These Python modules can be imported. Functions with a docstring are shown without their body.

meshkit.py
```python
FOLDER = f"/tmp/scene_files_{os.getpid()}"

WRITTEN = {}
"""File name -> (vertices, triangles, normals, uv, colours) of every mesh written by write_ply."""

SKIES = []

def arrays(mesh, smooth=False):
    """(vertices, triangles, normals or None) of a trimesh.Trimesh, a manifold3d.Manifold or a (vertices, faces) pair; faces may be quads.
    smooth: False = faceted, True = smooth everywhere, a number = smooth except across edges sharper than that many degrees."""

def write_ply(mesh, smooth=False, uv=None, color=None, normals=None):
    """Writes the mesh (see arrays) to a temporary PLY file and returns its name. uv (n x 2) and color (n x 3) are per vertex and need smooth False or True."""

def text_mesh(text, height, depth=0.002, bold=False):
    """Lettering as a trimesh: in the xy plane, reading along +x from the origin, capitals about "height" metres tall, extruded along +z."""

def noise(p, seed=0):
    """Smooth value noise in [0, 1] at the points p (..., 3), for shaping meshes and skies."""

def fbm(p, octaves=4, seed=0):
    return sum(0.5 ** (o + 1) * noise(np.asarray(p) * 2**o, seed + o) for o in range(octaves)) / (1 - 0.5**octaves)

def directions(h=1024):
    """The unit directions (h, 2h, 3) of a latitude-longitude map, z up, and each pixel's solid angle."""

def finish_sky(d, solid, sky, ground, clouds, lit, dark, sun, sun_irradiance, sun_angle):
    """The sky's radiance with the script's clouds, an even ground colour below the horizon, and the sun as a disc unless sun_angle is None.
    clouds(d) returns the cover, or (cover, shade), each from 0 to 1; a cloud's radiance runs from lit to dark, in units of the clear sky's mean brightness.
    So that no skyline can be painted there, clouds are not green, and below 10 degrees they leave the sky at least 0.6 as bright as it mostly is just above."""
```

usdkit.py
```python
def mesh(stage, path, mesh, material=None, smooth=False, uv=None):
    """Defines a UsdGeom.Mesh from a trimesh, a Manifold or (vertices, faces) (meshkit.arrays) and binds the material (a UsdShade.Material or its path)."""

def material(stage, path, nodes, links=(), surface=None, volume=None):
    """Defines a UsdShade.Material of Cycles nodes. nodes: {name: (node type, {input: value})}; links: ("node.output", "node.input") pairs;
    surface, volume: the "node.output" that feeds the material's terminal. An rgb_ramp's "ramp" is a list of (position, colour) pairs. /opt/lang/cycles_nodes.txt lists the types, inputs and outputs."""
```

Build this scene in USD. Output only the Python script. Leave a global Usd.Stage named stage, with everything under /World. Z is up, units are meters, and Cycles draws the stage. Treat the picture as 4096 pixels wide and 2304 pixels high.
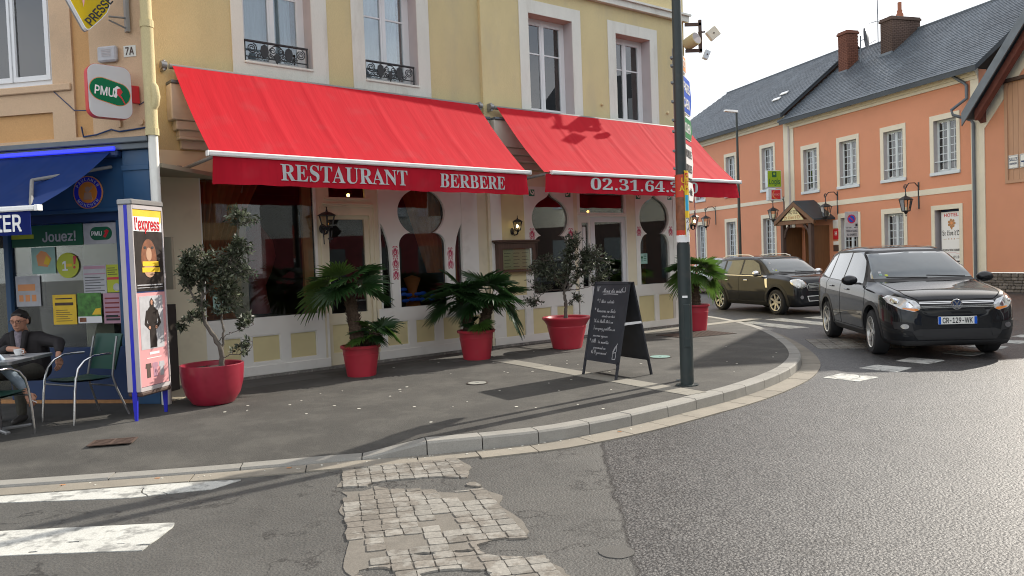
import math, json, random
import numpy as np, trimesh, usdkit, meshkit, manifold3d
import shapely
from shapely import affinity
from shapely.geometry import Polygon, LineString, Point, box as sbox
from shapely.ops import unary_union
from pxr import Usd, UsdGeom, UsdLux, UsdShade, Gf, Sdf

stage = Usd.Stage.CreateInMemory()
UsdGeom.SetStageUpAxis(stage, UsdGeom.Tokens.z)
UsdGeom.SetStageMetersPerUnit(stage, 1.0)
UsdGeom.Xform.Define(stage, '/World')
UsdGeom.Scope.Define(stage, '/World/Looks')
RAD = math.radians

# ------------------------------------------------------------------ camera, sky, sun, exposure
PITCH, ROLL, EYE = RAD(2.0), RAD(-2.1), (0.0, 0.0, 1.65)
EXPOSURE = 0.36
SUN_AZ, SUN_EL = RAD(51.0), RAD(31.0)
SKY_STRENGTH, SUN_INTENSITY = 0.115, 1.25
cam = UsdGeom.Camera.Define(stage, '/World/camera')
fwd = np.array([0, math.cos(PITCH), -math.sin(PITCH)]); up0 = np.array([0, math.sin(PITCH), math.cos(PITCH)]); rt0 = np.array([1.0, 0, 0])
rt = math.cos(ROLL) * rt0 + math.sin(ROLL) * up0
up = -math.sin(ROLL) * rt0 + math.cos(ROLL) * up0
m = Gf.Matrix4d(*rt, 0, *up, 0, *(-fwd), 0, *EYE, 1)
cam.AddTransformOp().Set(m)
cam.CreateHorizontalApertureAttr(36.0); cam.CreateVerticalApertureAttr(20.25)
cam.CreateFocalLengthAttr(36.0 * 0.76098)
cam.CreateExposureAttr(EXPOSURE)
cam.CreateClippingRangeAttr(Gf.Vec2f(0.05, 5000))
sun = UsdLux.DistantLight.Define(stage, '/World/sun')
sun.CreateIntensityAttr(SUN_INTENSITY); sun.CreateAngleAttr(0.5); sun.CreateColorAttr(Gf.Vec3f(1.0, 0.93, 0.82)); sun.CreateNormalizeAttr(True)
sv = np.array([math.sin(SUN_AZ) * math.cos(SUN_EL), math.cos(SUN_AZ) * math.cos(SUN_EL), math.sin(SUN_EL)])
sx = np.cross([0, 0, 1], sv); sx /= np.linalg.norm(sx); sy = np.cross(sv, sx)
sun.AddTransformOp().Set(Gf.Matrix4d(*sx, 0, *sy, 0, *sv, 0, *(sv * 100), 1))
skymat = usdkit.material(stage, '/World/Looks/sky', {
    'sky': ('sky_texture', {'sky_type': 'single_scattering', 'sun_disc': False, 'sun_elevation': SUN_EL, 'sun_rotation': SUN_AZ, 'aerosol_density': 1.6}),
    'tc': ('texture_coordinate', {}),
    'mp': ('mapping', {'scale': (1.0, 1.0, 2.6)}),
    'ns': ('noise_texture', {'scale': 1.7, 'detail': 6.0, 'roughness': 0.55, 'distortion': 0.4}),
    'rp': ('rgb_ramp', {'ramp': [(0.36, (0.42, 0.42, 0.42)), (0.62, (0.92, 0.92, 0.92))]}),
    'mx': ('mix', {'color2': (9.5, 9.6, 9.8)}),
    'bg': ('background_shader', {'strength': SKY_STRENGTH})},
    [('tc.generated', 'mp.vector'), ('mp.vector', 'ns.vector'), ('ns.fac', 'rp.fac'), ('rp.color', 'mx.fac'), ('sky.color', 'mx.color1'), ('mx.color', 'bg.color')], surface='bg.background')
sky = UsdLux.DomeLight.Define(stage, '/World/sky')
UsdShade.MaterialBindingAPI.Apply(sky.GetPrim()).Bind(skymat)
sky.GetPrim().SetCustomDataByKey('kind', 'structure')

# ------------------------------------------------------------------ helpers
MATS = {}
def M(name):
    return MATS[name]

def pm(name, col, rough=0.6, metal=0.0, spec=0.5, coat=0.0, var=0.06, scale=3.0, fine=0.0, bump=0.0, bscale=60.0, sheen=0.0, dirt=None, rvar=0.0, emit=None, coatr=0.03, stretch=None, obj=False, rnd=0.0):
    """principled material: base colour with soft variation, optional dirt stains, fine grain and bump"""
    n = {'g': ('geometry', {}), 't': ('texture_coordinate', {}), 'p': ('principled_bsdf', {'roughness': rough, 'metallic': metal, 'specular_ior_level': spec, 'coat_weight': coat, 'coat_roughness': coatr, 'sheen_weight': sheen})}
    L = []
    src = 't.object' if obj else 'g.position'
    if stretch is not None:
        n['m'] = ('mapping', {'scale': stretch}); L.append((src, 'm.vector')); src = 'm.vector'
    c = np.array(col, float)
    n['n1'] = ('noise_texture', {'scale': scale, 'detail': 5.0, 'roughness': 0.6}); L.append((src, 'n1.vector'))
    n['r1'] = ('rgb_ramp', {'ramp': [(0.28, tuple(c * (1 - var))), (0.72, tuple(np.minimum(c * (1 + var), 0.95)))]}); L.append(('n1.fac', 'r1.fac'))
    out = 'r1.color'
    if fine:
        n['n2'] = ('noise_texture', {'scale': bscale, 'detail': 3.0}); L.append((src, 'n2.vector'))
        n['r2'] = ('rgb_ramp', {'ramp': [(0.35, (1 - fine,) * 3), (0.65, (1 + fine,) * 3)]}); L.append(('n2.fac', 'r2.fac'))
        n['x2'] = ('mix', {'mix_type': 'multiply', 'fac': 1.0}); L += [(out, 'x2.color1'), ('r2.color', 'x2.color2')]; out = 'x2.color'
    if dirt is not None:
        dc, amt, ds, lo, hi = dirt
        n['n3'] = ('noise_texture', {'scale': ds, 'detail': 7.0, 'roughness': 0.65}); L.append((src, 'n3.vector'))
        n['r3'] = ('rgb_ramp', {'ramp': [(lo, (0, 0, 0)), (hi, (amt,) * 3)]}); L.append(('n3.fac', 'r3.fac'))
        n['x3'] = ('mix', {'color2': tuple(dc)}); L += [('r3.color', 'x3.fac'), (out, 'x3.color1')]; out = 'x3.color'
    if rnd:
        n['oi'] = ('object_info', {})
        n['rr'] = ('rgb_ramp', {'ramp': [(0.0, (1 - rnd,) * 3), (1.0, (1 + rnd,) * 3)]}); L.append(('oi.random', 'rr.fac'))
        n['x4'] = ('mix', {'mix_type': 'multiply', 'fac': 1.0}); L += [(out, 'x4.color1'), ('rr.color', 'x4.color2')]; out = 'x4.color'
    L.append((out, 'p.base_color'))
    if rvar:
        n['r5'] = ('rgb_ramp', {'ramp': [(0.3, (max(rough - rvar, 0.02),) * 3), (0.7, (min(rough + rvar, 1),) * 3)]}); L += [('n1.fac', 'r5.fac'), ('r5.color', 'p.roughness')]
    if bump:
        n['nb'] = ('noise_texture', {'scale': bscale, 'detail': 4.0}); L.append((src, 'nb.vector'))
        n['b'] = ('bump', {'strength': 1.0, 'distance': bump}); L += [('nb.fac', 'b.height'), ('b.normal', 'p.normal')]
    if emit is not None:
        n['p'][1]['emission_color'] = tuple(emit[0]); n['p'][1]['emission_strength'] = emit[1]
    MATS[name] = usdkit.material(stage, '/World/Looks/' + name, n, L, surface='p.BSDF')
    return MATS[name]

def flat(name, col, rough=0.5, **k):
    return pm(name, col, rough, var=k.pop('var', 0.03), **k)

USED = {}
def uniq(path):
    k = USED.get(path, -1) + 1
    USED[path] = k
    return path if k == 0 else f'{path}_{k:03d}'

def setd(prim, label=None, cat=None, group=None, kind=None):
    for key, v in (('label', label), ('category', cat), ('group', group), ('kind', kind)):
        if v: prim.SetCustomDataByKey(key, v)

def thing(name, label=None, cat=None, loc=(0, 0, 0), rz=0.0, group=None, kind=None):
    x = UsdGeom.Xform.Define(stage, uniq('/World/' + name))
    x.AddTranslateOp().Set(Gf.Vec3d(*map(float, loc)))
    if rz: x.AddRotateZOp().Set(float(rz))
    setd(x.GetPrim(), label, cat, group, kind)
    return str(x.GetPath())

def put(name, mesh, mat, parent=None, label=None, cat=None, group=None, kind=None, smooth=False):
    """one Mesh prim; mesh may be a list of trimeshes"""
    if isinstance(mesh, (list, tuple)) and not (len(mesh) == 2 and isinstance(mesh[0], np.ndarray)):
        mesh = trimesh.util.concatenate([x if isinstance(x, trimesh.Trimesh) else T(x) for x in mesh])
    path = uniq((parent or '/World') + '/' + name)
    p = usdkit.mesh(stage, path, mesh, MATS[mat] if isinstance(mat, str) else mat, smooth=smooth)
    setd(p.GetPrim(), label, cat, group, kind)
    return path

def copy(src, label, loc, rz=0.0, group=None, cat=None):
    s = stage.GetPrimAtPath(src)
    r = thing(src.rsplit('/', 1)[1].rsplit('_0', 1)[0], label, cat or s.GetCustomDataByKey('category'), loc, rz, group or s.GetCustomDataByKey('group'))
    pr = stage.GetPrimAtPath(r); pr.GetReferences().AddInternalReference(s.GetPath()); pr.SetInstanceable(True)
    return r

def T(m):
    if isinstance(m, trimesh.Trimesh): return m
    if hasattr(m, 'to_mesh'):
        q = m.to_mesh(); return trimesh.Trimesh(np.array(q.vert_properties[:, :3]), np.array(q.tri_verts), process=False)
    v, f = np.asarray(m[0], float), np.asarray(m[1], int)
    if f.shape[1] == 4: f = np.vstack([f[:, [0, 1, 2]], f[:, [0, 2, 3]]])
    return trimesh.Trimesh(v, f, process=False)

def bx(x0, x1, y0, y1, z0, z1, b=0.0):
    """box, with chamfer b when given"""
    if x1 < x0: x0, x1 = x1, x0
    if y1 < y0: y0, y1 = y1, y0
    if z1 < z0: z0, z1 = z1, z0
    if b <= 0:
        m = trimesh.creation.box((x1 - x0, y1 - y0, z1 - z0))
        m.apply_translation(((x0 + x1) / 2, (y0 + y1) / 2, (z0 + z1) / 2)); return m
    b = min(b, (x1 - x0) * .45, (y1 - y0) * .45, (z1 - z0) * .45)
    pts = []
    for sx_ in (0, 1):
        for sy_ in (0, 1):
            for sz_ in (0, 1):
                c = (x1 if sx_ else x0, y1 if sy_ else y0, z1 if sz_ else z0)
                d = (-1 if sx_ else 1, -1 if sy_ else 1, -1 if sz_ else 1)
                for k in range(3):
                    p = [c[j] + d[j] * b for j in range(3)]; p[k] = c[k]; pts.append(p)
    return trimesh.convex.convex_hull(np.array(pts))

def rot_mesh(m, ax, deg, pt=(0, 0, 0)):
    m = m.copy(); m.apply_transform(trimesh.transformations.rotation_matrix(RAD(deg), ax, pt)); return m

def mv(m, x=0, y=0, z=0):
    m = m.copy(); m.apply_translation((x, y, z)); return m

def sc(m, x=1, y=1, z=1):
    m = m.copy(); m.apply_scale((x, y, z))
    return m

def cyl(p0, p1, r0, r1=None, n=12, caps=True):
    """tapered cylinder between two points"""
    return tube([p0, p1], [r0, r0 if r1 is None else r1], n, caps)

def tube(pts, r, n=8, caps=True, flatten=None):
    P = np.asarray(pts, float); k = len(P)
    R = np.full(k, r, float) if np.ndim(r) == 0 else np.asarray(r, float)
    t = np.gradient(P, axis=0) if k > 2 else np.repeat((P[1] - P[0])[None], 2, 0)
    t /= np.maximum(np.linalg.norm(t, axis=1, keepdims=True), 1e-9)
    a = np.array([0, 0, 1.0]) if abs(t[0][2]) < .9 else np.array([1.0, 0, 0])
    u = np.cross(t[0], a); u /= np.linalg.norm(u)
    ang = np.arange(n) * 2 * np.pi / n
    V = []
    for i in range(k):
        u = u - t[i] * (u @ t[i]); u /= max(np.linalg.norm(u), 1e-9)
        w = np.cross(t[i], u)
        V.append(P[i] + R[i] * (np.cos(ang)[:, None] * u + np.sin(ang)[:, None] * w))
    V = np.vstack(V); F = []
    for i in range(k - 1):
        for j in range(n):
            a0, a1 = i * n + j, i * n + (j + 1) % n
            F += [(a0, a1, a1 + n), (a0, a1 + n, a0 + n)]
    if caps:
        V = np.vstack([V, P[0], P[-1]]); c0, c1 = k * n, k * n + 1
        for j in range(n):
            F += [(c0, (j + 1) % n, j), (c1, (k - 1) * n + j, (k - 1) * n + (j + 1) % n)]
    return trimesh.Trimesh(V, np.array(F), process=False)

def lathe(prof, n=28, closed=False):
    """profile [(r, z)] turned about z"""
    prof = np.asarray(prof, float); k = len(prof)
    ang = np.arange(n) * 2 * np.pi / n
    V = np.array([(r * math.cos(a), r * math.sin(a), z) for r, z in prof for a in ang])
    F = []
    for i in range(k - 1):
        for j in range(n):
            a0, a1 = i * n + j, i * n + (j + 1) % n
            F += [(a0, a1, a1 + n), (a0, a1 + n, a0 + n)]
    return trimesh.Trimesh(V, np.array(F), process=False)

def polys(g):
    return [x for x in (getattr(g, 'geoms', [g])) if x.geom_type == 'Polygon' and x.area > 1e-9]

def ext(poly, d):
    """extrude a shapely polygon (or multi) along +z by d"""
    return trimesh.util.concatenate([trimesh.creation.extrude_polygon(g, d, engine='earcut') for g in polys(poly)])

WM = np.array([[1, 0, 0, 0], [0, 0, -1, 0], [0, 1, 0, 0], [0, 0, 0, 1.0]])
def wallx(poly, y0, y1):
    """polygon in (u, z) as a slab from y0 (outer) to y1 (inner) of a wall frame"""
    m = ext(poly, y1 - y0); m.apply_transform(WM); m.apply_translation((0, y1, 0)); return m

def wtext(mesh, u, z, y):
    """lettering that lies in xy, stood up on a wall frame with its baseline start at (u, z), front face outward"""
    m = mesh.copy(); m.apply_transform(WM); m.apply_translation((u, y, z)); return m

def P(*pts): return Polygon(pts)
def rectp(a, b, c, d): return sbox(min(a, b), min(c, d), max(a, b), max(c, d))

def glyphs(kind, text, height, depth=0.002, squeeze=1.0, space=0.0):
    G = GLYPHS[kind]; x = 0.0; out = []; s = height / G['cap']
    for ch in text:
        if ch == ' ' or ch not in G: x += G.get('space', 30) * s * squeeze + space; continue
        adv, rings = G[ch]
        ps = [Polygon([(q[i], q[i + 1]) for i in range(0, len(q), 2)]).buffer(0) for q in rings]
        ps.sort(key=lambda p: -p.area); shape = None
        for p_ in ps:
            shape = p_ if shape is None else (shape.difference(p_) if shape.contains(p_.representative_point()) else shape.union(p_))
        if shape is not None and not shape.is_empty:
            out.append(affinity.affine_transform(shape, [s * squeeze, 0, 0, s, x, 0]))
        x += adv * s * squeeze + space
    m = trimesh.util.concatenate([ext(g, depth) for g in out])
    return m, x

def sans(text, height, width=None, depth=0.002, bold=True):
    """sans lettering, squeezed to a given width"""
    m = meshkit.text_mesh(text, height, depth, bold)
    if width:
        w = m.bounds[1][0] - m.bounds[0][0]
        m.apply_translation((-m.bounds[0][0], 0, 0)); m.apply_scale((width / w, 1, 1))
    return m

def smoothman(man, ref, it=8):
    m = T(man.refine_to_length(ref)); m.merge_vertices()
    trimesh.smoothing.filter_taubin(m, 0.5, 0.52, it); return m

def sphere_m(p, r, n=16):
    return manifold3d.Manifold.sphere(float(r), n).translate([float(x) for x in p])

def chain(joints, n=16):
    """joints [(point, radius)...] -> hull limbs joined"""
    out = []
    for (p, r), (q, s) in zip(joints[:-1], joints[1:]):
        out.append(manifold3d.Manifold.batch_hull([sphere_m(p, r, n), sphere_m(q, s, n)]))
    return out

def union(ms):
    return manifold3d.Manifold.batch_boolean(ms, manifold3d.OpType.Add)

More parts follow.
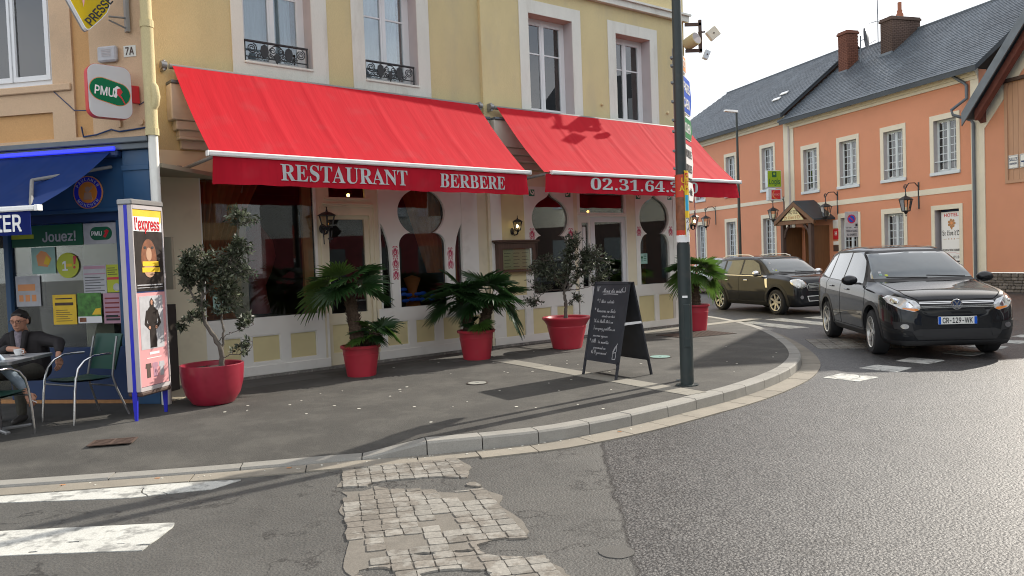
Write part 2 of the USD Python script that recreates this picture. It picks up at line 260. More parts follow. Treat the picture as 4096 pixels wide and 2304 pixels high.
class Frame:
    """a facade's frame: x along it, y into the wall, z up"""
    def __init__(s, x, y, ang): s.x, s.y, s.ang, s.rz = x, y, ang, 90.0 - ang
    def world(s, u, y=0.0, z=0.0):
        a = RAD(s.ang); return (s.x + u * math.sin(a) - y * math.cos(a), s.y + u * math.cos(a) + y * math.sin(a), z)
F1 = Frame(-2.764, 11.578, 49.5)
_w = F1.world(3.1, -0.06)
F2 = Frame(_w[0], _w[1], 52.5)
FT = Frame(-4.084, 9.122, 100.5)
FH = Frame(16.212, 26.871, 162.5)
GZ = 0.13
GLYPHS = json.loads(r'''{"serif":{"cap":68,"space":30,".":[27,[[7,3,7,9,9,12,16,13,19,11,20,5,18,0,11,-1]]],"0":[56,[[3,33,5,55,9,64,15,70,23,73,33,73,41,70,46,65,49,60,52,49,52,23,50,15,46,7,41,2,33,-1,23,-1,15,2,9,8,6,14,4,22,4,33],[20,22,20,15,22,9,26,6,32,7,34,9,36,16,37,48,35,61,31,66,24,65,22,63,20,57,20,50,19,49,19,23]]],"1":[56,[[4,56,4,59,15,63,26,72,38,72,38,7,40,5,51,5,51,0,10,0,10,5,20,5,23,8,23,60,21,60,13,52,7,52]]],"2":[56,[[3,0,3,10,28,36,29,40,31,41,34,53,33,63,29,67,24,67,18,62,17,50,10,50,4,56,5,65,10,70,19,73,33,73,40,71,48,63,49,59,48,49,41,38,15,12,39,11,44,15,45,21,51,21,51,0]]],"3":[56,[[3,8,3,15,8,19,11,19,12,13,16,8,23,6,31,8,34,11,36,17,36,24,32,31,25,34,14,34,14,40,25,40,31,44,33,49,32,64,28,67,22,67,18,63,17,60,17,51,12,51,8,52,4,56,5,66,10,70,19,73,32,73,43,69,48,63,49,53,46,46,36,38,36,37,45,34,51,26,51,14,49,9,43,3,31,-1,13,0,8,2]]],"4":[56,[[1,19,1,26,14,45,21,59,25,63,29,72,44,72,44,26,54,26,54,19,44,19,44,9,48,5,53,5,53,0,18,0,18,5,25,5,28,7,29,19],[24,53,9,26,29,26,29,58,27,58,26,54]]],"6":[56,[[5,45,10,60,18,69,28,73,39,73,47,70,51,64,51,60,47,55,44,54,39,54,37,65,34,67,29,67,24,63,20,54,19,42,21,41,27,44,37,44,45,41,49,37,52,30,52,15,49,8,43,2,35,-1,24,-1,15,3,9,10,5,21],[19,22,20,16,24,8,28,6,34,7,38,17,38,27,36,34,30,38,21,36,19,33]]],"A":[65,[[-1,0,-1,3,2,3,7,9,11,22,29,64,30,70,34,70,34,67,50,32,57,12,60,6,63,3,66,3,66,0,34,0,34,3,39,3,42,5,42,10,37,20,15,20,11,10,11,6,14,3,19,3,19,0],[25,46,17,24,35,24,35,28,27,46]]],"B":[66,[[2,0,2,3,9,4,11,9,11,61,8,65,2,66,2,68,41,68,50,66,55,63,59,56,58,46,54,41,46,37,46,36,56,33,62,25,62,14,59,8,56,5,43,0],[27,8,30,4,37,4,40,5,44,10,45,16,44,28,38,34,27,35],[29,65,27,62,27,38,34,38,39,40,42,45,42,59,36,65]]],"E":[66,[[2,0,2,2,8,3,11,7,11,60,9,64,3,65,2,68,59,68,59,48,57,48,54,58,49,62,41,64,30,64,28,63,27,60,27,37,33,37,39,40,41,43,43,52,45,52,45,18,43,18,42,25,38,31,33,33,27,33,27,8,31,4,40,4,49,6,58,14,61,22,64,22,60,0]]],"H":[78,[[2,0,2,3,9,4,11,8,11,61,7,65,2,65,2,68,36,68,36,65,31,65,27,61,28,37,51,37,51,61,47,65,42,65,42,68,76,68,75,65,69,64,67,60,67,7,69,4,75,3,76,0,42,0,42,3,49,4,51,8,50,33,27,33,27,8,29,4,36,3,36,0]]],"N":[74,[[3,0,3,3,8,3,11,7,11,57,5,65,3,65,3,68,24,68,29,60,33,57,33,55,37,52,37,50,54,31,54,29,57,27,58,62,54,65,49,65,49,68,71,68,71,65,65,64,63,60,63,-1,58,0,58,2,53,6,53,8,48,12,48,14,43,18,43,20,38,24,38,26,17,50,16,7,19,3,25,3,25,0]]],"O":[78,[[4,29,5,45,11,57,20,65,33,70,45,70,59,65,69,55,74,42,74,27,72,20,68,13,60,5,56,4,55,2,45,-1,28,0,18,5,9,15],[22,23,24,14,31,4,36,2,43,2,48,4,51,7,56,22,56,46,51,61,47,65,42,67,35,67,29,64,26,60,22,47]]],"R":[70,[[2,0,2,3,9,4,11,8,11,61,9,64,2,65,2,68,41,68,55,64,62,55,62,46,60,41,56,37,48,34,48,31,64,7,68,3,71,3,72,0,50,0,42,12,41,16,35,23,34,27,29,32,27,31,27,8,29,4,36,3,36,0],[28,63,27,60,27,35,39,36,42,38,45,44,44,59,40,63,37,64,30,64]]],"S":[58,[[6,24,10,23,12,14,18,6,25,3,32,3,39,6,41,10,40,20,34,25,27,27,15,34,9,41,7,52,11,63,19,69,33,70,45,67,48,70,51,70,51,48,48,48,43,60,39,64,33,67,25,67,21,65,18,60,18,54,23,48,43,39,51,32,53,27,53,14,51,9,45,3,35,-1,23,-1,16,2,10,2,9,-1,6,-1]]],"T":[63,[[2,48,2,68,61,68,61,48,58,48,57,56,51,63,44,65,39,65,39,9,42,4,49,3,49,0,14,0,14,3,21,4,23,8,23,65,17,65,12,63,7,58,5,49]]],"U":[73,[[2,66,2,69,36,69,36,66,31,66,27,63,27,16,32,6,36,4,45,4,51,6,56,11,58,17,58,63,54,66,49,66,49,69,71,69,70,66,65,65,63,62,63,21,61,12,54,3,44,-1,30,-1,22,1,14,8,11,17,11,61,9,65]]]},"fraktur":{"cap":66,"space":30,"'":[23,[[7,59,7,72,16,72,14,46,8,46,8,58]]],"L":[62,[[1,3,7,16,11,21,18,20,20,22,20,28,18,32,10,41,6,49,6,57,9,64,16,71,27,75,38,75,48,71,54,65,56,60,55,44,54,43,46,44,42,41,42,38,45,35,50,35,53,37,54,36,53,32,51,31,40,32,36,38,36,43,38,47,37,50,39,52,45,51,49,54,49,62,43,69,37,71,29,71,24,69,20,65,19,56,30,40,33,33,33,28,31,24,25,19,25,17,33,13,45,10,51,12,55,16,57,15,55,11,44,0,44,-2,33,-2,12,7,8,7,4,2]]],"O":[77,[[2,7,15,20,23,20,41,10,51,9,57,11,62,16,64,20,66,33,63,43,55,49,30,54,24,62,20,60,20,54,31,38,31,31,26,25,21,23,9,24,9,28,16,27,18,29,18,31,8,46,7,49,8,58,17,65,24,68,26,75,29,75,31,71,36,69,43,69,56,66,66,60,70,54,72,47,72,30,68,18,58,6,43,-2,31,-2,13,8,8,7,5,4]]],"d":[48,[[3,59,4,67,7,70,15,73,21,73,21,70,17,70,14,67,15,62,35,50,43,42,45,38,44,23,38,12,26,0,26,-2,21,-2,13,3,4,5,4,9,6,12,6,40,16,45,17,47,10,51],[18,13,28,7,33,14,35,24,35,30,33,36,22,44,20,44,18,41]]],"e":[42,[[6,37,8,40,26,52,29,51,38,37,37,33,35,33,33,30,31,30,20,20,18,20,18,16,24,11,33,12,35,15,38,14,38,12,23,-2,21,-1,21,1,16,2,10,6,6,13],[18,25,22,26,28,31,23,41,21,42,18,41]]],"i":[32,[[2,38,13,48,15,52,18,50,17,47,25,42,25,39,23,39,22,35,22,12,23,10,26,10,28,13,30,13,31,11,20,0,20,-2,17,-1,16,2,11,5,10,8,11,37,10,39,7,39,6,37],[11,61,15,73,18,75,22,75,24,73,24,68,19,63,19,61,14,56,11,56]]],"n":[53,[[2,39,4,43,11,49,11,51,13,51,14,48,18,46,21,40,32,51,36,52,41,46,46,45,46,42,43,39,43,12,46,10,50,13,51,10,40,-2,38,-1,38,1,32,4,31,6,31,37,30,40,27,40,20,33,20,10,23,8,23,4,19,3,16,-2,12,-2,9,3,5,4,5,7,8,10,8,38,7,39,5,38]]],"o":[46,[[4,5,4,8,7,12,6,41,9,41,28,50,34,51,34,45,42,34,44,27,43,21,40,15,25,-2,21,-2,18,1],[18,13,22,9,28,8,32,15,31,29,22,43,18,40]]],"r":[37,[[2,39,12,51,19,44,20,40,24,43,27,51,30,51,32,46,36,43,36,40,32,36,31,32,28,32,27,37,25,38,20,33,20,13,26,10,32,13,33,10,20,-2,17,-1,16,3,6,6,6,10,8,12,8,37,7,39,3,38]]]},"script":{"cap":66,"space":30,"*":[55,[[4,54,5,63,24,58,22,77,32,77,30,58,49,63,51,56,51,54,47,53,34,52,44,37,37,32,35,32,27,48,20,32,12,35,11,38,21,52]]],"1":[57,[[9,56,26,71,36,72,36,0,27,0,27,61,14,51]]],"3":[57,[[4,3,5,11,15,7,28,6,36,8,42,17,42,25,39,30,32,33,15,34,15,41,28,41,38,46,40,51,39,61,34,65,25,66,9,60,5,66,21,73,34,73,42,70,49,61,49,50,43,41,36,38,46,34,51,27,49,9,43,3,31,-1,16,-1]]],"4":[57,[[2,17,3,26,35,72,45,72,45,24,55,24,55,17,45,17,45,0,36,0,36,17],[12,25,36,24,37,60,35,60]]],"9":[57,[[5,54,10,66,19,72,32,73,45,66,51,54,52,32,49,18,39,4,26,-1,10,0,10,7,28,7,37,13,41,20,43,34,32,27,14,29,6,39],[14,56,15,40,23,34,37,36,43,44,41,58,37,63,30,66,20,64]]],"B":[86,[[6,7,6,16,12,21,19,21,22,18,22,12,14,10,13,5,20,2,31,5,39,15,55,44,65,54,73,59,57,61,44,58,32,52,22,42,21,33,24,30,36,33,47,45,48,52,51,50,50,41,41,29,25,26,20,29,18,40,22,47,32,55,56,63,88,61,85,57,92,51,92,42,88,37,77,32,84,22,84,15,75,3,66,-1,58,-1,54,2,53,8,58,15,64,17,56,7,60,2,70,13,72,28,65,29,64,32,72,32,78,37,81,44,81,53,78,56,68,47,56,18,46,7,29,0,13,1]]],"C":[70,[[13,36,17,49,27,58,37,62,51,63,52,60,38,58,26,49,20,38,20,31,23,27,27,27,32,36,57,58,69,63,76,63,82,59,82,52,73,40,58,30,41,25,38,20,36,13,37,5,40,2,49,2,64,11,65,19,61,23,52,21,49,17,48,9,45,9,44,17,47,22,55,26,62,26,67,23,68,13,66,9,53,0,39,-1,31,2,24,11,25,24,19,25,15,29],[65,56,44,28,49,29,62,37,73,49,76,59,71,60]]],"M":[81,[[-4,6,-2,15,3,19,9,19,12,16,12,12,3,8,2,4,5,2,12,3,44,49,57,62,62,62,60,52,46,23,45,18,47,18,66,48,79,61,86,61,63,3,75,9,94,27,98,26,71,2,59,-1,54,3,53,7,56,21,68,44,54,26,43,3,39,-1,35,-1,32,2,31,13,43,42,14,1,3,-1],[69,47,71,45,71,47]]],"R":[87,[[8,7,9,16,15,20,21,20,25,17,25,12,22,9,16,9,15,5,21,2,32,4,42,15,58,45,74,59,53,59,29,49,21,39,21,31,25,28,33,29,39,34,45,44,47,54,50,53,51,43,44,29,34,24,25,24,18,29,17,36,23,47,32,54,45,60,60,63,91,62,88,58,95,54,97,45,92,37,77,31,79,19,75,4,98,26,104,26,77,0,66,0,62,5,62,10,71,25,71,29,66,29,66,32,77,33,85,43,85,53,81,57,72,50,59,19,48,6,36,0,20,-1,12,2]]],"T":[62,[[6,7,7,16,10,19,19,20,22,18,23,12,20,9,13,8,15,3,27,2,35,5,42,13,53,39,68,53,54,58,38,55,26,44,24,33,27,30,31,30,38,34,43,42,45,55,49,50,49,39,42,29,36,26,25,27,21,32,21,40,26,49,37,58,51,63,63,63,78,59,87,61,86,57,79,52,69,53,69,49,65,44,61,22,56,13,46,4,32,-1,18,-1,10,2]]],"a":[53,[[2,7,6,19,18,29,31,31,35,28,37,31,48,31,36,7,38,4,48,10,41,2,29,-1,24,4,19,0,9,-1,4,2],[13,3,16,1,24,7,33,23,31,28,27,28,19,20,13,9]]],"b":[48,[[5,18,14,27,31,56,33,58,45,59,19,15,15,3,20,2,28,7,27,20,34,31,42,29,42,21,36,10,42,14,44,14,44,11,37,7,31,7,24,1,10,-1,6,3,6,11,9,18],[30,14,33,11,36,15,37,24,31,21]]],"c":[39,[[3,6,5,18,16,28,23,31,31,31,36,28,35,20,30,19,28,21,30,27,28,28,16,12,14,6,16,2,24,4,31,11,33,10,24,1,10,-1]]],"d":[60,[[2,8,5,18,13,26,25,31,31,31,37,27,52,57,65,59,36,7,38,3,48,11,49,8,44,3,37,-1,31,-1,27,1,25,5,19,0,9,-1,3,4],[14,9,13,2,20,3,32,18,33,28,27,27]]],"e":[41,[[2,6,3,16,14,27,23,31,31,31,35,28,36,22,31,16,14,10,13,8,14,2,20,2,34,11,35,8,29,3,19,-1,11,-1],[21,24,18,13,27,19,29,24,28,28]]],"g":[53,[[-9,-25,-9,-19,-4,-12,20,-1,19,1,8,-1,2,5,2,13,10,24,24,31,30,31,34,28,39,31,48,31,35,5,38,5,43,10,46,10,46,8,31,0,23,-15,13,-26,5,-30,-3,-30],[12,2,15,1,23,7,32,23,31,28,28,28,18,17,12,7],[-2,-25,3,-27,8,-22,16,-6,7,-9,-1,-16,-3,-21]]],"h":[57,[[2,-1,11,15,11,18,7,17,7,19,18,30,32,56,45,58,27,23,38,30,46,29,48,18,38,3,47,10,51,8,39,-1,30,1,29,12,39,23,40,26,38,27,27,18,15,-1]]],"i":[34,[[22,39,23,44,26,46,31,46,34,42,30,36,25,36],[5,3,5,8,10,17,9,18,6,17,6,20,15,30,30,30,16,3,20,4,26,11,28,11,28,8,16,-1,9,-1]]],"l":[42,[[6,3,6,10,9,16,6,20,16,29,31,56,33,58,45,59,16,4,21,4,28,11,30,8,18,-1,11,-1]]],"m":[80,[[0,0,15,23,9,18,6,18,6,20,19,31,25,30,27,22,39,31,44,31,47,28,48,22,61,31,68,30,71,26,70,17,61,4,64,4,71,11,74,11,74,9,62,0,57,0,53,3,52,12,62,28,54,23,38,0,23,1,37,20,38,27,28,19,15,0]]],"n":[58,[[0,-1,15,22,9,17,6,17,6,19,15,28,24,30,27,21,39,30,48,28,49,18,39,3,49,10,52,8,42,0,34,-1,30,3,30,12,41,25,40,27,25,14,15,-1]]],"o":[45,[[3,5,5,18,16,28,32,31,38,26,38,17,33,10,39,12,40,9,36,6,26,4,18,-1,10,-1],[15,3,20,3,21,8,28,12,32,20,32,28,27,27,20,19,14,7]]],"p":[54,[[-14,-29,9,15,6,20,14,27,28,53,40,55,28,29,39,31,44,25,43,17,35,7,34,2,45,10,48,10,48,8,36,-1,30,-1,25,3,25,12,36,25,36,28,33,28,20,15,-1,-26]]],"q":[52,[[2,6,5,18,14,27,23,31,30,31,33,28,35,31,47,31,33,3,38,5,43,11,45,8,35,1,35,-15,27,-27,13,-30,8,-26,8,-16,17,0,9,-1],[19,-26,24,-26,31,-17,32,0,29,-1,19,-19],[22,22,12,2,15,2,23,9,30,21,30,27]]],"r":[41,[[6,18,12,24,13,31,17,33,17,29,29,27,32,24,22,3,29,6,33,11,35,8,26,0,16,-1,11,2,10,10,20,24,15,24,8,17]]],"s":[35,[[1,3,2,10,9,9,8,2,13,5,16,13,16,23,8,17,6,19,19,33,22,33,21,26,26,18,26,11,29,12,30,9,15,-1,6,-1]]],"t":[44,[[6,3,6,10,9,16,6,20,18,32,31,56,44,57,38,45,44,44,44,42,34,40,16,8,16,3,22,5,27,11,30,9,23,2,16,-1,10,-1]]],"u":[59,[[6,3,6,11,10,18,6,18,6,21,16,31,31,31,18,9,19,5,29,13,40,31,54,31,40,4,46,6,51,12,53,9,44,1,34,0,29,4,28,8,17,0,10,0]]],"v":[47,[[6,4,6,11,12,20,11,21,7,19,6,21,13,28,18,31,24,29,23,18,15,5,16,2,20,2,29,7,27,20,32,29,35,31,42,29,43,23,38,12,44,14,45,12,42,9,32,7,21,-1,12,-1],[30,14,33,11,37,15,39,21,38,24,31,20]]],"y":[58,[[-4,-26,-3,-17,4,-10,26,1,25,3,19,-1,13,-1,9,2,8,9,15,21,13,22,6,17,5,19,10,24,18,30,25,30,27,28,27,19,18,5,18,2,20,2,33,16,41,30,54,30,42,7,49,11,51,8,36,-1,28,-16,18,-27,9,-31,2,-31],[1,-21,4,-28,10,-26,22,-5,7,-13]]],"z":[44,[[-7,-25,-5,-17,4,-8,22,1,22,7,15,3,7,4,7,8,21,10,23,14,16,16,14,22,9,18,6,20,17,30,24,31,26,23,22,18,27,18,34,30,40,31,40,26,24,11,29,5,36,12,38,11,30,2,31,-5,26,-15,14,-26,5,-30,-3,-30],[-2,-26,4,-26,10,-20,20,-3,9,-8,-2,-18]]],"é":[80,[[5,29,7,56,12,65,24,74,41,74,43,77,46,75,45,71,48,67,47,65,41,67,41,62,48,50,46,43,57,46,62,51,61,56,51,64,52,69,59,76,62,75,61,70,69,62,75,62,75,59,63,46,74,33,74,16,66,5,58,0,37,-2,24,2,11,14],[20,33,27,13,34,5,40,2,48,2,58,8,61,24,54,36,43,37,33,31],[20,39,26,35,31,35,35,38,35,44,28,55,28,59,36,70,30,70,25,66,20,54]]]}}''')
# ------------------------------------------------------------------ materials
pm('stucco_yellow', (0.59, 0.50, 0.275), 0.9, var=0.06, scale=1.2, fine=0.06, bump=0.003, bscale=90, dirt=((0.43, 0.38, 0.27), 0.45, 1.4, 0.50, 0.74), stretch=(1.6, 1.6, .55))
pm('stucco_surround', (0.66, 0.665, 0.61), 0.9, var=0.04, scale=2.0, fine=0.04, bump=0.002, bscale=90, dirt=((0.42, 0.40, 0.34), 0.5, 1.8, 0.52, 0.74), stretch=(2.2, 2.2, .5))
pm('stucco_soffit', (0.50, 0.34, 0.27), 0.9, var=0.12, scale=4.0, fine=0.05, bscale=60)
pm('stucco_peach', (0.60, 0.42, 0.27), 0.9, var=0.05, scale=1.4, fine=0.05, bump=0.003, bscale=80, dirt=((0.36, 0.27, 0.20), 0.5, 1.6, 0.52, 0.74))
pm('stucco_orange_tan', (0.58, 0.33, 0.14), 0.9, var=0.06, scale=1.5, fine=0.05, bump=0.003, bscale=80)
pm('wood_white', (0.80, 0.795, 0.74), 0.5, var=0.04, scale=2.5, bump=0.001, bscale=25, dirt=((0.45, 0.43, 0.36), 0.4, 2.2, 0.58, 0.78), rvar=.1)
pm('wood_cream', (0.74, 0.68, 0.50), 0.55, var=0.05, scale=2.2, bump=0.001, bscale=25, dirt=((0.38, 0.34, 0.25), 0.4, 2.0, 0.55, 0.78))
pm('panel_yellow', (0.68, 0.60, 0.33), 0.6, var=0.05, scale=3, dirt=((0.40, 0.36, 0.22), 0.4, 3.0, 0.55, 0.75))
pm('shutter_box', (0.55, 0.52, 0.44), 0.6, var=0.06, scale=1.5, dirt=((0.28, 0.26, 0.21), 0.6, 2.0, 0.5, 0.75))
pm('plinth_stone', (0.20, 0.19, 0.17), 0.9, var=0.25, scale=9, fine=0.15, bump=0.004, bscale=40, dirt=((0.42, 0.40, 0.36), 0.6, 7.0, 0.52, 0.62))
pm('pvc_white', (0.74, 0.75, 0.76), 0.35, var=0.02)
pm('curtain_net', (0.72, 0.73, 0.76), 0.9, var=0.08, scale=3, stretch=(9, 9, .5))
pm('curtain_orange', (0.36, 0.115, 0.03), 0.85, var=0.2, scale=3)
pm('curtain_brown', (0.16, 0.075, 0.06), 0.85, var=0.15, scale=3)
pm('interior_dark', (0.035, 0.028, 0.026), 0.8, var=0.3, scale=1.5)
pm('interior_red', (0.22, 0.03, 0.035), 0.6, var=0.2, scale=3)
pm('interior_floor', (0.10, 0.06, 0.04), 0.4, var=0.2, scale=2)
pm('interior_beige', (0.42, 0.37, 0.27), 0.8, var=0.12, scale=1.5)
pm('plate_blue', (0.02, 0.10, 0.55), 0.3, var=0.1)
pm('wood_honey', (0.42, 0.20, 0.07), 0.5, var=0.15, scale=4, stretch=(8, 8, .6))
pm('wood_dark', (0.085, 0.045, 0.03), 0.5, var=0.25, scale=5, stretch=(8, 8, .6), bump=.001, bscale=30)
pm('iron_black', (0.018, 0.019, 0.021), 0.45, var=0.2, scale=12, spec=.5)
pm('steel_grey', (0.30, 0.30, 0.30), 0.4, metal=0.8, var=0.08)
pm('chrome', (0.80, 0.80, 0.80), 0.12, metal=1.0, var=0.02)
pm('alu_white', (0.80, 0.80, 0.79), 0.25, var=0.03, spec=.6)
pm('grey_paint', (0.22, 0.22, 0.215), 0.5, var=0.08)
pm('bulb_warm', (1.0, 0.55, 0.15), 0.4, emit=((1.0, 0.48, 0.10), 14.0))
pm('bulb_lantern', (1.0, 0.85, 0.6), 0.4, emit=((1.0, 0.78, 0.45), 9.0))
pm('letter_silver', (0.47, 0.50, 0.50), 0.55, var=0.06, scale=5)
pm('white', (0.78, 0.78, 0.77), 0.4, var=0.02)
pm('white_gloss', (0.80, 0.80, 0.80), 0.22, var=0.02, coat=.3)
pm('black_text', (0.02, 0.02, 0.022), 0.6)
pm('red_paint', (0.55, 0.02, 0.03), 0.35, var=0.04)
pm('red_motif', (0.50, 0.06, 0.12), 0.55, var=0.1)
pm('green_motif', (0.03, 0.22, 0.13), 0.55, var=0.1)
pm('green_sign', (0.0, 0.21, 0.075), 0.35, var=0.04)
pm('green_dark', (0.006, 0.10, 0.045), 0.45, var=0.06)
pm('yellow_sign', (0.80, 0.62, 0.0), 0.3, var=0.03)
pm('orange_line', (0.75, 0.30, 0.10), 0.4)
pm('blue_shop', (0.022, 0.075, 0.165), 0.45, var=0.12, scale=2, bump=.001, bscale=40, dirt=((0.05, 0.08, 0.12), .4, 3, .5, .7))
pm('blue_deep', (0.012, 0.035, 0.11), 0.5, var=0.12, scale=3)
pm('blue_neon', (0.04, 0.05, 0.75), 0.35, var=0.03, emit=((0.03, 0.05, 1.0), 0.55))
pm('blue_post', (0.02, 0.025, 0.48), 0.4, var=0.05)
pm('blue_sign', (0.0, 0.085, 0.55), 0.35, var=0.04)
pm('orange_sign', (0.75, 0.25, 0.02), 0.4, var=0.05)
pm('lime_sign', (0.26, 0.42, 0.015), 0.4, var=0.05)
pm('pot_red', (0.40, 0.028, 0.045), 0.42, var=0.1, scale=3, rvar=.08, dirt=((0.22, 0.09, 0.08), 0.4, 4, .56, .75), spec=.45)
pm('pot_bowl_red', (0.27, 0.016, 0.035), 0.33, var=0.1, scale=3, rvar=.08, coat=.25, coatr=.2)
pm('soil', (0.045, 0.032, 0.024), 0.95, var=0.4, scale=30, bump=.01, bscale=50)
pm('bark_olive', (0.115, 0.10, 0.083), 0.9, var=0.25, scale=14, bump=.006, bscale=60)
pm('bark_palm', (0.085, 0.055, 0.036), 0.95, var=0.35, scale=25, bump=.012, bscale=45)
pm('board_slate', (0.022, 0.024, 0.03), 0.55, var=0.3, scale=2.0, dirt=((0.07, 0.07, 0.08), .4, 3, .5, .75))
pm('chalk', (0.42, 0.42, 0.43), 0.9, var=0.25, scale=30)
pm('post_green', (0.021, 0.030, 0.030), 0.42, var=0.15, scale=4, rvar=.08, dirt=((0.06, 0.055, 0.05), .5, 6, .55, .75))
pm('post_grey', (0.20, 0.215, 0.22), 0.45, metal=.3, var=0.1)
pm('poster_red', (0.55, 0.05, 0.02), 0.5, var=.15, scale=8)
pm('poster_yellow', (0.80, 0.52, 0.02), 0.5, var=.1, scale=8)
pm('poster_cyan', (0.02, 0.38, 0.62), 0.5, var=.1, scale=8)
pm('poster_brown', (0.20, 0.07, 0.03), 0.5, var=.4, scale=16)
pm('poster_pink', (0.68, 0.33, 0.34), 0.35, var=.04)
pm('poster_mauve', (0.45, 0.25, 0.32), 0.45, var=.08, scale=8)
pm('poster_mint', (0.32, 0.52, 0.45), 0.45, var=.08, scale=8)
pm('poster_lime', (0.45, 0.50, 0.02), 0.4, var=.06)
pm('poster_green', (0.06, 0.20, 0.03), 0.45, var=.6, scale=14)
pm('poster_grey', (0.45, 0.45, 0.47), 0.45, var=.12, scale=10)
pm('poster_black', (0.03, 0.024, 0.022), 0.35, var=.4, scale=12)
pm('stucco_salmon', (0.62, 0.275, 0.165), 0.92, var=0.035, scale=0.7, fine=0.05, bump=0.003, bscale=70, dirt=((0.44, 0.22, 0.13), .35, .6, .52, .78))
pm('stucco_salmon_gable', (0.58, 0.265, 0.16), 0.92, var=0.04, scale=0.7, fine=0.05, bscale=70)
pm('hotel_cream', (0.70, 0.65, 0.53), 0.9, var=0.05, scale=1.5, fine=.04)
pm('hotel_frame', (0.60, 0.66, 0.70), 0.5, var=0.04)
pm('hotel_reveal', (0.46, 0.42, 0.42), 0.8, var=0.05)
pm('board_brown', (0.46, 0.27, 0.17), 0.8, var=0.08, scale=3, stretch=(6, 6, .5))
pm('timber_dark', (0.075, 0.045, 0.035), 0.7, var=0.25, scale=4, stretch=(5, 5, .7))
pm('timber_red', (0.14, 0.045, 0.035), 0.7, var=0.2, scale=4)
pm('porch_wood', (0.16, 0.075, 0.03), 0.6, var=0.2, scale=4, stretch=(6, 6, .7))
pm('zinc', (0.13, 0.15, 0.17), 0.5, metal=.4, var=0.15)
pm('stone_rubble', (0.15, 0.13, 0.115), 0.95, var=0.25, scale=5, fine=.15, bump=.008, bscale=30, rnd=.25)
pm('mortar', (0.16, 0.145, 0.125), 0.95, var=.15, scale=8)
pm('brick_red', (0.24, 0.095, 0.065), 0.92, var=0.15, scale=9, rnd=.3)
pm('brick_brown', (0.13, 0.09, 0.075), 0.92, var=0.15, scale=9, rnd=.3)
pm('terracotta', (0.30, 0.11, 0.06), 0.85, var=.12)
pm('tyre', (0.018, 0.018, 0.019), 0.85, var=0.2, scale=20)
pm('alloy', (0.56, 0.55, 0.52), 0.28, metal=.85, var=0.06)
pm('alloy_dark', (0.05, 0.05, 0.05), 0.5, metal=.5)
pm('paint_black', (0.0045, 0.005, 0.006), 0.5, spec=.06, coat=1.0, coatr=.02, var=.1)
pm('paint_mini', (0.007, 0.0075, 0.009), 0.5, spec=.08, coat=0.7, coatr=.02, var=.1)
pm('paint_silver', (0.36, 0.39, 0.42), 0.35, metal=.5, coat=.8, var=.03)
pm('trim_black', (0.016, 0.016, 0.017), 0.55, var=.15)
pm('car_void', (0.006, 0.006, 0.006), 0.9)
pm('car_glass', (0.03, 0.042, 0.047), 0.05, spec=.7, coat=1.0, coatr=.01, var=.3, scale=2.0)
pm('lamp_lens', (0.55, 0.56, 0.56), 0.1, metal=.35, coat=1.0, var=.25, scale=18)
pm('lamp_inner', (0.75, 0.76, 0.78), 0.1, metal=1.0, var=.1, scale=30)
pm('lamp_amber', (0.75, 0.24, 0.04), 0.2, coat=1.0, var=.1)
pm('lamp_red', (0.35, 0.01, 0.015), 0.18, coat=1.0, var=.1)
pm('plate_white', (0.72, 0.72, 0.68), 0.4, var=.02)
pm('skin', (0.46, 0.23, 0.15), 0.55, var=.08, scale=30)
pm('hair_dark', (0.016, 0.012, 0.010), 0.5, var=.3, scale=80)
pm('jacket_black', (0.017, 0.014, 0.015), 0.8, var=.25, scale=20)
pm('scarf_grey', (0.22, 0.19, 0.22), 0.85, var=.4, scale=40)
pm('jeans', (0.05, 0.085, 0.16), 0.85, var=.2, scale=30)
pm('sleeve_blue', (0.27, 0.33, 0.39), 0.85, var=.15, scale=12)
pm('trousers_khaki', (0.07, 0.065, 0.05), 0.85, var=.2, scale=30)
pm('shoe', (0.05, 0.045, 0.04), 0.6)
pm('plastic_green', (0.008, 0.05, 0.035), 0.45, var=.1)
pm('table_top', (0.42, 0.43, 0.44), 0.3, var=.05)
pm('porcelain', (0.76, 0.76, 0.75), 0.15, coat=.5)
pm('kerb_stone', (0.26, 0.25, 0.225), 0.8, var=0.08, scale=6, fine=0.14, bump=0.002, bscale=160, rnd=.09, dirt=((0.17, 0.16, 0.145), .5, 5, .54, .75))
pm('gutter_stone', (0.24, 0.215, 0.175), 0.85, var=0.08, scale=6, fine=0.12, bump=0.002, bscale=160, rnd=.10, dirt=((0.16, 0.145, 0.12), .55, 4, .5, .72))
pm('slab_stone', (0.24, 0.225, 0.19), 0.85, var=0.08, scale=5, fine=0.10, bscale=150, rnd=.08, dirt=((0.18, 0.17, 0.15), .4, 5, .52, .75))
pm('pave_patch', (0.090, 0.086, 0.079), 0.9, var=0.10, scale=3, fine=0.2, bump=.002, bscale=170)
pm('cast_iron', (0.05, 0.038, 0.03), 0.7, var=.3, scale=25, bump=.002, bscale=60)
pm('cover_steel', (0.30, 0.30, 0.27), 0.6, var=.15, scale=20)
pm('cover_green', (0.22, 0.36, 0.32), 0.55, var=.1, scale=20)
pm('rust_grate', (0.075, 0.045, 0.032), 0.85, var=.3, scale=25)
pm('road_paint', (0.50, 0.50, 0.465), 0.8, var=.08, scale=4, fine=.14, bscale=120, dirt=((0.20, 0.20, 0.19), .85, 7, .50, .62))
pm('litter', (0.62, 0.60, 0.52), 0.8, var=.1)
pm('litter_orange', (0.42, 0.20, 0.09), 0.8, var=.2)

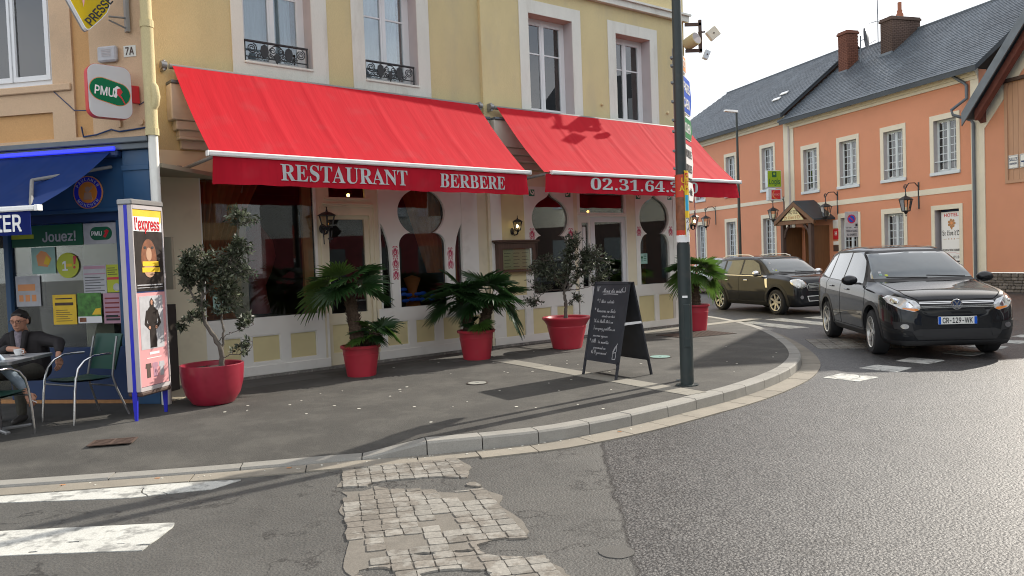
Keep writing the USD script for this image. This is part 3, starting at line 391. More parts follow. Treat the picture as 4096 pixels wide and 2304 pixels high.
def road_material(name, base, worn_paint=False):
    """coarse asphalt: pale aggregate in dark binder, patches, hair cracks; darker coarse lane to the right of the joint"""
    n = {'g': ('geometry', {}), 'p': ('principled_bsdf', {'specular_ior_level': .5}),
         'v': ('voronoi_texture', {'scale': 95.0, 'feature': 'f1'}),
         'v2': ('voronoi_texture', {'scale': 58.0, 'feature': 'f1'}),
         'nf': ('noise_texture', {'scale': 60.0, 'detail': 4.0, 'roughness': .7}),
         'nm': ('noise_texture', {'scale': 0.9, 'detail': 6.0, 'roughness': .6}),
         'nl': ('noise_texture', {'scale': 7.0, 'detail': 5.0, 'roughness': .65}),
         'nc': ('noise_texture', {'scale': 0.55, 'detail': 7.0, 'roughness': .62, 'distortion': .3}),
         'sep': ('separate_xyz', {}),
         # joint line x = 0.40 + 0.05 y plus wobble
         'jl': ('math', {'math_type': 'multiply_add', 'value2': 0.052, 'value3': 0.385}),
         'nj': ('noise_texture', {'scale': 4.0, 'detail': 6.0, 'roughness': .6}),
         'jw': ('math', {'math_type': 'multiply_add', 'value2': 0.14, 'value3': -0.07}),
         'd1': ('math', {'math_type': 'subtract'}), 'd2': ('math', {'math_type': 'subtract'}),
         'side': ('map_range', {'from_min': -0.01, 'from_max': 0.012, 'clamp': True}),
         'far': ('map_range', {'from_min': 6.9, 'from_max': 7.3, 'to_min': 1.0, 'to_max': 0.35, 'clamp': True}),
         'sidef': ('math', {'math_type': 'multiply'}),
         'ab': ('math', {'math_type': 'absolute'}),
         'crk': ('map_range', {'from_min': 0.004, 'from_max': 0.022, 'to_min': 1.0, 'to_max': 0.0, 'clamp': True}),
         'crkn': ('map_range', {'from_min': 7.05, 'from_max': 7.15, 'to_min': 1.0, 'to_max': 0.0, 'clamp': True}),
         'crk2': ('math', {'math_type': 'multiply'}),
         'fa': ('rgb_ramp', {'ramp': [(0.30, tuple(x * .80 for x in base)), (0.70, tuple(x * 1.24 for x in base))]}),
         'co': ('rgb_ramp', {'ramp': [(0.12, (0.150, 0.147, 0.142)), (0.42, (0.085, 0.084, 0.083)), (0.62, (0.030, 0.030, 0.031))]}),
         'co2': ('rgb_ramp', {'ramp': [(0.30, (0.65, 0.65, 0.66)), (0.72, (1.35, 1.33, 1.30))]}),
         'cm': ('mix', {'mix_type': 'multiply', 'fac': 1.0}),
         'mxs': ('mix', {}),
         'pat': ('rgb_ramp', {'ramp': [(0.32, (.80, .80, .80)), (0.70, (1.16, 1.15, 1.13))]}), 'mp': ('mix', {'mix_type': 'multiply', 'fac': 1.0}),
         'pl': ('rgb_ramp', {'ramp': [(0.30, (.86, .86, .86)), (0.70, (1.12, 1.12, 1.12))]}), 'mpl': ('mix', {'mix_type': 'multiply', 'fac': 1.0}),
         'ca': ('math', {'math_type': 'subtract', 'value2': .5}), 'cb': ('math', {'math_type': 'absolute'}),
         'cc': ('map_range', {'from_min': .0, 'from_max': .0085, 'to_min': .80, 'to_max': 0.0, 'clamp': True}),
         'cg': ('map_range', {'from_min': .40, 'from_max': .50, 'to_min': 0.0, 'to_max': 1.0, 'clamp': True}),
         'ch': ('math', {'math_type': 'multiply'}),
         'cmax': ('math', {'math_type': 'maximum'}),
         'mc': ('mix', {'color2': (0.018, 0.017, 0.016)}),
         'rr': ('map_range', {'from_min': 0, 'from_max': 1, 'to_min': .62, 'to_max': .5}),
         'hb': ('math', {'math_type': 'multiply_add', 'value2': -0.55}),
         'b': ('bump', {'strength': 1.0, 'distance': 0.006})}
    L = [('g.position', x + '.vector') for x in ('v', 'v2', 'nf', 'nm', 'nl', 'nc', 'nj')] + [
        ('g.position', 'sep.vector'), ('sep.y', 'jl.value1'), ('nj.fac', 'jw.value1'), ('sep.x', 'd1.value1'), ('jl.value', 'd1.value2'), ('d1.value', 'd2.value1'), ('jw.value', 'd2.value2'),
        ('d2.value', 'side.value'), ('d2.value', 'ab.value1'), ('ab.value', 'crk.value'), ('sep.y', 'crkn.value'), ('crk.result', 'crk2.value1'), ('crkn.result', 'crk2.value2'),
        ('sep.y', 'far.value'), ('side.result', 'sidef.value1'), ('far.result', 'sidef.value2'),
        ('nf.fac', 'fa.fac'), ('v2.distance', 'co.fac'), ('nf.fac', 'co2.fac'), ('co.color', 'cm.color1'), ('co2.color', 'cm.color2'),
        ('side.result', 'mxs.fac'), ('fa.color', 'mxs.color1'), ('cm.color', 'mxs.color2'),
        ('nm.fac', 'pat.fac'), ('mxs.color', 'mp.color1'), ('pat.color', 'mp.color2'),
        ('nl.fac', 'pl.fac'), ('mp.color', 'mpl.color1'), ('pl.color', 'mpl.color2'),
        ('nc.fac', 'ca.value1'), ('ca.value', 'cb.value1'), ('cb.value', 'cc.value'), ('nm.fac', 'cg.value'), ('cc.result', 'ch.value1'), ('cg.result', 'ch.value2'),
        ('ch.value', 'cmax.value1'), ('crk2.value', 'cmax.value2'), ('cmax.value', 'mc.fac'), ('mpl.color', 'mc.color1'),
        ('mc.color', 'p.base_color'), ('side.result', 'rr.value'), ('rr.result', 'p.roughness'),
        ('v2.distance', 'hb.value1'), ('nf.fac', 'hb.value3'), ('hb.value', 'b.height'), ('b.normal', 'p.normal')]
    MATS[name] = usdkit.material(stage, '/World/Looks/' + name, n, L, surface='p.BSDF')
road_material('asphalt', (0.088, 0.086, 0.080))
pm('pavement', (0.060, 0.0565, 0.050), 0.88, var=0.24, scale=1.1, fine=0.34, bump=0.004, bscale=110, dirt=((0.11, 0.103, 0.09), .5, 2.2, .48, .68))

def glass_material(name, tint=(0.9, 0.95, 0.95), rough=0.0, ior=1.5, gain=1.0):
    MATS[name] = usdkit.material(stage, '/World/Looks/' + name, {
        'f': ('fresnel', {'IOR': ior}), 'mf': ('math', {'math_type': 'multiply', 'value2': gain, 'use_clamp': True}),
        't': ('transparent_bsdf', {'color': tint}), 'r': ('glossy_bsdf', {'color': (1, 1, 1), 'roughness': rough}), 'x': ('mix_closure', {})},
        [('f.fac', 'mf.value1'), ('mf.value', 'x.fac'), ('t.BSDF', 'x.closure1'), ('r.BSDF', 'x.closure2')], surface='x.closure')
glass_material('glass_shop', (0.86, 0.89, 0.89), 0.0, 1.5, 0.9)
glass_material('glass_upper', (0.85, 0.9, 0.92), 0.0, 1.55, 2.6)
glass_material('glass_lantern', (0.9, 0.88, 0.8), 0.05, 1.45, 1.0)

def leaf_material(name, c, back, rough=.45, trans=.35, var=.35):
    MATS[name] = usdkit.material(stage, '/World/Looks/' + name, {
        'g': ('geometry', {}), 'r': ('rgb_ramp', {'ramp': [(0, tuple(np.array(c) * (1 - var))), (1, tuple(np.array(c) * (1 + var)))]}),
        'bk': ('mix', {'color2': back}), 'p': ('principled_bsdf', {'roughness': rough, 'specular_ior_level': .45}), 'tr': ('translucent_bsdf', {}), 'x': ('mix_closure', {'fac': trans})},
        [('g.random_per_island', 'r.fac'), ('r.color', 'bk.color1'), ('g.backfacing', 'bk.fac'), ('bk.color', 'p.base_color'), ('r.color', 'tr.color'), ('p.BSDF', 'x.closure1'), ('tr.BSDF', 'x.closure2')], surface='x.closure')
leaf_material('leaf_olive', (0.050, 0.066, 0.032), (0.11, 0.13, 0.085), .42, .22, .5)
leaf_material('leaf_olive_tip', (0.26, 0.30, 0.18), (0.30, 0.33, 0.24), .4, .3, .25)
leaf_material('leaf_palm', (0.030, 0.085, 0.022), (0.045, 0.10, 0.035), .38, .3, .35)
leaf_material('leaf_palm_light', (0.10, 0.20, 0.035), (0.10, 0.18, 0.04), .4, .45, .3)

def fabric_material(name, c, trans, seam_scale=None, rough=.8):
    """awning cloth: dyed weave with faint vertical wrinkles, droppings-free, lets some light through"""
    c = np.array(c, float)
    MATS[name] = usdkit.material(stage, '/World/Looks/' + name, {
        't': ('texture_coordinate', {}), 'm': ('mapping', {'scale': (7.0, 0.5, 0.5)}), 'n': ('noise_texture', {'scale': 1.6, 'detail': 5.0, 'roughness': .6}),
        'r': ('rgb_ramp', {'ramp': [(.3, tuple(c * .93)), (.7, tuple(c * 1.05))]}),
        'n2': ('noise_texture', {'scale': 3.0, 'detail': 6.0}), 'r2': ('rgb_ramp', {'ramp': [(.55, (0, 0, 0)), (.8, (.30, .30, .30))]}), 'x2': ('mix', {'color2': tuple(c * .6 + .07)}),
        'p': ('principled_bsdf', {'roughness': rough, 'specular_ior_level': .12, 'sheen_weight': .03}), 'tr': ('translucent_bsdf', {'color': tuple(np.minimum(c * 1.1, .9))}), 'x': ('mix_closure', {'fac': trans}),
        'b': ('bump', {'distance': .012, 'strength': .5})},
        [('t.object', 'm.vector'), ('m.vector', 'n.vector'), ('n.fac', 'r.fac'), ('t.object', 'n2.vector'), ('n2.fac', 'r2.fac'), ('r2.color', 'x2.fac'), ('r.color', 'x2.color1'), ('x2.color', 'p.base_color'),
         ('n.fac', 'b.height'), ('b.normal', 'p.normal'), ('p.BSDF', 'x.closure1'), ('tr.BSDF', 'x.closure2')], surface='x.closure')
fabric_material('awning_red', (0.52, 0.012, 0.024), .10)
fabric_material('valance_red', (0.52, 0.012, 0.030), .12)
fabric_material('awning_blue', (0.012, 0.045, 0.20), .35)
fabric_material('valance_blue', (0.010, 0.022, 0.16), .15)

def slate_material(name, c):
    """roof slates beyond the size at which single slates can be told apart"""
    c = np.array(c)
    MATS[name] = usdkit.material(stage, '/World/Looks/' + name, {
        't': ('texture_coordinate', {}), 'br': ('brick_texture', {'scale': 1.0, 'brick_width': .30, 'row_height': .16, 'mortar_size': .006, 'mortar_smooth': .2, 'color1': tuple(c * .72), 'color2': tuple(c * 1.30), 'mortar': tuple(c * .35), 'bias': 0.0}),
        'n': ('noise_texture', {'scale': .8, 'detail': 7.0, 'roughness': .65}), 'r': ('rgb_ramp', {'ramp': [(.3, (.72, .72, .72)), (.72, (1.28, 1.28, 1.24))]}), 'x': ('mix', {'mix_type': 'multiply', 'fac': 1.0}),
        'p': ('principled_bsdf', {'roughness': .55, 'specular_ior_level': .4}), 'b': ('bump', {'distance': .01, 'strength': .8})},
        [('t.UV', 'br.vector'), ('t.object', 'n.vector'), ('n.fac', 'r.fac'), ('br.color', 'x.color1'), ('r.color', 'x.color2'), ('x.color', 'p.base_color'), ('br.fac', 'b.height'), ('b.normal', 'p.normal')], surface='p.BSDF')
slate_material('slate', (0.12, 0.145, 0.175))
# ------------------------------------------------------------------ ground: road, kerb, gutter, pavement
KERB = [(-14, 5.15), (-9, 5.62), (-6.5, 5.85), (-4.1, 6.06), (-3.1, 6.20), (-2.17, 6.36), (-1.6, 6.48), (-1.0, 6.58), (-.5, 6.69), (-.05, 6.82), (.31, 6.95), (.63, 7.14), (1.03, 7.41), (1.33, 7.65), (1.63, 7.91), (1.97, 8.22), (2.31, 8.53), (2.64, 8.87), (2.92, 9.19), (3.26, 9.63), (3.56, 10.06), (3.82, 10.52), (4.08, 11.07), (4.36, 11.89), (4.63, 13.0), (4.86, 14.3), (5.0, 15.5), (5.02, 17.0), (4.86, 18.6), (4.45, 20.3), (3.6, 23.2), (.6, 32.7), (-5.4, 51.8)]
from scipy.interpolate import CubicSpline, PchipInterpolator
_k = np.array(KERB); _s = np.r_[0, np.cumsum(np.hypot(*np.diff(_k, axis=0).T))]
_sx, _sy = CubicSpline(_s, _k[:, 0]), CubicSpline(_s, _k[:, 1])
KLEN = _s[-1]
_tab = np.linspace(0, KLEN, 4000); _tx, _ty = _sx(_tab), _sy(_tab)
def kp(s, off=0.0):
    """point on the kerb's front edge, off metres towards the pavement"""
    x, y = float(_sx(s)), float(_sy(s)); dx, dy = float(_sx(s, 1)), float(_sy(s, 1)); l = math.hypot(dx, dy)
    return np.array([x - dy / l * off, y + dx / l * off])
def s_at_x(x): return float(np.interp(x, _tx[:2600], _tab[:2600]))
S_DROP = s_at_x(-1.30); S_FULL = s_at_x(-0.80); S_RISE0 = s_at_x(4.5)
def kerb_h(s):
    a = min(max((s - S_DROP) / (S_FULL - S_DROP), 0), 1)
    return 0.035 + (GZ - 0.035) * a * a * (3 - 2 * a)
def pave_z(x, y):
    """pavement height: dips to the dropped kerb on the left"""
    i = int(np.argmin((_tx - x) ** 2 + (_ty - y) ** 2)); d = math.hypot(_tx[i] - x, _ty[i] - y)
    f = min(max((d - .15) / 1.1, 0), 1); f = f * f * (3 - 2 * f)
    return kerb_h(_tab[i]) * (1 - f) + GZ * f

road = thing('road', kind='structure', label='cracked grey asphalt road with coarse darker lane on the right')
g = np.array([[-300, -300, 0], [300, -300, 0], [300, 400, 0], [-300, 400, 0]], float)
put('asphalt_sheet', (g, np.array([[0, 1, 2], [0, 2, 3]])), 'asphalt', road)

kerb = thing('kerb', kind='structure', label='granite kerb curving round the corner, dropped at the left crossing')
rng = random.Random(5)
s = s_at_x(-6.2); joints = [s]
while s < KLEN - 22:
    x = float(_sx(s))
    s += (0.95 if x < -2.2 else 0.52) * rng.uniform(.93, 1.07); joints.append(s)
for a, b in zip(joints[:-1], joints[1:]):
    gap = .005; ss = np.linspace(a + gap, b - gap, 4 if b - a > .6 else 3); V = []; jz = rng.uniform(-.002, .002)
    for q in ss:
        h = kerb_h(q) + jz; bev = min(.018, h * .4)
        for off, z in ((-.006, -.03), (0.0, h - bev), (bev * .9, h), (.165, h + .001), (.165, -.03)):
            p = kp(q, off); V.append((p[0], p[1], z))
    F = []; n = 5
    for i in range(len(ss) - 1):
        for j in range(n):
            p0, p1 = i * n + j, i * n + (j + 1) % n; F += [(p0, p0 + n, p1 + n), (p0, p1 + n, p1)]
    L0 = (len(ss) - 1) * n
    F += [(0, 1, 2), (0, 2, 3), (0, 3, 4), (L0, L0 + 2, L0 + 1), (L0, L0 + 3, L0 + 2), (L0, L0 + 4, L0 + 3)]
    mm = trimesh.Trimesh(np.array(V), np.array(F), process=False); mm.invert()
    put('kerb_stone', mm, 'kerb_stone', kerb)
gut = thing('gutter', kind='structure', label='flat strip of pale stones along the foot of the kerb')
s = s_at_x(-6.2); joints = [s]
while s < KLEN - 22:
    x = float(_sx(s)); s += (0.92 if x < -1.2 else 0.46) * rng.uniform(.9, 1.1); joints.append(s)
for a, b in zip(joints[:-1], joints[1:]):
    ss = np.linspace(a + .005, b - .005, 4 if b - a > .6 else 3); w = .26 if a > S_FULL else .20; V = []; z = .010 + rng.uniform(0, .004)
    for q in ss:
        for off, zz in ((-.008, -.02), (-.008, z + .004), (-w, z), (-w, -.02)):
            p = kp(q, off); V.append((p[0], p[1], zz))
    F = []; n = 4
    for i in range(len(ss) - 1):
        for j in range(n):
            p0, p1 = i * n + j, i * n + (j + 1) % n; F += [(p0, p0 + n, p1 + n), (p0, p1 + n, p1)]
    L0 = (len(ss) - 1) * n; F += [(0, 1, 2), (0, 2, 3), (L0, L0 + 2, L0 + 1), (L0, L0 + 3, L0 + 2)]
    put('gutter_stone', trimesh.Trimesh(np.array(V), np.array(F), process=False), 'gutter_stone', gut)
# drain in the gutter near the corner
sd = s_at_x(3.95)
dr = thing('gutter_drain', 'black iron drain grating set in the gutter beside the kerb corner', 'drain', (*kp(sd, -.13), 0.016), math.degrees(math.atan2(float(_sy(sd, 1)), float(_sx(sd, 1)))))
put('frame', [bx(-.26, .26, -.13, -.11, 0, .012), bx(-.26, .26, .11, .13, 0, .012), bx(-.26, -.24, -.11, .11, 0, .012), bx(.24, .26, -.11, .11, 0, .012)], 'cast_iron', dr)
for i in range(7): put('bar', bx(-.21 + i * .068, -.18 + i * .068, -.11, .11, 0, .010), 'cast_iron', dr)

# pavement: triangulated sheet between the kerb and far behind the buildings
inner = [tuple(kp(q, .165)) for q in np.linspace(0, KLEN, 260)]
pavepoly = Polygon(inner + [(-12, 52), (-25, 40), (-25, 5)]).buffer(0)
pts = [*inner, (-12, 52), (-25, 40), (-25, 5)]
for x in np.arange(-10, 6, .35):
    for y in np.arange(4.5, 13, .35):
        if pavepoly.contains(Point(x, y)) and pavepoly.exterior.distance(Point(x, y)) > .12: pts.append((x, y))
for x in np.arange(-20, 6, 2.0):
    for y in np.arange(13, 40, 2.0):
        if pavepoly.contains(Point(x, y)) and pavepoly.exterior.distance(Point(x, y)) > .5: pts.append((x, y))
from scipy.spatial import Delaunay
pts = np.array(pts); tri = Delaunay(pts).simplices
cen = pts[tri].mean(1); keep = shapely.contains_xy(pavepoly, cen[:, 0], cen[:, 1]); tri = tri[keep]
e1, e2 = pts[tri[:, 1]] - pts[tri[:, 0]], pts[tri[:, 2]] - pts[tri[:, 0]]
fl = e1[:, 0] * e2[:, 1] - e1[:, 1] * e2[:, 0] < 0; tri[fl] = tri[fl][:, ::-1]
pave = thing('pavement', kind='structure', label='worn grey asphalt pavement in front of the restaurant')
put('asphalt_surface', (np.c_[pts, [pave_z(*p) for p in pts]], tri), 'pavement', pave, smooth=True)
def lay(poly, z, th, mat, name, parent, bev=0.0):
    m = ext(poly, th); m.apply_translation((0, 0, z - th)); return put(name, m, mat, parent)
# slab strip from the facade to the kerb
a, b = np.array((-.25, 12.0)), np.array((1.97, 8.42)); d = (b - a) / np.linalg.norm(b - a); nn = np.array((-d[1], d[0])); t = 0.0; Lg = np.linalg.norm(b - a)
while t < Lg - .1:
    e = min(t + rng.uniform(.5, .62), Lg); w = .145
    q = [a + d * (t + .004) - nn * w, a + d * (e - .004) - nn * w, a + d * (e - .004) + nn * w, a + d * (t + .004) + nn * w]
    lay(Polygon(q), GZ + .005 + rng.uniform(0, .002), .03, 'slab_stone', 'paving_slab', pave); t = e
# old cement strip at the foot of the first facade, lighter square of it by the bowl pot
f1 = lambda u, y: F1.world(u, y)[:2]
lay(Polygon([f1(-2.3, -.30), f1(3.1, -.26), f1(3.1, .1), f1(-2.3, .1)]), GZ + .004, .03, 'pave_patch', 'cement_strip', pave)
lay(Polygon([f1(-1.6, -.72), f1(-.35, -.70), f1(-.35, -.304), f1(-1.6, -.304)]), GZ + .004, .03, 'pave_patch', 'cement_patch', pave)
lay(Polygon([f1(1.6, -.95), f1(3.0, -.9), f1(3.0, -.264), f1(1.6, -.264)]), GZ + .004, .03, 'pave_patch', 'cement_patch', pave)
f2 = lambda u, y: F2.world(u, y)[:2]
lay(Polygon([f2(3.3, -.42), f2(7.2, -.46), f2(7.2, -.16), f2(3.3, -.14)]), GZ + .006, .03, 'slab_stone', 'threshold_strip', pave)

# road paint and the painted setts
def tri_prism(poly, z): return lay(poly, z, .006, 'road_paint', 'painted_stripe', road)
def ragged(pts_, amp, seed, step=.05):
    """worn outline of a painted bar"""
    p = Polygon(pts_); ring = p.exterior; n = max(int(ring.length / step), 12); out = []
    for i in range(n):
        q = ring.interpolate(i / n, normalized=True); c = np.array(p.centroid.coords[0]); v = np.array(q.coords[0]); k = meshkit.fbm(np.array([v[0] * 6, v[1] * 6, seed]), 4) - .35
        dv = v - c; dv /= np.linalg.norm(dv); out.append(tuple(v - dv * max(k, -.02) * amp))
    return Polygon(out).buffer(0)
def holes(poly, seed, n, r):
    rg = random.Random(seed); x0, y0, x1, y1 = poly.bounds; cut = []
    for _ in range(n):
        c = (rg.uniform(x0, x1), rg.uniform(y0, y1)); l = rg.uniform(.4, 1) * r
        k = 11; cut.append(Polygon([(c[0] + l * (1.7 * math.cos(t)) * rg.uniform(.55, 1.1), c[1] + l * .55 * math.sin(t) * rg.uniform(.5, 1.1)) for t in np.linspace(0, 2 * np.pi, k)[:-1]]).buffer(0))
    for _ in range(max(n // 10, 2)):       # cracks
        x, y = rg.uniform(x0, x1), rg.uniform(y0, y1); ln = [(x, y)]; an = rg.uniform(0, 6.3)
        for _ in range(6):
            an += rg.uniform(-.7, .7); x += .07 * math.cos(an); y += .07 * math.sin(an); ln.append((x, y))
        cut.append(LineString(ln).buffer(.006))
    return poly.difference(unary_union(cut))
tri_prism(holes(ragged([(-7.5, 5.62), (-5.6, 5.80), (-4.03, 5.98), (-3.04, 6.03), (-2.14, 6.10), (-2.30, 5.86), (-2.9, 5.70), (-3.85, 5.70), (-5.6, 5.55), (-7.4, 5.42)], .10, 3), 1, 10, .03), .005)
tri_prism(holes(ragged([(-6.6, 4.86), (-4.6, 4.98), (-3.3, 5.06), (-2.25, 5.10), (-2.23, 4.60), (-3.0, 4.60), (-4.6, 4.52), (-6.5, 4.42)], .10, 8), 4, 34, .035), .005)
for i, q in enumerate((((3.947, 9.963), (4.313, 10.268), (4.618, 9.841), (4.231, 9.567)), ((4.723, 10.655), (5.075, 10.896), (5.391, 10.507), (5.014, 10.18)), ((5.502, 11.208), (5.863, 11.507), (6.154, 11.078), (5.757, 10.812)), ((6.53, 11.86), (6.83, 12.095), (7.106, 11.682), (6.73, 11.427)), ((7.25, 12.45), (7.56, 12.70), (7.86, 12.30), (7.5, 12.03)), ((7.95, 13.0), (8.3, 13.25), (8.6, 12.83), (8.2, 12.6)), ((8.7, 13.6), (9.05, 13.85), (9.35, 13.45), (8.95, 13.2)))):
    tri_prism(holes(ragged(q, .03, 20 + i), 30 + i, 6, .03), .005)
for k in range(5):        # far crossing by the corner
    c = np.array((5.7 + k * 1.0, 17.6 + k * .18)); dd = np.array((.30, -.954)); n2 = np.array((.954, .30))
    tri_prism(holes(ragged([c - dd * 1.2 - n2 * .25, c - dd * 1.2 + n2 * .25, c + dd * 1.2 + n2 * .25, c + dd * 1.2 - n2 * .25], .04, 40 + k), 50 + k, 8, .05), .005)

def sett_material():
    """granite setts under flaking pale paint, asphalt smeared over in the worn places"""
    n = {'g': ('geometry', {}), 'oi': ('object_info', {}), 'p': ('principled_bsdf', {'roughness': .75}),
         'n1': ('noise_texture', {'scale': 2.6, 'detail': 7.0, 'roughness': .7}), 'r1': ('rgb_ramp', {'ramp': [(.47, (0, 0, 0)), (.52, (1, 1, 1))]}),
         'n2': ('noise_texture', {'scale': 40.0, 'detail': 4.0}), 'r2': ('rgb_ramp', {'ramp': [(.3, (.80, .80, .80)), (.7, (1.18, 1.18, 1.18))]}),
         'rr': ('rgb_ramp', {'ramp': [(0, (.82, .82, .82)), (1, (1.14, 1.14, 1.14))]}),
         'c': ('mix', {'color1': (0.175, 0.157, 0.133), 'color2': (0.25, 0.236, 0.208)}), 'm1': ('mix', {'mix_type': 'multiply', 'fac': 1.0}), 'm2': ('mix', {'mix_type': 'multiply', 'fac': 1.0}), 'b': ('bump', {'distance': .004})}
    MATS['sett'] = usdkit.material(stage, '/World/Looks/sett', n, [('g.position', 'n1.vector'), ('g.position', 'n2.vector'), ('n1.fac', 'r1.fac'), ('r1.color', 'c.fac'), ('n2.fac', 'r2.fac'), ('oi.random', 'rr.fac'),
        ('c.color', 'm1.color1'), ('r2.color', 'm1.color2'), ('m1.color', 'm2.color1'), ('rr.color', 'm2.color2'), ('m2.color', 'p.base_color'), ('n2.fac', 'b.height'), ('b.normal', 'p.normal')], surface='p.BSDF')
sett_material()
pm('sett_bed', (0.160, 0.145, 0.123), .9, var=.12, scale=8, fine=.15, bscale=120)
sb = thing('sett_patch', kind='structure', label='patch of worn painted stone setts breaking through the asphalt beside the kerb')
# rows run along the kerb; A-B is the kerb side, the patch runs towards the camera
A0, B0 = np.array((-1.46, 6.36)), np.array((-.52, 6.53)); A1, B1 = np.array((-.86, 3.75)), np.array((.22, 3.95))
def sp(i, j):                      # i across 0..1, j along 0..1
    l = A0 + (A1 - A0) * j; r = B0 + (B1 - B0) * j; return l + (r - l) * i
outl = []
bedpts = []
for j in np.linspace(0, 1, 40):
    w = (meshkit.fbm(np.array([j * 9, 1.3, 2.0]), 3) - .5) * .22; bedpts.append(sp(0 + w * .8, j))
for j in np.linspace(1, 0, 40):
    w = (meshkit.fbm(np.array([j * 9, 7.7, 2.0]), 3) - .5) * .34; bedpts.append(sp(1 + w * .8, j))
bed = Polygon(bedpts).buffer(0)
# asphalt lies over part of it
cover = unary_union([Polygon([(c[0] + r * k * math.cos(t) * (.7 + .6 * meshkit.fbm(np.array([c[0] * 5 + math.cos(t) * 2, c[1] * 5 + math.sin(t) * 2, 4.4]), 4)), c[1] + r * .62 * math.sin(t) * (.7 + .6 * meshkit.fbm(np.array([c[0] * 5 + math.cos(t) * 2, c[1] * 5 + math.sin(t) * 2, 9.1]), 4))) for t in np.linspace(0, 2 * np.pi, 40)[:-1]]).buffer(0) for c, r, k in ((( -.72, 5.80), .26, 1.6), ((-1.25, 5.72), .12, 1.3), ((-.45, 5.62), .15, 1.2), ((.02, 4.42), .26, 1.2), ((-.35, 4.05), .16, 1.3), ((-.78, 4.12), .14, .8), ((-.55, 4.36), .07, 1.2), ((-.33, 4.38), .07, 1.2))])
bed = bed.difference(cover)
lay(bed, .006, .02, 'sett_bed', 'sett_bed', sb)
rows, cols = 24, 9
rg = random.Random(11)
for r in range(rows):
    j0, j1 = r / rows, (r + 1) / rows; sh = (r % 2) * .5 / cols * .35
    for c in range(cols):
        i0, i1 = c / cols + sh * .3, (c + 1) / cols + sh * .3
        jm, im = (j0 + j1) / 2, (i0 + i1) / 2
        keepit = meshkit.fbm(np.array([im * 3.1, jm * 7.0, 5.5]), 3)
        if r > 3 and keepit < .40: continue
        gap = .035
        q = [sp(i0 + (i1 - i0) * a_, j0 + (j1 - j0) * b_) + np.array((rg.uniform(-.006, .006), rg.uniform(-.006, .006))) for a_, b_ in ((gap, gap), (1 - gap, gap), (1 - gap, 1 - gap), (gap, 1 - gap))]
        pg = Polygon(q).buffer(-.012).buffer(.012, quad_segs=2).intersection(bed.buffer(.02))
        if pg.is_empty or pg.area < .002: continue
        lay(pg, .0115 + rg.uniform(0, .0015), .02, 'sett', 'sett', sb)
# second sett patch behind the corner drain
sb2 = thing('sett_patch', kind='structure', label='small patch of grey setts in the road beyond the kerb corner')
for r in range(5):
    for c in range(8):
        o = np.array((5.05, 12.9)) + np.array((.97, -.22)) * c * .19 + np.array((.22, .97)) * r * .30
        lay(Polygon([o, o + np.array((.97, -.22)) * .175, o + np.array((.97, -.22)) * .175 + np.array((.22, .97)) * .28, o + np.array((.22, .97)) * .28]), .008 + rg.uniform(0, .002), .02, 'sett', 'sett', sb2)

def cover_disc(x, y, z, r, mat, label, cat='manhole cover'):
    t = thing('access_cover', label, cat, (x, y, z + .004)); th = np.linspace(0, 2 * np.pi, 33)[:-1]
    ring = Polygon([(1.18 * r * math.cos(a), 1.18 * r * math.sin(a)) for a in th]).difference(Polygon([(1.04 * r * math.cos(a), 1.04 * r * math.sin(a)) for a in th]))
    put('rim', ext(ring, .004), 'cast_iron', t); put('lid', mv(ext(Polygon([(r * math.cos(a), r * math.sin(a)) for a in th]), .006)), mat, t)
    put('keyhole', mv(bx(-.02, .02, -.006, .006, 0, .003), z=.0055), 'black_text', t)
cover_disc(-.481, 9.726, GZ, .115, 'cover_steel', 'small round steel cover in the pavement left of the chalkboard')
cover_disc(2.176, 11.612, GZ, .15, 'cover_green', 'pale green round cover in the pavement right of the chalkboard')
def asphalt_plug(x, y, r, sd):
    q = Polygon([(x + r * (1 + .25 * (meshkit.fbm(np.array([math.cos(a) * 2, math.sin(a) * 2, sd]), 3) - .5)) * math.cos(a), y + r * .9 * (1 + .3 * (meshkit.fbm(np.array([math.cos(a) * 2, math.sin(a) * 2, sd + 9]), 3) - .5)) * math.sin(a)) for a in np.linspace(0, 2 * np.pi, 40)[:-1]]).buffer(0)
    lay(q, .005, .02, 'pave_patch', 'smooth_patch', road)
asphalt_plug(.53, 4.30, .10, 5.0)
gr = thing('drain_grate', 'rusty slotted drain grate in the pavement near the cafe tables', 'drain', (-3.72, 7.12, pave_z(-3.7, 7.1) + .004), 12)
put('frame', [bx(-.19, .19, -.12, -.10, 0, .008), bx(-.19, .19, .10, .12, 0, .008), bx(-.19, -.17, -.10, .10, 0, .008), bx(.17, .19, -.10, .10, 0, .008), bx(-.01, .01, -.10, .10, 0, .008)], 'rust_grate', gr)
put('pit', bx(-.17, .17, -.10, .10, -.004, .001), 'black_text', gr)
for i in range(5): put('bar', bx(-.17, .17, -.085 + i * .037, -.063 + i * .037, 0.001, .007), 'rust_grate', gr)
mt = thing('door_grid', 'brown patterned metal foot grid in the pavement by the far palm pot', 'grating', (3.45, 14.70, GZ + .005), 26)
put('tray', bx(-.62, .62, -.42, .42, -.01, .002), 'cast_iron', mt)
put('ribs', [bx(-.60, .60, -.40 + i * .062, -.37 + i * .062, .002, .006) for i in range(13)], 'rust_grate', mt, kind='stuff')
rgl = random.Random(3)
put('road_grit', [mv(rot_mesh(bx(-.5, .5, -.3, .3, 0, .25), (0, 0, 1), rgl.uniform(0, 180)), 0, 0, 0).apply_scale(rgl.uniform(.008, .022)).apply_translation((*kp(s_at_x(rgl.uniform(-3.5, 3.9)), rgl.uniform(-.12, -.005)), .0145)) for _ in range(70)], 'litter', kind='stuff', label='small dry leaves and grit along the foot of the kerb', cat='litter')
rgm = random.Random(12)
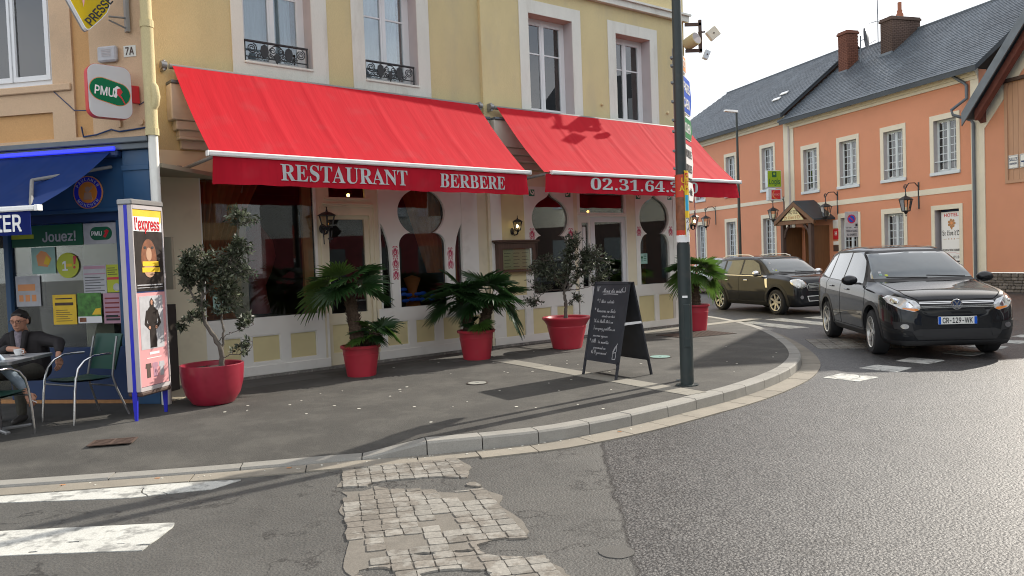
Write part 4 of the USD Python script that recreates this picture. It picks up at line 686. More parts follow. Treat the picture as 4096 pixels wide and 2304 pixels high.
put('pavement_specks', [mv(ext(Point(0, 0).buffer(rgm.uniform(.008, .020), quad_segs=2), .002), x, y, pave_z(x, y) + .0015) for x, y in ((rgm.uniform(-3.2, 4.2), rgm.uniform(6.6, 13.2)) for _ in range(90)) if pavepoly.contains(Point(x, y).buffer(.1))], 'litter', kind='stuff', label='pale chewing gum specks on the pavement', cat='litter')
put('leaf_litter', [mv(bx(-.018, .018, -.012, .012, 0, .003), *kp(s_at_x(x), o), z) for x, o, z in ((-2.9, -.05, .016), (-1.9, -.06, .016), (-3.6, -.04, .016), (.9, -.1, .017))], 'litter_orange', kind='stuff', label='orange leaf scraps in the gutter', cat='litter')
# ------------------------------------------------------------------ restaurant building
ZT = 9.2
rest = thing('restaurant_building', 'yellow rendered corner building with a cream restaurant shopfront and red awnings', 'building', (FT.x, FT.y, 0), 0)
def at(frame):
    """matrix from a facade frame to the restaurant's own origin"""
    a = RAD(frame.rz); c, s_ = math.cos(a), math.sin(a)
    return np.array([[c, -s_, 0, frame.x - FT.x], [s_, c, 0, frame.y - FT.y], [0, 0, 1, 0], [0, 0, 0, 1.0]])
AT = {1: at(F1), 2: at(F2)}
def rp(k, name, mesh, mat, parent=None, **kw):
    if isinstance(mesh, list): mesh = trimesh.util.concatenate([x if isinstance(x, trimesh.Trimesh) else T(x) for x in mesh])
    m = mesh.copy(); m.apply_transform(AT[k]); return put(name, m, mat, parent or rest, **kw)

def onion(cx, z0, zs, half, zc, rx, rz, neck, ztip, n=18):
    """keyhole opening: straight foot with round shoulders, a pinched neck, an onion bulb ending in a tip"""
    al = math.acos(neck / rx); zn = zc - rz * math.sin(al)
    pts = [(cx - half, z0), (cx - half, zs)]
    for t in np.linspace(0, 1, 10)[1:]:
        a = math.pi - t * math.pi / 2; pts.append((cx - neck + (half - neck) * math.cos(a), zs + (zn - zs) * math.sin(a)))
    left = [(cx + rx * math.cos(a), zc + rz * math.sin(a)) for a in np.linspace(math.pi + al, math.pi / 2 + (.42 if ztip else 0.0), n)]
    pts += left
    if ztip:
        x1, z1 = left[-1]; pts += [(cx + (x1 - cx) * .42, z1 + (ztip - z1) * .26), (cx + (x1 - cx) * .12, z1 + (ztip - z1) * .58), (cx, ztip)]
    mir = [(2 * cx - x, z) for x, z in pts[::-1]]
    if ztip or abs(mir[0][0] - pts[-1][0]) < 1e-6: mir = mir[1:]
    return Polygon(pts + mir).buffer(0)

# --- masses above the shopfront: rendered wall with window openings
up1 = rectp(-3.2, 3.13, 3.25, ZT)
W1 = [(-1.073, -.047, 4.52, 6.2), (.83, 1.81, 4.50, 6.2)]
for a, b, c, d in W1: up1 = up1.difference(rectp(a, b, c, d))
rp(1, 'wall', wallx(up1, 0, .34), 'stucco_yellow')
U2END = 5.32
up2 = rectp(.0, U2END, 3.25, ZT)
W2 = [(1.045, 2.105, 4.33, 6.10), (3.255, 4.245, 4.33, 6.06)]
for a, b, c, d in W2: up2 = up2.difference(rectp(a, b, c, d))
rp(2, 'wall', wallx(up2, 0, .34), 'stucco_yellow')
# wall running back along the side street
c2 = F2.world(U2END, 0)
sideang = RAD(-17.5); sd_ = np.array((math.sin(sideang), math.cos(sideang), 0)); sn_ = np.array((-sd_[1], sd_[0], 0))
base = np.array((c2[0] - FT.x, c2[1] - FT.y, 0))
def quadwall(p0, p1, th, z0, z1, inward):
    q = np.array([p0, p1, p1 + inward * th, p0 + inward * th]); v = np.vstack([np.c_[q[:, :2], np.full(4, z0)], np.c_[q[:, :2], np.full(4, z1)]])
    return trimesh.convex.convex_hull(v)
put('wall', quadwall(base + sd_ * .36, base + sd_ * 14, .3, GZ, ZT, sn_), 'stucco_yellow', rest)
# string course, plinths and surrounds
rp(2, 'string_course', [wallx(rectp(-.02, U2END + .09, 6.58, 6.74), -.09, 0.0), wallx(rectp(-.02, U2END + .12, 6.70, 6.74), -.13, -.09)], 'stucco_surround')
rp(1, 'string_course', [wallx(rectp(-3.2, 3.1, 6.58, 6.74), -.07, 0.0)], 'stucco_surround')
SUR = {1: [((-1.24, .20, 4.25, 6.42), W1[0]), ((.614, 2.04, 4.25, 6.42), W1[1])], 2: [((.832, 2.32, 4.22, 6.335), W2[0]), ((3.04, 4.46, 4.22, 6.285), W2[1])]}
for k in (1, 2):
    for (a, b, c, d), (e, f, g_, h) in SUR[k]:
        s_ = rp(k, 'window_surround', wallx(rectp(a, b, c, d).difference(rectp(e, f, g_, h)), -.012, 0.0), 'stucco_surround')
        D = .24
        rp(k, 'reveal', [wallx(rectp(e - .0, e + .004, g_, h), .0, D), wallx(rectp(f - .004, f, g_, h), .0, D), wallx(rectp(e, f, g_, g_ + .004), 0, D)], 'hotel_reveal', s_)
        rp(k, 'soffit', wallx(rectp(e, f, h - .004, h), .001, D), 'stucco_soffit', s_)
        if k == 1: rp(k, 'sill', bx(e, f, -.03, D, g_, g_ + .035, .008), 'stucco_surround', s_)
        # pvc casement: fixed frame, two sashes with panes and a glazing bar
        fr = rectp(e, f, g_, h).difference(rectp(e + .055, f - .055, g_ + .06, h - .055))
        w = rp(k, 'window', wallx(fr, D - .005, D + .065), 'pvc_white')
        mid = (e + f) / 2 - (.02 if k == 2 else 0)
        for p, q in ((e + .055, mid + .015), (mid - .015, f - .055)):
            off = 0.012 if p > e + .06 else 0.018
            sash = rectp(p, q, g_ + .06, h - .055).difference(rectp(p + .062, q - .062, g_ + .125, h - .115))
            rp(k, 'sash', wallx(sash, D + off - .018, D + off + .035), 'pvc_white', w)
            rp(k, 'pane', wallx(rectp(p + .062, q - .062, g_ + .125, h - .115), D + off + .008, D + off + .012), 'glass_upper', w)
            zb = g_ + (h - g_) * .64
            rp(k, 'glazing_bar', wallx(rectp(p + .062, q - .062, zb - .012, zb + .012), D + off - .004, D + off + .006), 'pvc_white', w)
        # net curtains behind, drawn partly aside, brown drape edge
        def drape(u0, u1, z0, z1, y, amp, waves, bottom=None):
            n = 40; V = []; F = []
            for i in range(n + 1):
                t = i / n
                yy = y + amp * math.sin(t * waves * 2 * math.pi) + amp * .4 * math.sin(t * waves * 5.1 + 1)
                ub = (bottom[0] + (bottom[1] - bottom[0]) * t) if bottom else u0 + (u1 - u0) * t
                V += [(u0 + (u1 - u0) * t, yy, z1), (ub, yy, z0)]
            for i in range(n):
                a_ = 2 * i; F += [(a_, a_ + 1, a_ + 3), (a_, a_ + 3, a_ + 2)]
            return trimesh.Trimesh(np.array(V), np.array(F), process=False)
        rp(k, 'net_curtain', drape(e + .05, mid + .01, g_ + .1, h - .1, D + .14, .008, 7, (e + .05, mid - (.10 if k == 2 else .02))), 'curtain_net', w, smooth=True)
        rp(k, 'net_curtain', drape(mid + .02, f - .15, g_ + .1, h - .1, D + .14, .008, 6, (mid + .05 + (.06 if k == 2 else 0), f - .15)), 'curtain_net', w, smooth=True)
        rp(k, 'drape', drape(f - .14, f - .05, g_ + .1, h - .1, D + .17, .01, 2), 'curtain_brown', w, smooth=True)
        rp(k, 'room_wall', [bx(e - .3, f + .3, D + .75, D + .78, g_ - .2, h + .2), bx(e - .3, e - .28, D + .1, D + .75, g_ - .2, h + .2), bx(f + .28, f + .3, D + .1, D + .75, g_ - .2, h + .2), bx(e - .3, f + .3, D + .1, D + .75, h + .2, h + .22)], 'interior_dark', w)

# wrought-iron window guards on the first facade
def spiral(cx, cz, r0, r1, a0, turns, y, r, n=26):
    return tube([(cx + (r0 + (r1 - r0) * t) * math.cos(a0 + turns * 2 * math.pi * t), y, cz + (r0 + (r1 - r0) * t) * math.sin(a0 + turns * 2 * math.pi * t)) for t in np.linspace(0, 1, n)], r, 5)
for e, f, g_, h in W1:
    e, f = e + .02, f - .05; y = .05; z0, z1 = g_ + .06, g_ + .33; L = f - e
    gd = rp(1, 'window_guard', [bx(e, f, y - .022, y + .022, z1 - .012, z1 + .014, .006), bx(e, f, y - .007, y + .007, z0 + .045, z0 + .06), cyl((e + .012, y, z0 - .05), (e + .012, y, z1), .012, n=6), cyl((f - .012, y, z0 - .05), (f - .012, y, z1), .012, n=6), bx(f - .05, f + .03, y - .03, y + .03, z0 - .06, z0 - .03)], 'iron_black')
    sc_ = []
    for cx in (e + L * .12, e + L * .88): sc_.append(spiral(cx, z1 - .095, .015, .075, 0, 2.2, y, .008))
    for cx in (e + L * .5,):
        sc_ += [spiral(cx, z1 - .12, .10, .10, 0, 1, y, .008), spiral(cx - .06, z1 - .10, .01, .05, 0, 1.5, y, .007), spiral(cx + .06, z1 - .10, .01, .05, math.pi, -1.5, y, .007)]
        sc_.append(trimesh.convex.convex_hull(np.array([(cx, y + d_, z0 - .01) for d_ in (-.008, .008)] + [(cx + a_, y + d_, z0 + .10) for a_ in (-.05, .05) for d_ in (-.012, .012)] + [(cx, y + d_, z0 + .16) for d_ in (-.008, .008)])))
    for k_ in (.31, .69):
        cx = e + L * k_
        sc_.append(trimesh.convex.convex_hull(np.array([(cx + .062 * math.cos(t), y + d_, z1 - .12 + .10 * math.sin(t)) for t in np.linspace(0, 6.28, 9) for d_ in (-.009, .009)])))
        sc_ += [spiral(cx - .09, z0 + .085, .008, .04, 0, 1.5, y, .007), spiral(cx + .09, z0 + .085, .008, .04, 3.1, -1.5, y, .007)]
    rp(1, 'scrollwork', sc_, 'iron_black', gd, smooth=40)

# pilaster edge where the facade turns
rp(2, 'corner_pilaster', bx(-.012, .0, .0, .34, 3.25, ZT), 'stucco_yellow')
# wall studs
for u, z in ((2.82, 4.62), (4.72, 4.62)):
    rp(2, 'wall_stud', rot_mesh(mv(trimesh.creation.icosphere(2, .03), u, -.01, z), (0, 0, 1), 0), 'stucco_yellow', smooth=True)

# --- shopfront, first facade ------------------------------------------------
def framed_panels(k, spans, z0, z1, zb, ztop, u0, u1, yb=0.0):
    """stall riser: skirting, rails and stiles around recessed yellow panels"""
    hole = unary_union([rectp(a, b, z0, z1) for a, b in spans])
    r = rp(k, 'stall_riser', wallx(rectp(u0, u1, zb, ztop).difference(hole), yb, yb + .05), 'wood_white')
    for a, b in spans:
        rp(k, 'yellow_panel', wallx(rectp(a, b, z0, z1), yb + .022, yb + .05), 'panel_yellow', r)
        rp(k, 'panel_bead', wallx(rectp(a, b, z0, z1).difference(rectp(a + .016, b - .016, z0 + .016, z1 - .016)), yb + .008, yb + .022), 'wood_white', r)
    rp(k, 'skirting', bx(u0, u1, yb - .018, yb, zb, zb + .135, .006), 'wood_white', r)
    return r
ZB = GZ + .045
rp(1, 'plinth', bx(-3.2, 3.13, -.012, .3, GZ - .05, ZB), 'plinth_stone')
rp(2, 'plinth', bx(0, U2END, -.012, .3, GZ - .05, ZB), 'plinth_stone')
framed_panels(1, [(-1.57, -1.30), (-1.16, -.74), (-.60, -.175)], .35, .735, ZB, .97, -1.78, .03)
framed_panels(1, [(1.02, 1.43), (1.56, 1.945), (2.10, 2.485), (2.62, 2.98)], .365, .76, ZB, .97, .86, 3.12)
# plain cream wall left of the big window, and the head above every opening
rp(1, 'shopfront_wall', wallx(rectp(-3.2, -1.78, ZB, 3.25), 0, .06), 'wood_cream')
head = rectp(-1.78, 3.13, 2.98, 3.25)
rp(1, 'shopfront_head', wallx(head.difference(onion(1.757, .9, 1.96, .456, 2.49, .462, .383, .235, None)).difference(rectp(.09, .75, 2.68, 3.06)), 0, .06), 'wood_cream')
# big window
rp(1, 'window_frame', wallx(rectp(-1.78, -.10, .97, 2.98).difference(rectp(-1.762, -.135, .985, 2.965)), .0, .05), 'wood_white')
rp(1, 'window_post', bx(-.30, -.155, .052, .12, .985, 2.965), 'wood_honey')
rp(1, 'shop_pane', wallx(rectp(-1.762, -.135, .985, 2.965), .035, .040), 'glass_shop')
# door recess: frame, transom light, mouldings, door
df = rectp(-.10, .95, ZB, 2.98).difference(rectp(.045, .80, ZB, 2.43)).difference(rectp(.12, .74, 2.70, 2.98))
dr_ = rp(1, 'door_frame', wallx(df, .02, .08), 'wood_cream')
rp(1, 'moulding', [bx(.00, .86, -.022, .02, 2.585, 2.615, .006), bx(.04, .82, -.010, .02, 2.555, 2.585, .004), bx(.05, .81, -.006, .02, 2.66, 2.70, .004), bx(-.04, -.01, -.004, .02, ZB, 2.55), bx(.86, .89, -.004, .02, ZB, 2.55)], 'wood_cream', dr_)
rp(1, 'transom_pane', wallx(rectp(.12, .74, 2.70, 3.06), .045, .050), 'glass_shop', dr_)
door = rp(1, 'door', wallx(rectp(.045, .80, ZB, 2.43).difference(rectp(.115, .725, .95, 2.37)).difference(rectp(.115, .725, .36, .78)), .06, .105), 'wood_cream')
rp(1, 'door_pane', wallx(rectp(.115, .725, .95, 2.37), .080, .085), 'glass_shop', door)
rp(1, 'door_panel', wallx(rectp(.115, .725, .36, .78), .075, .10), 'panel_yellow', door)
rp(1, 'handle', tube([(.76, .02, 1.25), (.76, -.01, 1.27), (.76, -.01, 1.43), (.76, .02, 1.45)], .011, 6), 'steel_grey', door)
# keyhole panel
K1 = onion(1.757, .972, 1.96, .456, 2.49, .462, .383, .235, None)
sideL = Polygon([(.975, .972), (1.145, .972), (1.135, 1.7), (1.12, 1.92), (1.085, 2.08), (1.03, 2.22), (.975, 2.315)])
sideR = affinity.scale(sideL, -1, 1, origin=(1.765, 0))
kp1 = rp(1, 'keyhole_panel', wallx(rectp(.95, 2.56, .97, 2.98).difference(K1).difference(sideL).difference(sideR), -.004, .05), 'wood_white')
rp(1, 'shop_pane', wallx(rectp(.97, 2.555, .972, 2.98), .046, .050), 'glass_shop')
# right piers of the first facade
rp(1, 'pier', [wallx(rectp(2.56, 2.90, .97, 2.98), -.012, .06)], 'wood_white')
rp(1, 'pier', [wallx(rectp(2.90, 3.13, .97, 2.98), -.004, .06)], 'wood_cream')

# --- shopfront, second facade
framed_panels(2, [(.30, .765), (.92, 1.375), (1.50, 1.93)], .27, .785, ZB, 1.03, .05, 2.05)
framed_panels(2, [(3.70, 4.185), (4.30, 4.775)], .28, .85, ZB, 1.06, 3.45, 5.0)
rp(2, 'shopfront_wall', wallx(rectp(.0, .05, ZB, 3.25), 0, .06), 'wood_cream')
rp(2, 'pier', [wallx(rectp(.05, .28, 1.03, 2.98), -.008, .06)], 'wood_white')
rp(2, 'pier', [wallx(rectp(.28, .80, 1.03, 2.98), .004, .06)], 'panel_yellow')
rp(2, 'pier', [wallx(rectp(.80, .90, 1.03, 2.98), -.008, .06)], 'wood_white')
K2 = onion(1.420, 1.037, 1.82, .448, 2.40, .450, .378, .250, 2.965)
K3 = onion(4.225, 1.068, 1.82, .440, 2.43, .445, .392, .235, 2.96)
rp(2, 'keyhole_panel', wallx(rectp(.90, 1.985, 1.03, 2.98).difference(K2), -.004, .05), 'wood_white')
rp(2, 'keyhole_panel', wallx(rectp(3.67, 4.80, 1.06, 2.98).difference(K3), -.004, .05), 'wood_white')
rp(2, 'shop_pane', wallx(rectp(.95, 1.92, 1.035, 2.97), .046, .050), 'glass_shop')
rp(2, 'shop_pane', wallx(rectp(3.74, 4.73, 1.065, 2.97), .046, .050), 'glass_shop')
rp(2, 'pier', wallx(rectp(1.985, 2.09, 1.03, 2.98), .004, .06), 'wood_cream'); rp(2, 'pier', wallx(rectp(3.42, 3.67, 1.06, 2.98), .004, .06), 'wood_cream')
rp(2, 'pier', wallx(rectp(4.80, 5.0, ZB, 2.98), -.012, .06), 'wood_white'); rp(2, 'pier', bx(5.0, U2END - .02, -.03, .36, ZB, 3.25, .01), 'wood_white')
rp(2, 'shopfront_head', wallx(rectp(.0, U2END, 2.98, 3.25), 0, .06), 'wood_cream')
d2 = rectp(2.09, 3.42, ZB, 2.98).difference(rectp(2.165, 3.365, 2.52, 2.92)).difference(rectp(2.13, 3.40, ZB, 2.44))
f2_ = rp(2, 'door_frame', wallx(d2, .005, .08), 'wood_white')
rp(2, 'transom_pane', wallx(rectp(2.165, 3.365, 2.52, 2.92), .045, .050), 'glass_shop', f2_)
rp(2, 'moulding', [bx(2.10, 3.41, -.012, .005, 2.45, 2.475, .004), bx(2.12, 3.39, -.006, .005, 2.49, 2.51, .003)], 'wood_white', f2_)
s2 = rp(2, 'side_light', wallx(rectp(2.13, 2.455, ZB, 2.44).difference(rectp(2.23, 2.40, 1.10, 2.33)), .04, .09), 'wood_white')
rp(2, 'side_pane', wallx(rectp(2.23, 2.40, 1.10, 2.33), .06, .065), 'glass_shop', s2)
dd2 = rp(2, 'door', wallx(rectp(2.46, 3.395, ZB, 2.44).difference(rectp(2.565, 3.305, 1.07, 2.34)).difference(rectp(2.60, 3.27, .33, .85)), .035, .085), 'pvc_white')
rp(2, 'door_pane', wallx(rectp(2.565, 3.305, 1.07, 2.34), .055, .060), 'glass_shop', dd2)
rp(2, 'door_panel', wallx(rectp(2.60, 3.27, .33, .85), .05, .075), 'panel_yellow', dd2)
rp(2, 'handle', tube([(2.51, .0, 1.15), (2.51, -.03, 1.17), (2.51, -.03, 1.38), (2.51, .0, 1.40)], .012, 6), 'steel_grey', dd2)

# painted heart scrolls and green corner ornaments on the panels
def heart(u, z, s_, k, y, par=None):
    pts = [(0, .95), (.18, .70), (.36, .40), (.40, .05), (.25, -.22), (.0, -.30), (-.25, -.22), (-.40, .05), (-.36, .40), (-.18, .70)]
    h = affinity.scale(Polygon(pts), s_, s_, origin=(0, 0)); inner = affinity.scale(Polygon([(0, .42), (.14, .18), (.15, -.02), (0, -.12), (-.15, -.02), (-.14, .18)]), s_, s_, origin=(0, 0))
    sh = h.difference(inner).union(Point(0, -.0).buffer(.0001))
    parts = [sh, Polygon([(0, .25), (.08, .1), (0, .02), (-.08, .1)])]
    parts[1] = affinity.scale(parts[1], s_, s_, origin=(0, 0))
    for sg in (-1, 1):
        curl = LineString([(sg * .05, 1.02), (sg * .3, 1.12), (sg * .42, .95), (sg * .3, .85)]); parts.append(affinity.scale(curl.buffer(.055), s_, s_, origin=(0, 0)))
        curl = LineString([(sg * .12, -.36), (sg * .42, -.32), (sg * .55, .0), (sg * .50, .35), (sg * .36, .62)]); parts.append(affinity.scale(curl.buffer(.05), s_, s_, origin=(0, 0)))
        curl = LineString([(sg * .10, -.42), (sg * .3, -.55), (sg * .46, -.46)]); parts.append(affinity.scale(curl.buffer(.05), s_, s_, origin=(0, 0)))
    g_ = affinity.translate(unary_union(parts), u, z)
    rp(k, 'painted_heart', wallx(g_, y - .002, y), 'red_motif', par)
for z in (1.475, 1.655, 1.835):
    heart(1.225, z, .10, 1, -.004); 
for z in (1.615, 1.795): heart(2.30, z, .10, 1, -.004)
for u in (.965, 1.90): heart(u, 2.09, .115, 2, -.004)
for u in (3.755, 4.715): heart(u, 2.12, .11, 2, -.004)
def leafsq(u, z, k, fl):
    sq = rectp(u - .065, u + .065, z - .06, z + .06); c = LineString([(u - .04 * fl, z + .06), (u - .02 * fl, z), (u + .03 * fl, z - .03), (u + .05 * fl, z + .01), (u + .02 * fl, z + .03)]).buffer(.012)
    rp(k, 'painted_corner', wallx(sq.difference(c), -.006, -.004), 'green_motif')
for u, fl in ((.985, 1), (1.86, -1), (3.76, 1), (4.71, -1)): leafsq(u, 2.865, 2, fl)
# stickers and cards inside the panes
rp(2, 'window_card', wallx(rectp(3.80, 4.02, 1.49, 1.70), .034, .036), 'poster_mint', label='pale card with a palm emblem stuck inside the glass')
rp(2, 'card_print', [wallx(Point(3.86, 1.62).buffer(.028), .031, .033), wallx(rectp(3.85, 3.87, 1.54, 1.6), .031, .033), *[wallx(rectp(3.91, 3.99, 1.66 - i * .035, 1.675 - i * .035), .031, .033) for i in range(4)]], 'green_dark')
rp(1, 'window_card', wallx(rectp(-1.66, -1.43, 1.08, 1.32), .028, .031), 'poster_mint', label='pale green card low in the big window')
rp(2, 'window_card', wallx(rectp(2.25, 2.33, 1.72, 2.25), .050, .052), 'white', label='narrow paper notice behind the door side light')

# --- inside: floor, walls, ceiling, drapes, warm lamps, a red vase and blue plates
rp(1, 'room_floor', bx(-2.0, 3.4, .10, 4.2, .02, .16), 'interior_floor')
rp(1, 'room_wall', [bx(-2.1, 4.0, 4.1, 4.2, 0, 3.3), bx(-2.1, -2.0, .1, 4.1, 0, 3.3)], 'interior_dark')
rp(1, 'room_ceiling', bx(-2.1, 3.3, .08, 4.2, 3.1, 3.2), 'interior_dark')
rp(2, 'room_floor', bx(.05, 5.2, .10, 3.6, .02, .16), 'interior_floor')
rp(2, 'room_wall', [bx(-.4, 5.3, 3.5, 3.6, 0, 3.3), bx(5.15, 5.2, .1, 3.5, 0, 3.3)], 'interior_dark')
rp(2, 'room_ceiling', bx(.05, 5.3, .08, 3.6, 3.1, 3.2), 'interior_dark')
def swag(u0, u1, ub0, ub1, z0, z1, y, mat, k, waves=6, amp=.03):
    rp(k, 'curtain', drape(u0, u1, z0, z1, y, amp, waves, (ub0, ub1)), mat, smooth=True)
swag(-1.74, -.85, -1.74, -1.55, 1.62, 2.97, .16, 'curtain_orange', 1, 8, .035)
swag(-1.74, -1.55, -1.74, -1.30, .99, 1.62, .16, 'curtain_orange', 1, 3, .03)
swag(1.45, 2.25, 1.95, 2.25, 1.5, 2.97, .17, 'curtain_orange', 1, 6, .03)
swag(2.28, 2.55, 2.30, 2.55, .99, 2.4, .17, 'curtain_orange', 1, 3, .03)
swag(.97, 1.35, 1.0, 1.30, 1.04, 2.2, .30, 'curtain_brown', 2, 4, .03)
swag(4.0, 4.2, 3.95, 4.15, 1.07, 2.1, .22, 'curtain_orange', 2, 3, .03)
vase = mv(lathe([(.0, 1.0), (.17, 1.0), (.13, 1.2), (.11, 1.42), (.20, 1.62), (.27, 1.85), (.24, 2.08), (.10, 2.28), (.04, 2.42), (.0, 2.44)], 24), -.72, .75, 0)
rp(1, 'red_vase', vase, 'interior_red', smooth=50)
rp(1, 'window_bench', bx(-1.75, -.1, .45, 1.1, .16, .95), 'interior_dark')
rp(1, 'window_bench', bx(.98, 2.55, .35, .9, .16, .93), 'interior_dark')
rgp = random.Random(8)
rp(1, 'blue_plates', [mv(sc(trimesh.creation.icosphere(2, .07), 1, .4, .45), 1.42 + (i % 6) * .135 + rgp.uniform(-.02, .02), .32 + rgp.uniform(-.05, .08), 1.06 + (i // 6) * .085 + rgp.uniform(-.01, .02)) for i in range(14)], 'plate_blue', smooth=True)
rp(1, 'orange_figure', mv(lathe([(.0, .95), (.13, .95), (.07, 1.2), (.15, 1.42), (.0, 1.47)], 18), 1.85, .5, 0), 'curtain_orange', smooth=40)
for k, u, y, z, r in ((1, .56, .22, 2.755, .026), (2, 1.36, 1.1, 2.43, .034), (2, 1.16, .8, 2.31, .028), (2, 2.70, .35, 2.57, .024), (1, .24, .35, 2.32, .024)):
    l_ = rp(k, 'ceiling_lamp', [cyl((u, y, z + r), (u, y, 3.1), .004, n=5), mv(lathe([(.008, z + 2.6 * r), (.05, z + 1.2 * r), (.055, z + 1.1 * r)], 14), u, y, 0)], 'iron_black')
    rp(k, 'bulb', mv(trimesh.creation.icosphere(2, r), u, y, z), 'bulb_warm', l_, smooth=True)

# downpipe at the junction with the next building
pw = [(0.0, -.085, z) for z in (9.0, 3.42)]
dp = thing('downpipe', 'cream painted rainwater downpipe at the joint of the two facades', 'downpipe', (FT.x, FT.y, 0), FT.rz)
put('pipe', [tube([(.03, -.09, 9.0), (.03, -.09, 4.55)], .062, 12), tube([(.03, -.09, 4.56), (.03, -.09, 3.28)], .068, 12)], 'stucco_yellow', dp, smooth=40)
put('lower_pipe', [tube([(.035, -.09, 3.30), (.035, -.09, .13)], .055, 12)], 'wood_white', dp, smooth=40)
for z_ in (4.47, 3.24): put('collar', tube([(.03, -.09, z_), (.03, -.09, z_ + .08)], .075, 12), 'stucco_yellow', dp)
put('branch', [tube([(.03, -.09, 3.86), (.085, -.09, 3.78), (.10, -.09, 3.68), (.085, -.09, 3.60), (.03, -.09, 3.52)], .05, 10)], 'stucco_yellow', dp, smooth=40)

# --- shutter box and rollers under the awnings (parts of each awning's own thing)
def awning(frame, u0, u1, proj, zb, zf, zv, letters, label, seams, ub0, ub1, wob):
    t = thing('awning', label, 'awning', (*frame.world(0, 0)[:2], 0), frame.rz, 'red awnings over the restaurant shopfront')
    n, mrows = 120, 14; V = []; F = []; L = u1 - u0
    for j in range(mrows + 1):
        v = j / mrows
        for i in range(n + 1):
            x = i / n; u = u0 + L * x
            sag = -.055 * math.sin(math.pi * v) + .0
            rip = sum(.012 * math.exp(-((x - s_) / .008) ** 2) for s_ in seams)
            wv = .010 * math.sin(x * 90 + wob) * (v ** 2) + .014 * (meshkit.fbm(np.array([x * 26, v * 1.2, wob]), 3) - .5)
            V.append((u, -.11 - (proj - .11) * v, zb + (zf - zb) * v + sag + rip + wv * math.sin(math.pi * min(v * 1.4, 1)) ** .5 if v else zb))
    for j in range(mrows):
        for i in range(n):
            a_ = j * (n + 1) + i; F += [(a_, a_ + n + 1, a_ + n + 2), (a_, a_ + n + 2, a_ + 1)]
    fab = trimesh.Trimesh(np.array(V), np.array(F), process=False)
    put('fabric', fab, 'awning_red', t, smooth=True)
    # front bar
    put('front_bar', [bx(ub0, ub1, -proj - .045, -proj + .03, zf - .035, zf + .028, .014), bx(ub0 - .015, ub0, -proj - .05, -proj + .035, zf - .04, zf + .03, .01), bx(ub1, ub1 + .015, -proj - .05, -proj + .035, zf - .04, zf + .03, .01)], 'alu_white', t, smooth=30)
    # valance: hangs from the bar with soft folds
    n2, m2 = 140, 7; V = []; F = []; v0, v1 = u0 + .02, u1 - .02
    def vy(x, v): return -proj - .012 + .030 * v * math.sin(x * 19 + 1.3 * v + wob) * (.4 + .6 * meshkit.fbm(np.array([x * 7, v * 2, wob + 3]), 3)) + .05 * v * (math.exp(-(x / .035) ** 2) - math.exp(-((1 - x) / .03) ** 2))
    for j in range(m2 + 1):
        v = j / m2
        for i in range(n2 + 1):
            x = i / n2; V.append((v0 + (v1 - v0) * x, vy(x, v), zf - .03 + (zv - zf + .03) * v + (.004 * math.sin(x * 70) if j == m2 else 0)))
    for j in range(m2):
        for i in range(n2):
            a_ = j * (n2 + 1) + i; F += [(a_, a_ + n2 + 1, a_ + n2 + 2), (a_, a_ + n2 + 2, a_ + 1)]
    val = put('valance', trimesh.Trimesh(np.array(V), np.array(F), process=False), 'valance_red', t, smooth=True)
    for text, ua, ub, zl, h in letters:
        mm, w = glyphs('serif', text, h, .004); b_ = mm.bounds
        mm.apply_translation((-b_[0][0], 0, 0)); mm.apply_scale(((ub - ua) / (b_[1][0] - b_[0][0]), 1, 1))
        for _ in range(2):
            v_, f_ = trimesh.remesh.subdivide_to_size(mm.vertices, mm.faces, .05); mm = trimesh.Trimesh(v_, f_, process=False)
        mm = wtext(mm, ua, zl, 0.0); vv = mm.vertices.copy()
        for q in range(len(vv)):
            x = (vv[q, 0] - v0) / (v1 - v0); v = (zf - .03 - vv[q, 2]) / (zf - .03 - zv); vv[q, 1] += vy(x, v) - .004
        put('lettering', trimesh.Trimesh(vv, mm.faces, process=False), 'letter_silver', val)
    # roller, end brackets, drop arms
    put('roller', cyl((u0 - .03, -.09, zb - .02), (u1 + .04, -.09, zb - .02), .035, n=12), 'grey_paint', t, smooth=40)
    for u in (u0 - .10, u1 + .08):
        put('bracket', [bx(u - .02, u + .02, -.12, 0.0, zb - .09, zb + .05, .008), cyl((u - .035, -.09, zb - .015), (u + .035, -.09, zb - .015), .055, n=12)], 'steel_grey', t, smooth=40)
    for u in (u0 + .05, u1 - .05):
        put('arm', [cyl((u, -.02, 2.985), (u, -proj + .02, zf - .03), .024, n=8), bx(u - .035, u + .035, -.05, 0, 2.90, 3.05, .01), cyl((u, -.05, 2.985), (u, -.16, 2.985), .034, n=8)], 'grey_paint', t, smooth=40)
    return t
A1 = awning(F1, -2.08, 2.90, 1.33, 4.335, 3.045, 2.685, [('RESTAURANT', -1.235, .63, 2.755, .205), ('BERBERE', 1.20, 2.42, 2.755, .195)], 'large red awning lettered RESTAURANT BERBERE with white front bar', [.22, .36, .58, .79], -2.115, 2.945, 1.0)
A2 = awning(F2, .18, 5.20, 1.33, 4.325, 3.06, 2.735, [('02.31.64.3  0', 1.19, 3.98, 2.805, .185)], 'red awning lettered with a telephone number right of the bend', [.24, .47, .70, .87], .33, 5.30, 4.0)
